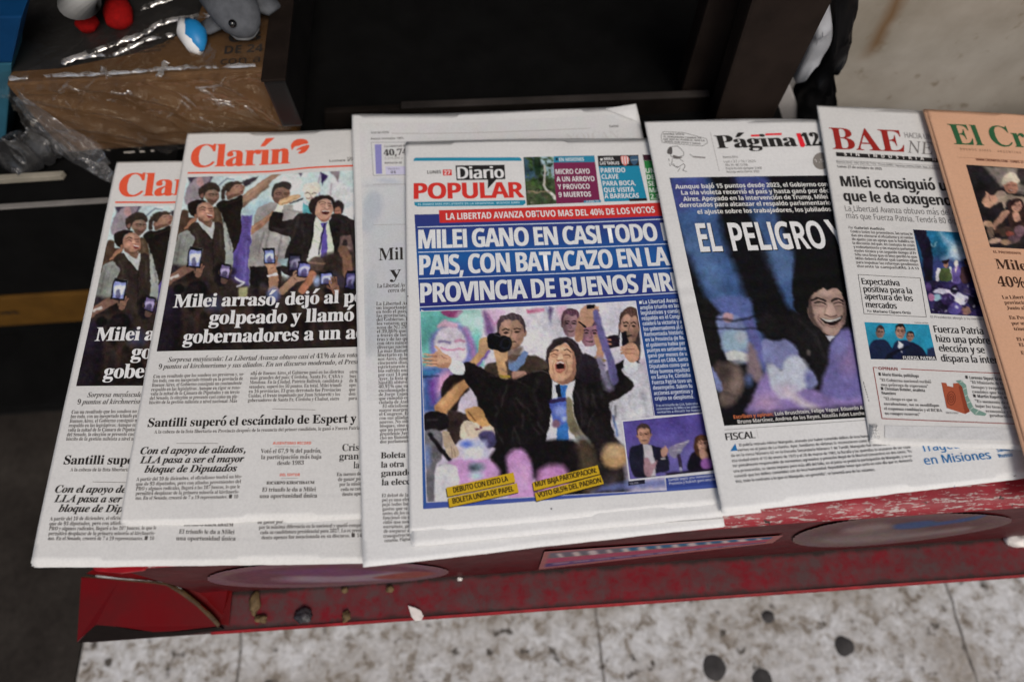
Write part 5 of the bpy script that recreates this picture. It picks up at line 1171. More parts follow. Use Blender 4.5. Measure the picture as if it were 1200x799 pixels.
D.grid('panel', [(700.4, 182.8), (748, 181.8), (749.2, 194.6), (701.4, 195.2)], (40, 38, 40), 1.4e-4); D.text('caption', 'MIRA', (708, 188.2), (719.5, 188), 3.4, 'b', W, 2.4e-4, res=2); D.text('caption', 'LAS TABLAS', (703.4, 193.4), (726, 193), 3.6, 'b', W, 2.4e-4, res=2); D.shape('caption', [(703.4, 186), (706.2, 185.8), (706.2, 188.4), (703.6, 188.4)], W)
D.shape('caption', [(727.6, 184), (731, 183), (735, 183.4), (737, 186), (736.6, 190), (732.8, 194.4), (728.6, 191)], (206, 120, 112), 2.2e-4, True)
for i in range(3): D.rule('caption', (729+i*3, 184), (730+i*3, 192.4), 1.2, (230, 224, 222), 2.6e-4)
D.shape('caption', [(738.6, 184), (747.4, 183.4), (747.6, 189), (743.6, 194), (739.4, 190)], (58, 84, 110), 2.2e-4, True); D.rule('caption', (739.4, 188), (747, 187.4), 1.2, (120, 140, 150), 2.6e-4)
D.grid('panel', [(701.4, 195.2), (749.2, 194.6), (758.6, 235), (708.4, 236.6)], (34, 126, 156), 1.4e-4)
for s, a, b in (('PARTIDO', (704.4, 202.8), (733, 202.2)), ('CLAVE', (705.4, 210.2), (725, 209.8)), ('PARA BOCA,', (706.8, 218), (745.2, 217.2)), ('QUE VISITA', (708, 225.7), (743.6, 225)), ('A BARRACAS', (708.6, 232.9), (749, 232))): D.text('caption', s, a, b, 5.5, 'b', (214, 224, 226), 2.6e-4)
D.shape('panel', [(737, 233.2), (758, 232.4), (758.6, 235.6), (738, 236.2)], (34, 32, 34), 2.2e-4)
D.grid('panel', [(753, 181.6), (790, 181), (791, 188), (754.2, 188.4)], (60, 34, 44), 1.4e-4); D.grid('panel', [(754.4, 188.6), (791, 188), (800, 233), (761.6, 235)], (44, 118, 62), 1.4e-4)
for i, s in enumerate(('UN', 'DE', 'SE', 'MA', '2.3')): D.text('caption', s, (757+i*1.4, 203+i*7.6), None, 5.6, 'b', (200, 216, 200), 2.6e-4, sx=.8)
# blue field
def field(px):
    y = px[..., 1]; t = np.clip((y-251)/100, 0, 1)[..., None]
    a, b, d = np.array((46, 56, 118.)), np.array((34, 88, 152.)), np.array((44, 48, 116.))
    cc = np.where(t < .5, a+(b-a)*np.clip((t-.1)/.4, 0, 1), b+(d-b)*(t-.5)/.5); return refl_arr(cc, px)
D.grid('panel', [(485.6, 251.6), (806, 243), (830, 343), (492, 362)], field, 1.0e-4)
D.grid('panel', [(514.3, 246.6), (803, 236.5), (806.5, 252), (515.4, 261.4)], (190, 50, 48), 1.8e-4)
D.text('headline', 'LA LIBERTAD AVANZA OBTUVO MAS DEL 40% DE LOS VOTOS', (522.8, 257.8), (767.8, 249.4), 7.6, 'b', W, 2.8e-4)
for a, b in (((489.4, 266.4), (803, 256)), ((490.2, 295.8), (812, 285)), ((490.8, 326.8), (819, 313)), ((491.8, 360), (826, 341.5))): D.rule('headline', a, b, 1.1, (190, 200, 216))
D.text('headline', 'MILEI GANO EN CASI TODO| EL', (491, 291.6), (771.4, 282.4), 22, 'h', (214, 216, 218), 2.6e-4, bold=.010)
D.text('headline', 'PAIS, CON BATACAZO EN LA|', (492, 322.4), (785, 311), 23, 'h', (214, 216, 218), 2.6e-4, bold=.010)
D.text('headline', 'PROVINCIA DE BUENOS AIR|ES', (493.2, 355), (789.5, 341), 23, 'h', (214, 216, 218), 2.6e-4, bold=.010)
D.grid('panel', [(492, 362), (830, 343), (862, 482), (769, 487), (745, 351.5), (744, 352), (497, 596.2), (496.4, 596.3)][:4], lambda px: refl((44, 72, 140), px), .9e-4)
D.grid('panel', [(491.8, 360.5), (493.4, 360.4), (501.5, 588), (495.8, 596.3)], (52, 92, 160), 1.05e-4)
D.grid('panel', [(495.8, 587), (886, 563), (888, 568), (496.2, 596.3)], (72, 92, 168), 1.05e-4)
# main press picture
c = Canvas(488, 345, 800, 600, 2.2, (206, 196, 214)); c.xf = (6, 480, 350)
c.poly([(70, 80), (520, 80), (520, 480), (90, 480)], (112, 190, 180), 2); c.poly([(70, 160), (260, 110), (300, 200), (130, 330), (80, 340)], (92, 168, 162), 6); c.poly([(500, 60), (1700, -60), (1700, 420), (500, 420)], (208, 206, 216), 3)
c.poly([(225, 88), (365, 84), (345, 128), (300, 135), (250, 125)], (150, 70, 120), 1.2, True); c.poly([(340, 130), (380, 90), (500, 84), (520, 200), (420, 250), (360, 200)], (176, 214, 206), 5, True)
# printed backdrop face
c.poly([(140, 300), (190, 220), (290, 170), (390, 200), (460, 330), (470, 480), (380, 480), (180, 470)], (124, 128, 188), 3, True); c.poly([(175, 300), (220, 215), (290, 190), (360, 220), (400, 300), (400, 400), (340, 460), (240, 450), (190, 380)], (214, 206, 218), 2, True); c.poly([(195, 190), (240, 150), (280, 160), (340, 180), (330, 205), (250, 195), (210, 205)], (206, 168, 190), 1.5, True)
c.line([(210, 308), (245, 300), (280, 310)], 16, (120, 112, 160), 1.5); c.line([(325, 300), (355, 292), (385, 300)], 16, (190, 128, 160), 1.5); c.line([(220, 350), (300, 358), (385, 352)], 9, (200, 120, 150), 1.2); c.line([(390, 210), (440, 330), (450, 400)], 26, (172, 120, 180), 3, True)
c.poly([(520, 80), (700, 70), (690, 110), (620, 210), (560, 190), (530, 130)], (206, 176, 204), 3, True); c.poly([(520, 100), (560, 120), (600, 240), (540, 250)], (120, 90, 140), 3, True); c.line([(560, 130), (600, 180), (640, 140)], 10, (170, 110, 160), 2); c.ell(760, 150, 90, 60, (214, 206, 216), soft=6)
c.poly([(825, 80), (950, 64), (945, 90), (830, 104)], (190, 90, 130), 1.5); c.line([(960, 60), (990, 120), (985, 180)], 22, (150, 160, 190), 2); c.poly([(985, 50), (1010, 70), (990, 160), (975, 110)], (80, 60, 110), 2); c.poly([(1040, 70), (1100, 60), (1110, 170), (1060, 140)], (214, 170, 196), 3, True); c.ell(920, 240, 90, 130, (214, 212, 220), soft=8)
c.poly([(90, 480), (300, 470), (330, 560), (260, 720), (200, 800), (90, 800)], (70, 104, 168), 4); c.poly([(180, 560), (280, 490), (300, 560), (240, 650), (190, 700)], (206, 150, 190), 6, True); c.poly([(90, 500), (215, 505), (200, 520), (90, 545)], (60, 120, 170), 2); c.line([(95, 545), (200, 545)], 10, (40, 50, 80), 1.5); c.poly([(130, 580), (190, 560), (180, 740), (150, 740)], (120, 70, 160), 4)
# man in jacket behind the camera
c.poly([(520, 500), (600, 440), (720, 400), (860, 400), (960, 440), (1000, 560), (980, 800), (520, 800)], (74, 62, 54), 1, True); c.poly([(690, 420), (740, 440), (800, 370), (835, 380), (810, 450), (740, 520), (700, 500)], (112, 140, 186), .8); c.head(716, 240, 92, 112, (166, 130, 110), (78, 64, 70), -2, shade=1, cap=.68)
c.poly([(640, 370), (700, 350), (790, 340), (770, 400), (720, 450), (660, 430)], (112, 88, 76), 2, True, .8)
# photographer's arms, camera
c.poly([(225, 680), (230, 600), (280, 540), (345, 520), (400, 560), (420, 640), (360, 700), (330, 800), (250, 760)], (42, 34, 34), 1, True); c.line([(230, 770), (310, 680), (400, 590)], 105, (192, 142, 96), 1.2, w2=70); c.line([(225, 740), (330, 620)], 22, (214, 168, 120), 4)
c.line([(440, 480), (510, 380), (520, 300)], 60, (196, 152, 104), 1, w2=48); c.poly([(490, 300), (530, 270), (580, 290), (580, 340), (530, 390), (490, 380)], (186, 150, 112), .8, True); c.line([(480, 470), (560, 370)], 16, (120, 90, 170), 1.2)
c.line([(660, 550), (640, 440), (620, 380)], 62, (198, 154, 110), 1); c.poly([(590, 350), (640, 340), (690, 370), (680, 440), (620, 430)], (200, 158, 118), .8, True); c.line([(640, 545), (700, 548)], 18, (178, 150, 60), .8)
c.poly([(550, 260), (600, 240), (640, 250), (650, 350), (590, 355), (555, 340)], (28, 28, 34), .6, True); c.ell(662, 316, 58, 62, (24, 24, 28), 0, .6); c.ell(672, 314, 40, 44, (44, 46, 54), 0, 1); c.ell(676, 312, 26, 30, (20, 20, 24), 0, 1); c.line([(600, 250), (640, 262)], 8, (70, 70, 80), .6)
c.poly([(720, 520), (790, 505), (830, 540), (800, 590), (740, 580)], (184, 140, 122), 1, True); c.line([(735, 560), (800, 530)], 6, (120, 86, 76), .6)
# dark suit, outstretched arm
c.poly([(380, 450), (440, 450), (560, 520), (700, 570), (860, 520), (960, 500), (1010, 560), (1000, 800), (950, 1010), (560, 1010), (470, 700), (395, 560), (340, 530)], (38, 33, 34), 1, True)
c.xf = (3, 400, 266)
c.poly([(410, 500), (470, 540), (540, 560), (640, 545), (700, 505), (760, 515), (735, 760), (690, 762), (520, 770), (500, 640)], (36, 32, 33), .8, True)
c.poly([(800, 540), (850, 520), (900, 530), (985, 470), (1050, 480), (1030, 560), (960, 620), (950, 700), (975, 770), (975, 1010), (690, 1010), (720, 760)], (37, 33, 34), .8, True)
# shirt, tie, head of the singing man
c.xf = (6.66, 600, 380)
c.poly([(265, 250), (275, 190), (305, 150), (320, 118), (380, 103), (450, 108), (510, 150), (548, 220), (596, 260), (606, 320), (566, 390), (510, 424), (480, 350), (488, 240), (420, 150), (310, 200), (290, 330), (268, 292)], (56, 46, 50), .8, True); c.line([(330, 125), (400, 112), (470, 140), (520, 200)], 8, (86, 74, 84), 1, True, .7); c.line([(540, 240), (570, 320), (540, 390)], 10, (78, 66, 76), 1.5, True, .7)
c.poly([(310, 430), (340, 455), (380, 475), (440, 460), (497, 428), (472, 560), (482, 700), (540, 870), (560, 1000), (240, 1000), (285, 800), (312, 680), (316, 560)], (222, 224, 232), .5); c.line([(330, 470), (325, 620)], 8, (186, 190, 204), .8)
c.poly([(370, 475), (430, 478), (420, 520), (426, 600), (440, 800), (445, 1000), (340, 1000), (352, 800), (376, 560)], (58, 120, 196), .5); c.line([(400, 500), (390, 800)], 16, (44, 98, 170), 1.2); c.poly([(335, 475), (370, 463), (387, 570), (360, 578)], (34, 36, 48), .5)
c.poly([(288, 280), (305, 212), (358, 166), (420, 156), (472, 190), (492, 250), (502, 330), (490, 400), (450, 452), (390, 472), (338, 450), (303, 410), (288, 340)], (208, 160, 128), .5, True)
c.poly([(455, 452), (492, 402), (503, 330), (492, 250), (470, 192), (478, 290), (466, 370), (430, 425), (385, 448), (345, 440), (390, 473)], (166, 120, 98), .8, True); c.ell(385, 192, 52, 20, (230, 190, 156), 0, 1.4, .9); c.ell(322, 300, 18, 34, (226, 182, 148), 0, 1.4, .8); c.ell(440, 292, 22, 30, (224, 180, 146), 0, 1.4, .8); c.ell(372, 412, 40, 20, (222, 176, 142), 0, 1.5, .8)
c.poly([(284, 330), (286, 262), (302, 214), (350, 168), (420, 152), (470, 186), (494, 250), (506, 330), (520, 300), (512, 220), (476, 160), (420, 130), (350, 138), (296, 190), (272, 260), (272, 300)], (54, 44, 47), .6, True)
c.line([(308, 212), (335, 196), (358, 204)], 9, (88, 62, 52), .4, True); c.line([(405, 202), (432, 194), (462, 218)], 9, (88, 62, 52), .4, True); c.line([(306, 238), (332, 228), (356, 242)], 8, (126, 86, 68), .4, True); c.line([(398, 244), (428, 234), (456, 250)], 8, (126, 86, 68), .4, True); c.line([(310, 250), (352, 252)], 5, (170, 122, 98), .6); c.line([(402, 256), (452, 258)], 5, (170, 122, 98), .6)
c.poly([(364, 232), (388, 232), (402, 272), (378, 286), (350, 274)], (232, 188, 154), .6, True); c.line([(350, 278), (362, 284), (378, 282), (400, 278)], 6, (126, 80, 66), .4); c.line([(358, 236), (350, 268)], 4, (176, 128, 102), .6)
c.poly([(338, 302), (370, 288), (406, 298), (416, 340), (394, 378), (354, 374), (336, 338)], (178, 108, 92), .5, True); c.poly([(346, 312), (374, 302), (404, 310), (406, 342), (350, 348)], (44, 18, 20), .4); c.line([(348, 302), (376, 296), (402, 301)], 8, (226, 214, 202), .4); c.line([(352, 358), (380, 364), (400, 354)], 9, (196, 128, 110), .5)
c.line([(326, 280), (316, 330), (334, 388)], 5, (166, 116, 94), .5, True); c.line([(424, 282), (434, 340), (416, 392)], 5, (166, 116, 94), .5, True)
c.poly([(290, 590), (420, 572), (432, 640), (444, 760), (330, 780), (305, 660)], (84, 104, 190), .8, True); c.poly([(280, 586), (420, 570), (426, 602), (288, 616)], (58, 48, 88), .6); c.ell(372, 680, 44, 40, (134, 156, 224), 0, 2.5); c.ell(410, 740, 22, 22, (156, 176, 232), 0, 2); c.ell(345, 775, 34, 30, (120, 92, 110), 0, 1.5); c.poly([(430, 640), (470, 690), (520, 800), (600, 900), (640, 960), (560, 960), (470, 840)], (142, 134, 112), 1.2, True)
c.line([(200, 440), (180, 560), (230, 700)], 26, (50, 45, 47), 3, True); c.line([(560, 470), (580, 620), (560, 780)], 26, (54, 49, 51), 3, True); c.line([(660, 420), (700, 560)], 18, (48, 43, 46), 3); c.line([(306, 440), (290, 580), (270, 760)], 9, (22, 20, 22), 1); c.line([(502, 430), (480, 560), (500, 720)], 9, (22, 20, 22), 1); c.line([(165, 370), (240, 362), (290, 384)], 5, (92, 84, 84), .8, True)
c.xf = (3, 400, 266)
# outstretched hand at the left with its cuff
c.poly([(372, 470), (415, 470), (434, 490), (425, 518), (395, 515), (375, 495)], (214, 222, 226), .5, True)
c.poly([(330, 440), (370, 445), (390, 462), (380, 490), (345, 492), (320, 480)], (204, 160, 130), .5, True)
for a, b, w in (((335, 450), (288, 447), 9), ((332, 462), (284, 463), 10), ((332, 475), (286, 475), 9), ((338, 486), (296, 487), 8)): c.line([a, ((a[0]+b[0])/2, (a[1]+b[1])/2+1.5), b], w, (200, 152, 122), .4, w2=5)
c.line([(350, 442), (338, 428), (331, 421)], 11, (206, 164, 134), .4, w2=7); c.line([(336, 469), (290, 469.5)], 2.6, (128, 84, 66), .4); c.line([(336, 456), (294, 455)], 2.6, (128, 84, 66), .4); c.line([(338, 481), (298, 482)], 2.6, (128, 84, 66), .4); c.poly([(340, 482), (384, 478), (378, 494), (345, 495)], (160, 116, 92), .8, True, .7); c.line([(352, 452), (372, 462)], 3, (150, 106, 84), .5)
# raised hand on the right with phone, people behind it
c.poly([(985, 300), (1015, 285), (1040, 300), (1050, 400), (1045, 470), (1000, 450), (975, 380)], (70, 58, 62), .8, True); c.head(1013, 350, 33, 56, (168, 130, 112), (84, 62, 56), 3, shade=1)
c.poly([(985, 500), (1050, 480), (1085, 560), (1100, 660), (1095, 780), (985, 780), (955, 700), (960, 620), (1030, 560)], (196, 196, 204), 1, True); c.line([(1060, 590), (1075, 680)], 14, (150, 150, 166), 3)
c.head(806, 342, 30, 46, (150, 116, 122), (92, 62, 78), 0, shade=-1); c.head(876, 375, 34, 44, (160, 116, 130), (96, 74, 96), 5)
c.line([(835, 390), (845, 330), (872, 300)], 30, (176, 130, 104), .8); c.poly([(838, 300), (860, 275), (895, 278), (905, 300), (880, 345), (850, 350)], (190, 146, 122), .6, True)
for i in range(4): c.line([(862, 286+i*11), (905, 282+i*12)], 8, (200-7*i, 156-6*i, 130-6*i), .4, w2=6)
c.line([(836, 335), (860, 352)], 6, (30, 26, 34), .4); c.poly([(862, 272), (890, 272), (890, 286), (862, 288)], (34, 32, 40), .5)
c.line([(905, 480), (912, 430), (900, 390)], 26, (186, 140, 110), .8); c.line([(895, 460), (925, 470)], 9, (176, 146, 60), .5); c.line([(890, 480), (925, 485)], 6, (40, 34, 40), .5); c.poly([(925, 385), (975, 380), (985, 420), (930, 430)], (44, 36, 42), .6); c.line([(930, 395), (945, 397)], 7, (170, 120, 100), .5); c.line([(928, 410), (948, 410)], 7, (170, 120, 100), .5)
c.line([(895, 300), (915, 380), (945, 470), (960, 540)], 20, (104, 98, 150), 1.2, True, w2=30); c.line([(905, 470), (940, 560)], 30, (130, 124, 150), 3)
c.poly([(850, 450), (890, 460), (910, 500), (905, 540), (840, 540)], (48, 42, 50), 1, True)
c.line([(985, 375), (983, 420)], 8, (214, 218, 232), .4); c.poly([(985, 372), (1002, 366), (1010, 408), (990, 416)], (34, 32, 40), .5)
c.poly([(995, 470), (1020, 462), (1042, 488), (1030, 512), (1000, 508)], (214, 220, 228), .5, True); c.poly([(990, 430), (1010, 408), (1035, 412), (1046, 435), (1040, 468), (1018, 476), (1000, 460)], (198, 150, 122), .5, True)
for i in range(3): c.line([(1012, 418+i*13), (984, 424+i*9)], 9, (206-8*i, 160-8*i, 132-8*i), .4, w2=7)
c.line([(1000, 432), (1030, 428)], 2.4, (130, 88, 72), .4); c.line([(1000, 446), (1030, 444)], 2.4, (130, 88, 72), .4)
# foreground of lenses, phones and lights (third crop)
c.xf = (6, 480, 470)
c.poly([(630, 280), (1130, 270), (1260, 300), (1260, 520), (640, 560), (560, 400)], (34, 30, 33), 2)
c.xf = (7.264, 480, 490)
c.poly([(330, -60), (480, -40), (560, 0), (480, 60), (440, 180), (330, 250), (320, 60)], (60, 48, 46), 1.2, True); c.poly([(480, -80), (600, -90), (650, 0), (690, 72), (610, 76), (540, 40), (500, 0)], (206, 156, 100), .8, True); c.line([(500, -60), (560, 20)], 9, (120, 80, 54), .8)
c.poly([(440, 60), (480, 20), (560, 40), (620, 72), (690, 60), (725, 130), (690, 172), (600, 150), (520, 172), (438, 170)], (216, 198, 176), .8, True); c.line([(470, 50), (500, 150)], 10, (188, 168, 146), 1.2); c.ell(578, 95, 22, 9, (124, 72, 82), 0, .6); c.ell(608, 76, 12, 12, (120, 70, 80), 0, .6); c.poly([(590, 150), (620, 110), (680, 100), (720, 130), (732, 200), (690, 252), (640, 232)], (80, 74, 116), 1.5, True)
c.poly([(120, -30), (230, -60), (320, -20), (336, 60), (270, 110), (130, 106)], (36, 32, 35), .8, True); c.line([(150, 20), (240, 10)], 10, (66, 60, 64), 1.5)
c.poly([(130, 118), (262, 108), (282, 200), (272, 340), (222, 420), (215, 700), (146, 700), (138, 400)], (112, 110, 116), 1.2, True)
for i in range(22): c.ell(RNG.uniform(140, 270), RNG.uniform(130, 420), RNG.uniform(8, 20), RNG.uniform(6, 14), [(150, 150, 160), (82, 80, 86), (126, 122, 124)][i % 3], RNG.uniform(0, 90), 1, .7)
c.line([(176, 140), (260, 260), (345, 345)], 38, (38, 34, 38), 1); c.poly([(280, 122), (330, 116), (370, 200), (412, 280), (402, 332), (350, 332), (300, 262)], (198, 176, 150), .6, True); c.line([(350, 240), (366, 325)], 5, (140, 114, 96), .5); c.line([(376, 260), (386, 320)], 5, (140, 114, 96), .5); c.ell(150, 320, 32, 78, (128, 148, 202), 0, 3)
c.poly([(330, 372), (480, 330), (600, 330), (700, 362), (776, 460), (700, 540), (420, 560), (380, 430)], (206, 156, 210), 3, True); c.poly([(445, 200), (650, 186), (666, 330), (460, 352)], (190, 196, 234), 3); c.ell(482, 222, 42, 26, (88, 118, 208), 0, 3); c.ell(560, 296, 70, 40, (226, 226, 242), 0, 4); c.ell(575, 415, 62, 36, (118, 140, 152), 0, 3); c.ell(540, 426, 30, 18, (78, 88, 98), 0, 3); c.ell(565, 486, 50, 30, (180, 216, 228), 0, 3)
c.poly([(220, 480), (260, 402), (330, 386), (402, 420), (416, 560), (340, 740), (222, 740)], (228, 226, 232), 1.2, True); c.poly([(820, 340), (870, 272), (950, 260), (1020, 330), (1050, 500), (1060, 740), (870, 740), (840, 480)], (206, 150, 208), 3, True); c.ell(950, 520, 70, 120, (222, 172, 224), 0, 8)
c.poly([(1090, 470), (1130, 420), (1240, 390), (1330, 430), (1350, 620), (1100, 640)], (200, 138, 196), 4, True)
c.xf = (6, 660, 470)
c.poly([(20, -10), (60, -10), (80, 140), (100, 200), (60, 230), (30, 150)], (130, 122, 96), 1.2, True); c.ell(140, 280, 50, 34, (176, 196, 206), 10, 2); c.poly([(100, 270), (180, 270), (260, 420), (260, 620), (150, 640), (110, 400)], (84, 72, 58), 4, True)
c.poly([(190, 160), (400, 250), (430, 420), (460, 640), (250, 660), (230, 400)], (46, 40, 42), 6); c.ell(360, 390, 92, 84, (190, 150, 106), 0, 3); c.ell(350, 350, 60, 40, (206, 176, 132), 0, 5); c.ell(345, 570, 60, 60, (96, 84, 84), 0, 8, .6); c.poly([(300, 590), (460, 560), (720, 550), (720, 600), (200, 640)], (110, 124, 190), 3, a=.8)
c.poly([(345, 0), (620, 0), (630, 90), (420, 130), (440, 300), (370, 250), (350, 120)], (206, 206, 214), 1.2, True); c.line([(352, 100), (380, 240)], 12, (80, 110, 170), 1.5)
c.xf = (3, 400, 266); c.folds(520, 560, 720, 750, 18, 70, 70, 7); c.folds(830, 560, 960, 760, 14, 75, 70, 7); c.folds(470, 510, 640, 560, 8, 15, 60, 6); c.folds(980, 600, 1080, 760, 8, 70, 60, 8, (216, 216, 222), (160, 160, 172)); c.xf = (6, 480, 470); c.press(.7, .12).grain(8, 7)
D.grid('photograph', [(492.5, 365), (744.5, 353), (781, 573.5), (500, 588)], pic(c), 1.4e-4, step=.0009)
D.lines('photograph', [(492.3, 365), (744.8, 352.8), (781, 573.5)], .7, (206, 206, 220), 1.9e-4); D.lines('photograph', [(492.3, 365), (500, 588.3), (781, 574)], .7, (206, 206, 220), 1.9e-4)
# side text
def side(px):
    t = np.clip((px[..., 1]-350)/130, 0, 1)[..., None]; return refl_arr(np.array((42, 62, 126.))+(np.array((38, 84, 146.))-np.array((42, 62, 126.)))*np.minimum(t*2, 1)+(np.array((44, 52, 112.))-np.array((38, 84, 146.)))*np.clip(t*2-1, 0, 1), px)
D.grid('panel', [(745, 351.5), (830, 346), (862, 482), (766, 487)], side, 1.5e-4)
SL = ['   La Libertad Avanz', 'amplio triunfo en las', 'legislativas y consig', 'respaldo en el Congr', 'celebró la victoria y a', 'los gobernadores al d', 'Remontada históric', 'en la Provincia de Bs.', 'el gobierno había per', 'puntos en setiembre', 'ganó por menos de u', 'arrasó en CABA, Santa', 'Diputados como para', 'Muy buenos resultad', 'en Santa Fe, Córdoba', 'Fuerza Patria tuvo un', 'desempeño. Suben fu', 'acciones argentinas y', 'cripto se desplomó.']
D.para('body_text', SL, (749.4, 356.6), (795, 354), (767.6, 469.2), (813.5, 466.6), 4.6, 'b', (206, 214, 226), 'j', 2.6e-4, res=2)
D.shape('body_text', [(748.8, 353), (751.8, 352.6), (752.2, 356), (749.2, 356.4)], (214, 220, 230), 2.6e-4)
D.para('body_text', ['Tras el triunfo de LLA, federales', 'convocatoria de Milei a los gobern', 'sentarlos a discutir las nuevas'], (768.6, 476.6), (818, 474), (770.4, 484.4), (822, 481.5), 2.8, 'b', (180, 192, 214), 'j', 2.6e-4)
# inset picture
D.grid('inset_frame', [(728.3, 492.4), (858, 479.5), (873, 549), (737, 563.5)], (222, 222, 228), 2.0e-4)
c = Canvas(725, 475, 880, 570, 2, (98, 84, 162)); c.xf = (6, 660, 470)
c.poly([(410, 130), (700, 60), (1300, 60), (1300, 250), (420, 320)], (92, 80, 160), 12); c.poly([(420, 320), (1300, 250), (1300, 520), (460, 560)], (112, 104, 178), 14)
c.poly([(465, 345), (530, 305), (590, 300), (660, 320), (720, 350), (745, 430), (740, 490), (650, 510), (640, 540), (520, 535), (475, 480)], (40, 40, 58), .6, True); c.poly([(560, 300), (615, 305), (640, 400), (650, 525), (600, 530), (570, 400)], (196, 190, 196), .6); c.head(568, 238, 46, 64, (190, 142, 118), (74, 60, 58), -6, .6, shade=1, cap=.66)
c.poly([(570, 410), (600, 400), (620, 440), (660, 415), (640, 470), (610, 530), (570, 510)], (166, 130, 140), .6, True); c.poly([(690, 340), (715, 325), (740, 345), (725, 385), (695, 390)], (196, 152, 132), .6, True); c.line([(700, 350), (715, 318)], 8, (196, 152, 132), .4); c.line([(690, 405), (712, 400)], 10, (200, 190, 190), .5)
c.poly([(745, 330), (800, 300), (890, 275), (850, 320), (830, 360), (790, 400), (750, 380)], (150, 144, 170), .8, True); c.line([(790, 310), (880, 282)], 5, (206, 200, 214), .5); c.line([(770, 350), (830, 345)], 5, (206, 200, 214), .5); c.line([(810, 380), (830, 460)], 26, (70, 58, 84), .6); c.line([(825, 470), (830, 495)], 18, (170, 170, 200), .6)
c.poly([(885, 490), (895, 380), (950, 350), (1050, 360), (1090, 420), (1090, 490)], (34, 30, 44), .6, True); c.poly([(920, 340), (925, 260), (970, 235), (1015, 260), (1030, 350), (1020, 400), (950, 390)], (84, 58, 46), .7, True); c.head(980, 300, 36, 52, (196, 150, 128), (100, 70, 52), 4, shade=1, cap=.3); c.poly([(955, 350), (1000, 350), (1020, 400), (975, 410)], (190, 146, 126), .7, True); c.ell(1010, 440, 44, 42, (150, 96, 170), soft=1.5)
c.poly([(720, 505), (770, 495), (1100, 470), (1100, 520), (720, 540)], (44, 38, 60), 1.5); c.press(.5, .09).grain(7, 6)
D.grid('inset_photograph', [(729.8, 494), (857, 481.2), (871, 547.4), (738.2, 561.6)], pic(c), 2.3e-4, step=.0011)
D.grid('panel', [(780, 560), (873, 551), (884.5, 562.5), (781, 572.5)], (58, 76, 150), 1.7e-4); D.shape('caption', [(736, 564), (755.6, 561.6), (756, 566.4), (736.4, 569)], (34, 34, 50), 2.2e-4); D.text('caption', 'TELAM', (738, 567.6), (748, 566.4), 2, 'b', (150, 150, 170), 2.6e-4, res=1)
D.para('caption', ['Santilli logró una remontada hi|', 'Provincia y Bullrich ganó ampliam|'], (783.4, 563.6), (840, 557.8), (784.4, 568), (841, 562.2), 3.0, 'b', (190, 196, 220), 'j', 2.6e-4)
YEL = (214, 176, 40)
for pts in ([(523, 571.2), (601.7, 553.3), (604, 564.7), (524.7, 581.7)], [(525.3, 583.3), (605.8, 565.8), (608, 576.7), (526.7, 594.2)], [(624, 565), (700.3, 545), (703, 555), (625.8, 575)], [(626.7, 577.5), (703.7, 556.2), (707.5, 566.7), (628.8, 587)]):
    q = np.array(pts); D.grid('caption', (q+[-.9, 1.3]).tolist(), (30, 28, 26), 2.0e-4); D.grid('caption', pts, YEL, 2.3e-4)
for s, a, b in (('DEBUTO CON EXITO LA', (531.7, 577.4), (595.8, 563.6)), ('BOLETA UNICA DE PAPEL', (530.8, 590.2), (602.5, 575.2)), ('MUY BAJA PARTICIPACION:', (627.7, 570.6), (699.6, 553.6)), ('VOTO 68,5% DEL PADRON', (630.5, 583.2), (705, 565))): D.text('caption', s, a, b, 6.6, 'h', (34, 30, 26), 2.9e-4, bold=.008)
D.shape('panel', [(477.4, 346.6), (478.6, 346.6), (478.6, 348), (477.4, 348)], (60, 58, 60)); D.shape('panel', [(645.4, 595.4), (647, 595.2), (647, 596.6), (645.4, 596.8)], (70, 68, 70))
root = newspaper(SD, 'blue tabloid with white block headlines and a singing man with outspread arms', [(.000, .003, 1.0, 1.004, .0004, .0008), (.004, -.006, 1.003, 1.030, .0014, .0009), (.002, .004, 1.001, 1.022, .0025, .0012)], PAPER_B, 4)
D.emit(root, SD)

# ---------------------------------------------------------------- black and blue picture page
QP = [(755, 143), (1057, 140), (1245, 552), (846, 598)]
SP = Surf(QP, .0220, .0125, [(.8, .3, .3, .0006), (.4, 1.1, 1.2, .0005)], [(.45, .0, .3, .1, .0012), (1, 1, .3, .1, -.002)], [(.508, -.02, .014, -.0007), (.548, .0, .012, -.0005)])
P = Print(SP); K = (40, 38, 37)
P.lines('comic', [(774.5, 160), (777, 154.6), (800, 155.6), (828, 163), (829, 168), (823, 171.6), (790, 168.8), (776, 167.4), (774.5, 160)], .5, (80, 77, 75))
for i, (a, b) in enumerate((((777, 158.4), (802, 158.6)), ((777.6, 161.4), (822, 163.2)), ((777.6, 164.4), (826, 166.2)), ((778.4, 167), (821, 169.8)))): P.text('comic', ['AHORA VIENE', 'EL VERDADERO CAMBIO: YA', 'NO SOS EL PUEBLO, SOS LA', 'GENTE QUE VOTO Y GANO'][i], a, b, 1.9, 'b', (70, 67, 66), res=1)
for pts in ([(785, 176), (788, 172), (794, 171.6), (798, 175), (801.4, 179), (801, 182.6), (796, 184), (790, 186), (786, 183), (785, 176)], [(788, 186), (787, 193), (794, 197), (801, 192), (803, 195), (800, 200), (805, 201.6)], [(796, 186), (801, 190)], [(808, 181), (812, 183.6), (826, 184.6), (826.4, 186)], [(794, 201.6), (797, 197)], [(783.5, 186), (784.2, 189)], [(784.6, 192), (785.6, 195)], [(789, 192), (791, 195.4), (795, 195.6)]): P.lines('comic', pts, .6, (76, 73, 72))
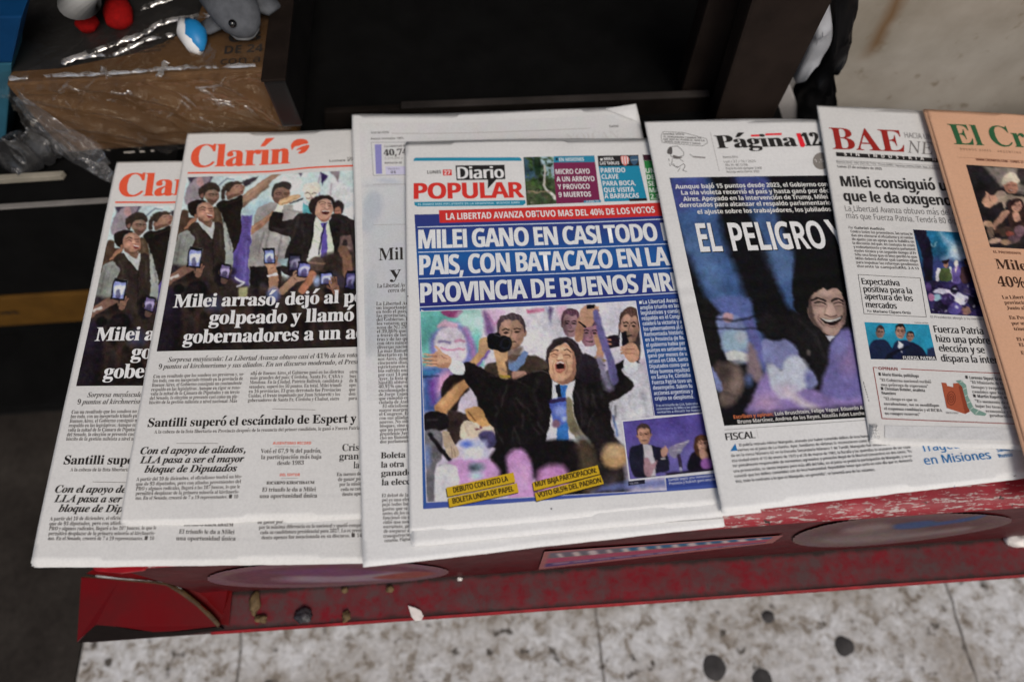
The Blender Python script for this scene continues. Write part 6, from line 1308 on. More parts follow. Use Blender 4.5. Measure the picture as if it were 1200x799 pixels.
P.shape('comic', [(782, 180), (782.6, 175), (786, 172), (788, 176), (787, 181)], (86, 83, 82), sm=True); P.shape('comic', [(788.6, 182), (795, 183.6), (800, 184.6), (794, 186.6), (789.4, 185)], (104, 100, 98), sm=True); P.lines('comic', [(812, 184.4), (826, 185.4)], 1.4, (140, 137, 135))
P.rule('masthead', (832.2, 155), (843, 201), .45, (150, 147, 145))
P.text('masthead', 'Página', (841.4, 174.2), (934.6, 171.6), 15, 'sb', K, bold=.02); P.shape('masthead', [(933, 156.6), (938.2, 156.4), (943.8, 170.4), (942, 173), (938, 172.4)], (206, 38, 50)); P.text('masthead', '12|', (943.2, 171.6), (963, 171), 15, 'sb', K, bold=.02)
for a, b in (((880, 159.4), (890.6, 159)), ((897, 158), (916, 157.4))): P.rule('masthead', a, b, 2.4, (206, 48, 58))
for s, a, b in (('Buenos Aires', (847.6, 185.8), (865, 185.4)), ('Lun | 27 / 10 / 2025'.replace('|', '/'), (848.6, 191), (886, 190.4)), ('Año 39 - Nº 12.096', (850, 195), (876.6, 194.6)), ('Precio de este ejemplar: $2600', (851, 199), (893, 198.4)), ('Recargo venta interior: $500', (852, 203), (890, 202.4))): P.text('masthead', s, a, b, 2.7, 'r', (92, 89, 87), res=1)
P.shape('masthead', [(962.4+10*math.cos(i*.3491), 189+10*math.sin(i*.3491)) for i in range(18)], (122, 117, 112)); P.text('masthead', '1,5', (955, 190.6), (966, 190.2), 3.6, 'r', (196, 192, 188), 2.6e-4, res=1)
c = Canvas(780, 195, 1180, 510, 2.0, (26, 25, 30)); c.xf = (3.33, 770, 280)
c.poly([(48, -240), (200, -240), (260, 0), (300, 100), (370, 290), (430, 420), (440, 520), (350, 480), (290, 330), (200, 240), (150, 120), (100, 0)], (58, 92, 150), 5, True)
c.poly([(40, -240), (185, -240), (205, -150), (70, -110)], (58, 58, 132), 8, a=.8); c.poly([(100, 20), (180, -20), (220, 60), (260, 220), (190, 180), (150, 90)], (84, 120, 172), 10, True, .7)
c.poly([(310, -240), (420, -240), (480, -60), (560, 130), (580, 290), (520, 280), (470, 170), (420, 20)], (60, 92, 148), 4, True); c.poly([(300, -240), (420, -240), (440, -150), (330, -150)], (62, 60, 134), 8, a=.8); c.poly([(420, 30), (520, 40), (540, 130), (480, 160)], (88, 122, 172), 8, True, .6)
c.xf = (5.71, 800, 360)
c.poly([(110, -60), (200, -20), (240, 25), (225, 80), (250, 200), (280, 310), (190, 400), (140, 200)], (34, 32, 32), 3, True)
c.poly([(200, -60), (440, -60), (470, 70), (520, 220), (570, 330), (560, 410), (500, 380), (440, 200), (400, 110), (300, 44), (240, 20)], (86, 104, 174), 3, True); c.poly([(440, 60), (500, 180), (560, 330), (560, 410), (480, 300), (430, 160)], (100, 100, 176), 5, True)
c.poly([(225, 80), (260, 50), (330, 45), (390, 80), (430, 180), (450, 280), (462, 340), (430, 372), (380, 366), (320, 356), (280, 310), (250, 200)], (122, 136, 192), 2, True); c.ell(303, 70, 35, 33, (198, 152, 162), 0, 1.5); c.poly([(270, 170), (330, 150), (400, 160), (432, 220), (425, 280), (280, 290)], (148, 182, 206), 3, True); c.ell(390, 200, 36, 36, (184, 196, 208), 0, 3); c.poly([(285, 310), (340, 290), (400, 300), (456, 330), (450, 362), (400, 368), (340, 362), (300, 350)], (208, 212, 208), 1.5, True); c.ell(365, 370, 40, 16, (120, 124, 140), 0, 2)
c.poly([(440, 240), (480, 280), (530, 420), (542, 480), (500, 502), (440, 460), (430, 380)], (142, 118, 126), 3, True); c.poly([(210, 410), (260, 370), (340, 380), (402, 440), (402, 540), (360, 620), (300, 664), (250, 640), (240, 520)], (116, 96, 88), 4, True); c.ell(275, 440, 60, 50, (80, 66, 62), 0, 6); c.ell(360, 520, 30, 70, (140, 116, 106), 10, 6)
c.poly([(190, 400), (230, 450), (272, 550), (230, 562), (205, 480)], (130, 142, 202), 1.5, True); c.ell(440, 490, 28, 40, (82, 96, 152), 0, 3)
c.poly([(470, 612), (500, 520), (560, 430), (600, 460), (760, 480), (900, 560), (1100, 560), (1300, 600), (1300, 760), (480, 740)], (146, 122, 194), 3, True); c.poly([(530, 240), (560, 215), (620, 225), (690, 215), (760, 270), (800, 360), (830, 420), (880, 430), (900, 520), (820, 540), (700, 440), (560, 392), (540, 320)], (126, 132, 188), 2, True); c.poly([(565, 390), (610, 386), (660, 420), (700, 340), (780, 330), (840, 400), (850, 500), (780, 560), (680, 606), (640, 600), (590, 520)], (196, 204, 222), 2.5, True); c.ell(690, 560, 60, 40, (206, 186, 214), 0, 6); c.ell(560, 640, 70, 50, (186, 146, 190), 0, 8); c.ell(840, 470, 26, 46, (112, 116, 184), 0, 3); c.line([(700, 570), (800, 640), (900, 690)], 44, (208, 194, 208), 4)
# smiling dark haired man in a dark coat
c.xf = (4.99, 900, 290)
c.poly([(160, -20), (460, -20), (480, 300), (520, 600), (440, 490), (330, 520), (170, 330), (150, 290), (145, 180)], (25, 23, 27), 3); c.poly([(147, 290), (150, 150), (185, 122), (300, 108), (400, 140), (446, 230), (470, 420), (440, 490), (300, 470), (160, 370)], (24, 22, 25), 1.5, True)
c.poly([(-40, 400), (60, 384), (150, 372), (200, 396), (270, 450), (340, 520), (364, 560), (360, 640), (325, 790), (275, 740), (250, 640), (200, 640), (150, 540), (40, 520), (-60, 480)], (34, 32, 34), 2, True); c.line([(180, 420), (280, 520), (330, 640)], 12, (50, 47, 50), 2.5, True); c.ell(237, 615, 12, 14, (92, 84, 84), 0, 1.2)
c.poly([(365, 570), (400, 520), (430, 482), (490, 490), (520, 640), (560, 860), (320, 860), (350, 680)], (112, 104, 176), 3, True); c.ell(470, 660, 44, 70, (150, 120, 180), 0, 8); c.ell(420, 580, 30, 50, (122, 122, 192), 0, 6)
c.poly([(228, 305), (258, 262), (330, 236), (402, 236), (440, 290), (456, 350), (452, 420), (432, 470), (392, 514), (350, 512), (290, 462), (248, 420), (231, 370)], (174, 140, 126), .7, True)
c.poly([(227, 305), (250, 285), (258, 360), (282, 430), (330, 492), (350, 514), (290, 466), (244, 415)], (100, 77, 71), 1.2, True); c.poly([(440, 300), (456, 350), (452, 420), (432, 470), (440, 400)], (120, 94, 88), 1.2, True); c.ell(345, 268, 50, 18, (194, 160, 146), 0, 2, .8); c.ell(292, 372, 26, 22, (194, 156, 142), 0, 2, .8); c.ell(420, 372, 20, 22, (190, 154, 140), 0, 2, .7); c.ell(368, 482, 36, 15, (190, 154, 140), 0, 2, .8)
c.poly([(212, 330), (222, 272), (262, 226), (340, 206), (420, 208), (452, 260), (446, 310), (424, 250), (380, 236), (350, 252), (320, 240), (290, 256), (262, 276), (240, 300), (234, 350)], (26, 24, 26), .8, True)
c.line([(254, 312), (296, 298), (336, 314)], 10, (42, 33, 33), .5, True); c.line([(374, 312), (408, 300), (440, 316)], 10, (42, 33, 33), .5, True); c.line([(274, 326), (304, 320), (336, 330)], 8, (54, 40, 39), .5, True); c.line([(384, 327), (414, 322), (440, 330)], 8, (54, 40, 39), .5, True); c.line([(270, 342), (330, 346)], 5, (132, 102, 94), .8); c.line([(388, 344), (438, 344)], 5, (132, 102, 94), .8)
c.poly([(344, 328), (372, 328), (398, 388), (366, 404), (334, 390)], (200, 162, 147), .8, True); c.line([(334, 394), (366, 406), (402, 394)], 7, (104, 75, 70), .5, True); c.line([(344, 334), (334, 384)], 4, (136, 104, 96), .7)
c.poly([(306, 412), (350, 424), (392, 416), (434, 398), (420, 438), (378, 454), (334, 442)], (42, 26, 28), .5, True); c.poly([(314, 414), (350, 423), (392, 417), (428, 403), (418, 420), (376, 432), (334, 428)], (206, 200, 196), .4, True); c.line([(336, 452), (376, 464), (414, 448)], 6, (140, 104, 96), .6, True); c.line([(300, 392), (296, 420), (326, 456)], 5, (120, 90, 83), .5, True); c.line([(440, 384), (444, 410), (428, 440)], 5, (120, 90, 83), .5, True)
c.poly([(338, 514), (390, 520), (362, 552)], (202, 206, 218), .7)
c.xf = (3.33, 770, 280)
c.poly([(200, 680), (300, 690), (640, 668), (900, 640), (900, 800), (200, 800)], (24, 23, 26), 6); c.line([(110, 300), (300, 320), (400, 300)], 6, (14, 14, 16), 2, a=.8); c.line([(160, 345), (420, 352)], 4, (14, 14, 16), 2, a=.7); c.line([(230, 590), (330, 620)], 4, (40, 38, 42), 3, a=.5)
c.press(.8, .10, 1.08, .76, .94).grain(6, 5)
P.grid('photograph', [(784.5, 208.6), (1040, 204.5), (1181, 479), (848.7, 498.8)], pic(c), 1.0e-4, step=.001)
WB = (214, 212, 208)
for s, a, b in (('Aunque bajó 15 puntos desde 2023, el Gobierno con|', (791.6, 221.6), (970.4, 218.4)), ('La ola violeta recorrió el país y hasta ganó por déc|', (798.8, 228.6), (972, 226)), ('Aires. Apoyado en la intervención de Trump, Milei|', (801, 236), (970.4, 233)), ('derrotados para alcanzar el respaldo parlamentario|', (796.6, 243.2), (974, 240)), ('el ajuste sobre los trabajadores, los jubilados|', (817.6, 251), (974.4, 247.6))): P.text('subtitle', s, a, b, 5.0, 'b', WB, 2.4e-4, res=2)
for o, cc, zz in (((1.1, 1.1), (14, 14, 18), 2.2e-4), ((0, 0), (222, 221, 218), 2.9e-4)):
    P.text('headline', 'EL', (821+o[0], 295.4+o[1]), (847.6+o[0], 294.6+o[1]), 33.5, 'h', cc, zz); P.text('headline', 'PELIGRO', (859.4+o[0], 294.2+o[1]), (970.6+o[0], 291+o[1]), 33, 'h', cc, zz); P.text('headline', 'Y', (975+o[0], 290.6+o[1]), (997+o[0], 290+o[1]), 33, 'h', cc, zz)
P.text('caption', 'Escriben y opinan:', (860, 490.6), (906.4, 487), 4.2, 'b', (206, 118, 78), 2.4e-4, res=2); P.text('caption', 'Luis Bruschtein, Felipe Yapur, Eduardo A|liverti', (908.4, 486.8), (1011.7, 479.4), 4.2, 'b', WB, 2.4e-4, res=2)
P.text('caption', 'Bruno Martínez, Andrea de los Reyes, Nicolás Adet Larche|r', (864.8, 496.2), (1013.8, 486), 4.2, 'b', WB, 2.4e-4, res=2)
P.rule('body_text', (848.8, 503.6), (1180, 480.4), .5, (130, 127, 125)); P.text('headline', 'FISCAL', (851.2, 515.8), (885.2, 513.2), 8.2, 'r', (44, 42, 42), bold=.022); P.shape('body_text', [(855.8, 528.6), (864.2, 527.8), (861.6, 519.4)], (40, 116, 176)); P.lines('body_text', [(886.6, 503), (888.6, 513.6)], .4, (190, 188, 186))
G = (84, 82, 82)
TX = [('El policía retirado Héctor Mangudo, acusado por haber cometido delitos de lesa hum|anidad', (866.6, 523), (1016.5, 512.4)), ('viernes en el juicio de La Huerta. Ayer, familiares de víctimas lo reconocieron como Ma|', (864.4, 529), (1022.7, 517.4)), ('da en la mesa Número 62 en la Escuela Secundaria Número 1 de Tandil. Mangudo fue oficial de la comisaría de|', (857, 535.4), (1067.4, 519.6)), ('esa ciudad entre el 1º de enero de 1973 y el 28 de marzo de 1983, la fiscalía y las querellas lo acusaron de ser coau-', (858, 541.4), (1068, 525)), ('tor penalmente responsable de tormentos agravados y privación ilegal de la libertad (secuestro) en dos casos. "Es', (859, 547.4), (1068.6, 530)), ('una provocación, se siente impune pero más allá del fallo, en el juicio se probó la participación de Mangudo, y se re-', (860, 553.6), (1069.4, 535.4)), ('conoció que los delitos cometidos son de lesa humanidad. Repudiable tener que verlo en este día que es democrá-', (861, 559.6), (1070, 540.6)), ('tico, todo lo contrario a lo que es Mangudo, un genocida", se lamentó una de las votantes.', (862.4, 565.6), (1025.8, 551.6))]
for s, a, b in TX: P.text('body_text', s, a, b, 3.3, 'r', G, res=1, bold=.012)
BLU = (44, 118, 178)
P.text('headline', 'Tragedia', (1080.4, 529.4), (1135.3, 523.8), 10, 'r', BLU, bold=.012); P.text('headline', 'en Misiones', (1084.4, 544.4), (1162, 537.4), 10, 'r', BLU, bold=.012); P.text('body_text', 'Sandra', (1169, 529.6), (1187.7, 527.4), 4.4, 'b', BLU, res=2); P.text('body_text', 'Russo', (1171.3, 536.4), (1187, 534.4), 4.4, 'b', BLU, res=2)
P.rule('body_text', (1118, 572), (1118.6, 568.4), .6, (70, 100, 140)); P.rule('body_text', (1187.5, 557.6), (1190.5, 557.2), .8, (60, 58, 58))
root = newspaper(SP, 'newspaper with a black and blue picture page of a smiling dark haired man', [(.000, .003, 1.0, .998, .0004, .0008), (.003, -.004, 1.003, .985, .0014, .0009), (.001, .003, 1.0, 1.004, .0024, .0012)], PAPER_B, 5)
P.emit(root, SP)

# ---------------------------------------------------------------- business paper with dark red masthead
QB = [(957, 124), (1247, 140), (1390, 530), (1020, 517)]
SB = Surf(QB, .0198, .0165, [(.9, .6, .2, .0006), (.3, 1.5, 1.0, .0005)], [(.02, .98, .02, .02, .0012), (0.0, .5, .12, .2, .0006)], [])
B = Print(SB); DR = (140, 38, 34)
B.text('masthead', 'BAE', (976, 175), (1061.4, 178.6), 25, 'sb', DR); B.text('masthead', 'HACIA UN|A', (1060.6, 161.6), (1092, 163.6), 6, 'r', (96, 92, 92), res=2); B.text('masthead', 'NE|GOCIOS', (1063.8, 179.2), (1094.6, 181.8), 14.2, 'si', (112, 108, 106))
B.shape('masthead', [(979.4, 178.6), (1100, 185.8), (1180, 190), (1181, 195), (1101, 190.8), (980.2, 183.4)], (38, 36, 36)); B.text('masthead', 'SIN INDUSTRIA N|O HAY', (989.4, 182.5), (1097, 189), 3.5, 'b', (206, 203, 200), 2.6e-4, res=2, track=.42)
B.rule('masthead', (980.2, 188.2), (1180, 199), .4, (110, 107, 105)); B.rule('masthead', (980.8, 192.4), (1180, 203), .4, (110, 107, 105)); B.text('masthead', 'Buenos Aires - Año 2025 Nº 7100 - Precio $2000 - Recargo interior $300 - Rep. Argentina|', (980.6, 191), (1102, 198.4), 2.4, 'r', (90, 87, 85), res=1); B.text('masthead', 'Lunes 27 de octubre de 2025', (981.5, 196.6), (1033.6, 199.6), 2.8, 'b', (74, 71, 70), res=1)
for s, a, b in (('Milei consiguió u|n', (986.2, 218.6), (1110, 223.9)), ('que le da oxígeno|', (989.6, 235.7), (1115.6, 241.2))): B.text('headline', s, a, b, 12, 'b', (44, 42, 42), bold=.01)
for s, a, b in (('La Libertad Avanza obtuvo más del 4|1', (990.8, 247.4), (1120, 252.8)), ('más que Fuerza Patria. Tendrá 80 dip|', (992, 255.9), (1122, 262.7))): B.text('subtitle', s, a, b, 6.6, 'r', (96, 93, 92), res=2)
B.text('body_text', 'Por', (994.8, 268.3), (1000, 268.5), 3, 'r', (76, 73, 72), res=1); B.text('body_text', 'Gabriel Audisio', (1001.4, 268.6), (1036.8, 270), 3, 'b', (60, 58, 57), res=1)
B.para('body_text', ['Contra todos los pronósticos, las urnas le', 'dan aire electoral al oficialismo y al rumbo', 'de ajuste con un apoyo que lo habilita en', 'la discusión del país, en contexto de crisis', 'y endeudamiento y sin mayoría parlament', 'vuelve técnico y un segundo tiempo al Pr', 'Sólo una línea que ni bien perdió lo que', 'Milei deberá definir qué camino elige', 'para impulsar las reformas pendientes', 'durante la campaña.~'], (997, 272.8), (1069.6, 275.9), (1004.7, 313.4), (1077.5, 316.2), 3.1, 'b', (104, 100, 98))
B.text('body_text', 'PÁG. 2 A 13', (1054, 315.2), (1077, 316.2), 2.8, 'b', (70, 67, 66), res=1)
c = Canvas(1065, 262, 1170, 376, 2, (38, 62, 100)); c.xf = (3.632, 980, 310)
c.xf = (6.66, 1060, 260)
c.poly([(60, 40), (700, 60), (700, 300), (120, 300)], (40, 98, 136), 4); c.poly([(150, 50), (420, 60), (480, 140), (300, 200), (200, 150)], (36, 112, 150), 8, True); c.poly([(200, 300), (560, 280), (580, 460), (210, 460)], (62, 70, 126), 6)
c.poly([(270, 70), (350, 130), (425, 160), (475, 232), (440, 292), (300, 292), (385, 230), (310, 150)], (146, 182, 204), 4, True); c.ell(400, 235, 50, 36, (198, 212, 224), 30, 4); c.ell(450, 270, 50, 24, (178, 198, 218), 10, 4); c.line([(210, 170), (235, 190), (250, 165)], 7, (150, 184, 204), 1)
c.poly([(65, 58), (160, 60), (216, 200), (222, 460), (160, 480), (130, 230)], (34, 30, 48), 1)
c.poly([(150, 470), (640, 460), (660, 740), (205, 720)], (58, 50, 96), 1.5)
c.line([(268, 378), (258, 452)], 30, (206, 206, 212), .6); c.line([(356, 360), (372, 460)], 20, (206, 206, 212), .6); c.poly([(278, 380), (300, 360), (350, 370), (362, 456), (276, 456)], (82, 98, 60), .6, True); c.ell(322, 334, 20, 24, (156, 112, 96), 0, .5); c.ell(318, 314, 26, 15, (44, 30, 32), -10, .5)
c.poly([(370, 372), (430, 358), (432, 472), (375, 472)], (100, 84, 150), .8, True); c.ell(400, 328, 17, 28, (222, 200, 190), 0, .6); c.poly([(392, 360), (410, 360), (402, 400)], (220, 190, 180), .5); c.poly([(440, 372), (470, 348), (505, 352), (514, 470), (440, 472)], (74, 54, 58), .7, True); c.ell(483, 318, 17, 22, (98, 68, 60), 0, .5); c.ell(483, 302, 19, 10, (36, 28, 32), 0, .5)
c.poly([(220, 545), (280, 518), (370, 540), (440, 558), (506, 602), (440, 652), (380, 582), (290, 562)], (208, 206, 224), .8, True)
for x, y, a, b, k in ((390, 530, 30, 32, (38, 33, 48)), (490, 545, 34, 26, (72, 62, 92)), (545, 620, 48, 56, (34, 30, 52)), (280, 662, 60, 52, (44, 38, 64)), (390, 682, 50, 50, (92, 82, 152)), (335, 602, 52, 46, (66, 50, 100)), (252, 590, 34, 28, (152, 192, 212)), (208, 590, 26, 30, (180, 120, 160)), (480, 694, 40, 34, (150, 112, 102)), (185, 510, 26, 30, (90, 70, 130)), (230, 480, 30, 22, (52, 44, 74)), (430, 610, 40, 20, (226, 224, 236)), (590, 690, 50, 40, (60, 50, 90))): c.ell(x, y, a, b, k, RNG.uniform(-20, 20), .8)
for i in range(40): c.ell(RNG.uniform(170, 640), RNG.uniform(480, 715), RNG.uniform(6, 18), RNG.uniform(5, 12), [(206, 206, 222), (40, 36, 58), (120, 104, 160), (80, 60, 110)][i % 4], RNG.uniform(0, 90), .7, .7)
c.press(.9, .16).grain(7, 6); B.grid('photograph', [(1070, 269), (1138, 273.4), (1160, 371.5), (1090.7, 367.4)], pic(c), 1.2e-4, step=.0009)
B.text('caption', 'El Presidente abogó a su ministro|', (1090.8, 372.6), (1154, 375.6), 2.6, 'r', (110, 107, 105), res=1)
B.lines('panel', [(1005.6, 321.8), (1078.3, 326), (1085.5, 371.6), (1012.6, 367.8), (1005.6, 321.8)], .6, (92, 89, 88))
for s, a, b in (('Expectativa', (1010.6, 333.2), (1054.3, 335.2)), ('positiva para la', (1012.6, 342), (1069, 344.4)), ('apertura de los', (1013.8, 350.6), (1070, 353.2)), ('mercados', (1015.4, 360.3), (1051, 362))): B.text('headline', s, a, b, 7, 'r', (52, 50, 50), res=2, bold=.016)
B.text('body_text', 'Por', (1016.8, 366), (1022, 366.2), 3, 'r', (76, 73, 72), res=1); B.text('body_text', 'Mariano Cúparo Ortiz', (1023.6, 366.3), (1067.6, 368.2), 3, 'b', (60, 58, 57), res=1)
c = Canvas(1008, 372, 1105, 428, 2, (38, 142, 176)); c.xf = (3.632, 980, 310)
c.poly([(120, 245), (400, 255), (400, 300), (120, 300)], (44, 154, 188), 6); 
c.poly([(140, 400), (145, 335), (180, 318), (215, 325), (240, 360), (260, 400)], (38, 50, 82), .7, True); c.head(187, 288, 17, 24, (150, 116, 104), (60, 52, 52), 0); c.poly([(235, 405), (245, 340), (270, 322), (300, 325), (330, 345), (345, 405)], (34, 44, 76), .7, True); c.poly([(265, 325), (285, 340), (280, 380), (262, 350)], (196, 200, 206), .6); c.head(271, 286, 20, 28, (170, 128, 110), (36, 32, 34), 0, shade=1); c.head(314, 308, 14, 20, (150, 112, 98), (40, 36, 38), 0); c.poly([(295, 400), (310, 335), (345, 340), (375, 370), (380, 405)], (34, 40, 66), .7, True)
c.poly([(205, 405), (215, 380), (300, 345), (310, 350), (240, 390), (240, 405)], (28, 32, 48), .8); c.poly([(380, 405), (390, 360), (420, 350), (440, 405)], (44, 54, 84), 1); c.poly([(280, 388), (440, 390), (440, 410), (280, 408)], (44, 42, 50), .6)
c.press(.5, .08).grain(6, 5); B.grid('photograph', [(1013, 377.5), (1088.2, 380.4), (1097.8, 422.2), (1020.5, 420.8)], pic(c), 1.2e-4, step=.0009); B.text('photograph', 'FUERZA PATRIA', (1058.6, 421), (1096.6, 421.8), 3.8, 'b', (214, 214, 214), 2.2e-4, res=2)
B.text('caption', 'FUERZA PATRIA', (1072, 379), (1088, 379.6), 1.6, 'r', (130, 127, 125), res=1)
for s, a, b in (('Fuerza Patria', (1095.4, 389.6), (1152.6, 392)), ('hizo una pobre', (1098, 400.8), (1160.3, 403.2)), ('elección y se', (1101.2, 411.8), (1154.3, 414)), ('dispara la inter|na', (1103.6, 423.6), (1169.6, 426))): B.text('headline', s, a, b, 8, 'r', (52, 50, 50), res=2, bold=.016)
DRB = (150, 66, 60)
B.lines('panel', [(1028, 430.8), (1023.2, 430.4), (1033.7, 490.4), (1190, 496.6), (1290, 500)], .9, DRB); B.rule('panel', (1055.7, 432.2), (1280, 442), .9, DRB); B.text('panel', 'OPINAN', (1029.6, 433.4), (1052, 434.2), 3.6, 'b', (130, 50, 46), res=2)
for s, a, b, st in (('■ Mario Riorda, politólogo', (1029.8, 440.2), (1077, 442.4), 'b'), ('"El Gobierno nacional recibió', (1031.4, 446.8), (1091.5, 449.2), 'sb'), ('una prórroga de esperanza"', (1032.4, 452.2), (1088, 454.4), 'sb'), ('■ Christian Buteler, analista', (1032.6, 457), (1084, 459.2), 'b'), ('financiero', (1033.2, 462.2), (1050, 462.8), 'b'), ('"El riesgo es que se', (1036, 468.8), (1075, 470.2), 'sb'), ('envalentone, no se modifique', (1036.2, 474.6), (1101, 476.8), 'sb'), ('el esquema cambiario y el BCRA', (1036.4, 480.2), (1104.5, 482.6), 'sb'), ('no compre reservas"', (1037.2, 485.8), (1078.6, 487.2), 'sb'),
                    ('■ Lorenzo Sigaut Grav|ina', (1131.6, 443.8), (1175, 446), 'b'), ('"El Ministerio de Ec|', (1137.6, 449.4), (1177, 451.4), 'sb'), ('tiempo y respaldo|', (1138.6, 455), (1178, 457), 'sb'), ('cambios que las b|', (1139.6, 460.4), (1180, 462.4), 'sb'), ('■ Martín Rapetti, ec|', (1140.8, 465.6), (1181, 467.6), 'b'), ('"Es momento de c|', (1143, 471.6), (1182, 473.6), 'sb'), ('bajar las tasas, de r|', (1143.4, 477.2), (1184, 479.2), 'sb'), ('economía y l|', (1155.4, 483), (1185, 484.6), 'sb'), ('producción|', (1160, 488.2), (1187, 489.6), 'sb')): B.text('body_text', s, a, b, 3.5, st, (64, 61, 60) if st == 'b' else (104, 100, 98), res=1)
def q8(*p): return [(x/3.632+980, y/3.632+310) for x, y in p]
B.shape('illustration', q8((447, 502), (468, 504), (472, 516), (498, 522), (497, 506), (536, 502), (568, 626), (548, 636), (470, 610)), (168, 86, 60)); B.shape('illustration', q8((536, 502), (568, 626), (548, 636), (520, 520)), (140, 66, 46), 2.1e-4)
for pts, cc in ((((508, 494), (530, 492), (552, 512), (560, 560), (585, 610), (640, 634), (632, 644), (590, 640), (560, 610), (545, 560), (535, 520)), (120, 152, 140)),): B.shape('illustration', q8(*pts), cc, 2.4e-4)
for a, b in (((528, 500), (540, 494)), ((540, 530), (556, 524)), ((548, 560), (562, 552)), ((556, 590), (574, 580)), ((570, 616), (586, 604)), ((592, 636), (606, 620))): B.rule('illustration', *q8(a, b), .8, (196, 206, 196), 2.8e-4)
for r in (8, 5, 2.2): B.lines('illustration', [(1114.6+r*.62*math.cos(t*.52), 466.6+r*math.sin(t*.52)) for t in range(13)], .7, (96, 40, 30), 2.4e-4)
B.text('illustration', 'TRONCOSO', (1108.6, 484.6), (1123, 485.2), 2.2, 'si', (70, 66, 66), res=1)
B.text('barcode_text', 'LUNES', (1018.6, 470), (1012, 447), 3.2, 'b', (60, 58, 58), res=1)
c = Canvas(1020, 490, 1400, 535, 2, (214, 214, 213)); xx, yy = np.meshgrid(np.arange(c.w), np.arange(c.h)); gx, gy = xx/c.k+c.x0, yy/c.k+c.y0
c.a[:] = (ref_white(np.stack([gx, gy], -1))*(.97-.035*((xx//2+yy//2) % 2)))[..., None]; B.grid('show_through', [(1037, 498.5), (1290, 503), (1297, 518), (1037, 513)], pic(c), 1.0e-4, step=.0016)
root = newspaper(SB, 'white newspaper with dark red masthead letters and boxed articles beside the salmon paper', [(.000, .003, 1.0, 1.005, .0004, .0008), (.003, -.003, 1.003, 1.003, .0014, .0009), (.001, .003, 1.0, 1.004, .0024, .0012)], PAPER_W, 6)
B.emit(root, SB)
V = []; F = []; n = 14
for j in range(n+1):
    for i in range(n+1):
        p = (1020+13*i/n*(1-.35*j/n)-.4, 516.6-19*j/n); b = SB.world(SB.uv(np.array(p, float))); q = Vector((i*.55, j*.55, 2)); e = min(i, n-i, j, n-j)/n*4
        V.append((b[0], b[1], b[2]+.0004+.0022*abs(mnoise.noise(q))*min(1, e+.25)+.0012*min(1, e)))
for j in range(n):
    for i in range(n): F.append((j*(n+1)+i, j*(n+1)+i+1, (j+1)*(n+1)+i+1, (j+1)*(n+1)+i))
raw_mesh('crumpled_corner', V, F, PAPER_W, root)

# ---------------------------------------------------------------- salmon paper
QK = [(1085, 127), (1375, 148), (1600, 600), (1222, 590)]
SK = Surf(QK, .0250, .0200, [(.9, .5, .2, .0006), (.3, 1.2, 1.0, .0004)])
Kp = Print(SK); GR = (44, 86, 56); DK = (62, 42, 32)
Kp.text('masthead', 'El C|ronista', (1118.4, 169.4), (1188.7, 172.4), 23.5, 'sb', GR); Kp.text('masthead', 'BUENOS AIRES . ARGENTINA|', (1125.6, 176.2), (1197, 180.6), 2.6, 'r', (120, 92, 72), res=1, track=.25); Kp.rule('masthead', (1122, 184.6), (1290, 194), .4, (150, 112, 88)); Kp.text('masthead', 'WWW.CRONISTA.COM - LUNES 27|', (1144, 188.6), (1200, 191.8), 2.6, 'b', (96, 50, 36), res=1)
c = Canvas(1128, 186, 1380, 300, 1.6, (44, 40, 42)); c.xf = (3.804, 950, 120)
c.xf = (6.15, 1120, 180)
c.poly([(200, 95), (450, 100), (600, 110), (600, 330), (330, 240), (280, 180)], (124, 116, 108), 2); c.poly([(440, 120), (500, 110), (560, 200), (470, 230)], (60, 52, 52), 1.5, True)
c.poly([(270, 310), (330, 265), (380, 300), (440, 310), (520, 330), (520, 440), (390, 330), (350, 400), (330, 350), (280, 370)], (146, 128, 112), .7, True); c.line([(300, 330), (360, 310)], 8, (172, 152, 132), 1); c.poly([(190, 340), (215, 305), (230, 280), (250, 300), (292, 300), (302, 340), (260, 382), (205, 375)], (180, 138, 114), .6, True); c.line([(240, 310), (250, 345)], 6, (126, 90, 74), .5); c.line([(225, 282), (232, 310)], 12, (190, 148, 122), .5)
c.poly([(345, 222), (400, 200), (440, 210), (444, 270), (404, 302), (370, 282), (350, 250)], (164, 116, 96), .5, True); c.poly([(335, 214), (352, 160), (420, 138), (458, 180), (444, 214), (400, 200), (350, 226)], (188, 174, 154), .7, True); c.line([(362, 232), (388, 226)], 6, (90, 62, 54), .4); c.line([(408, 226), (432, 228)], 6, (90, 62, 54), .4); c.line([(380, 272), (412, 276)], 9, (96, 48, 46), .4); c.line([(382, 269), (410, 272)], 4, (214, 200, 188), .4)
c.poly([(372, 400), (384, 350), (440, 322), (484, 350), (500, 420), (510, 580), (400, 540), (378, 470)], (62, 44, 41), .7, True); c.ell(434, 376, 38, 44, (190, 140, 120), 0, .5); c.poly([(385, 400), (395, 350), (440, 330), (476, 352), (440, 348), (405, 375)], (58, 41, 38), .6, True); c.line([(412, 368), (428, 368)], 5, (84, 56, 50), .4); c.line([(446, 368), (462, 370)], 5, (84, 56, 50), .4); c.line([(418, 396), (436, 402), (454, 396)], 7, (120, 56, 54), .4); c.line([(420, 396), (452, 396)], 4, (222, 208, 196), .3); c.poly([(410, 424), (450, 424), (466, 480), (420, 490)], (184, 136, 114), .6, True)
c.poly([(258, 524), (300, 460), (360, 408), (388, 430), (340, 484), (300, 552)], (170, 130, 108), .6, True)
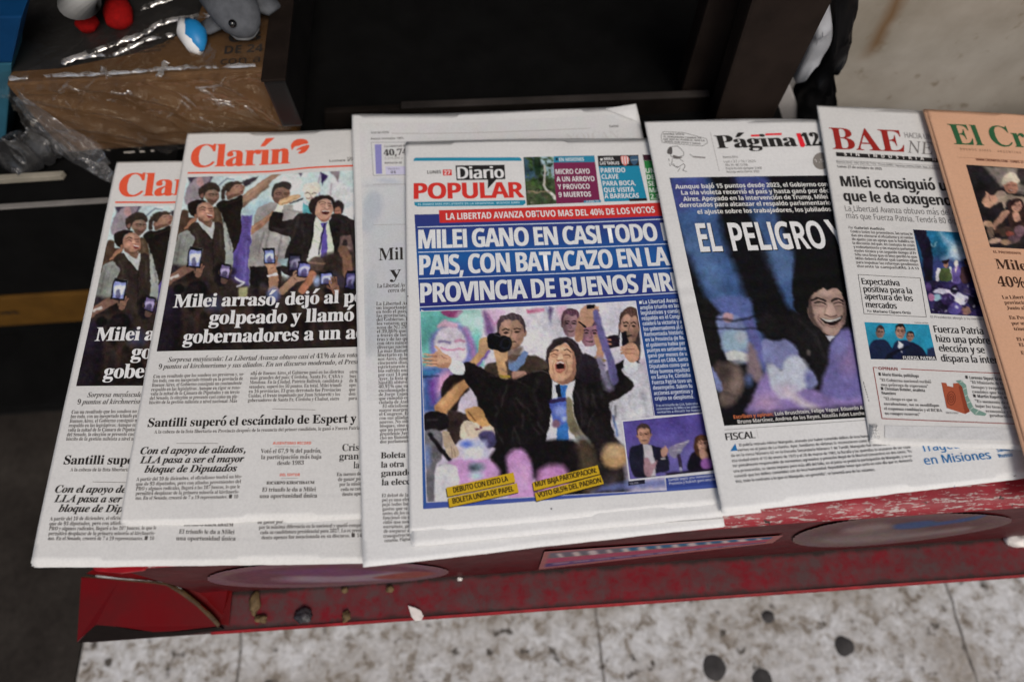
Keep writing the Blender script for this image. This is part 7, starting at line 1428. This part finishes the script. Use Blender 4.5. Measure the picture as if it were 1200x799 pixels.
for x, y, a, b, k in ((230, 510, 36, 26, (190, 150, 120)), (250, 572, 24, 42, (124, 102, 90)), (350, 562, 70, 38, (78, 60, 52)), (392, 582, 30, 22, (134, 72, 62)), (280, 632, 50, 22, (180, 150, 130)), (330, 520, 40, 20, (54, 44, 42)), (420, 620, 50, 30, (96, 76, 80)), (215, 560, 16, 40, (40, 34, 34)), (300, 590, 30, 18, (44, 38, 38)), (460, 560, 40, 40, (120, 92, 100)), (360, 640, 40, 20, (150, 118, 96))): c.ell(x, y, a, b, k, RNG.uniform(-20, 20), .7)
c.xf = (3.804, 950, 120)
for x, y in ((1080, 380), (1180, 400), (1300, 370), (1120, 520), (1260, 520), (1400, 460), (1500, 400)): c.poly([(x-50, y+150), (x-40, y+50), (x, y+40), (x+40, y+50), (x+50, y+150)], (70, 60, 58), 1, True); c.head(x, y, 30, 40, (190, 142, 118), (50, 42, 40))
c.press(.8, .15).grain(6, 6); Kp.grid('photograph', [(1132, 193.2), (1345, 207), (1377, 301), (1160.4, 289.8)], pic(c), 1.2e-4, step=.0014)
Kp.text('caption', 'EL PRESIDENTE|', (1164.4, 296.6), (1197, 298.6), 2.8, 'b', (110, 72, 54), res=1)
Kp.text('headline', 'Mile|i', (1168.4, 315), (1204, 317.4), 11.4, 'sb', DK); Kp.text('headline', '40%|', (1170.6, 335.6), (1203, 337.6), 11.4, 'sb', DK)
for s, p in (('La Libertad Avanza', (1175, 350.4)), ('provincias del país', (1177.6, 356.6)), ('Junto al PRO se hizo', (1180.4, 363)), ('En Provincia ganó', (1183.2, 374.2)), ('por un punto y dio', (1186, 380.8)), ('triunfo inesperado', (1188.8, 387.4)), ('El ministro', (1192, 399.6)), ('El dólar', (1194.6, 406.2)), ('En baja', (1197, 415.6))): Kp.text('body_text', s, p, None, 4.2, 'sb', (92, 64, 50), sx=.9, res=1)
root = newspaper(SK, 'salmon pink newspaper with a green masthead at the right end of the row', [(.000, .002, 1.0, 1.004, .0004, .0008), (-.012, .004, 1.003, 1.010, .0014, .0009), (-.006, .001, 1.0, 1.004, .0024, .0012)], PAPER_S, 7)
Kp.emit(root, SK)
bpy.data.objects.remove(_to, do_unlink=True)
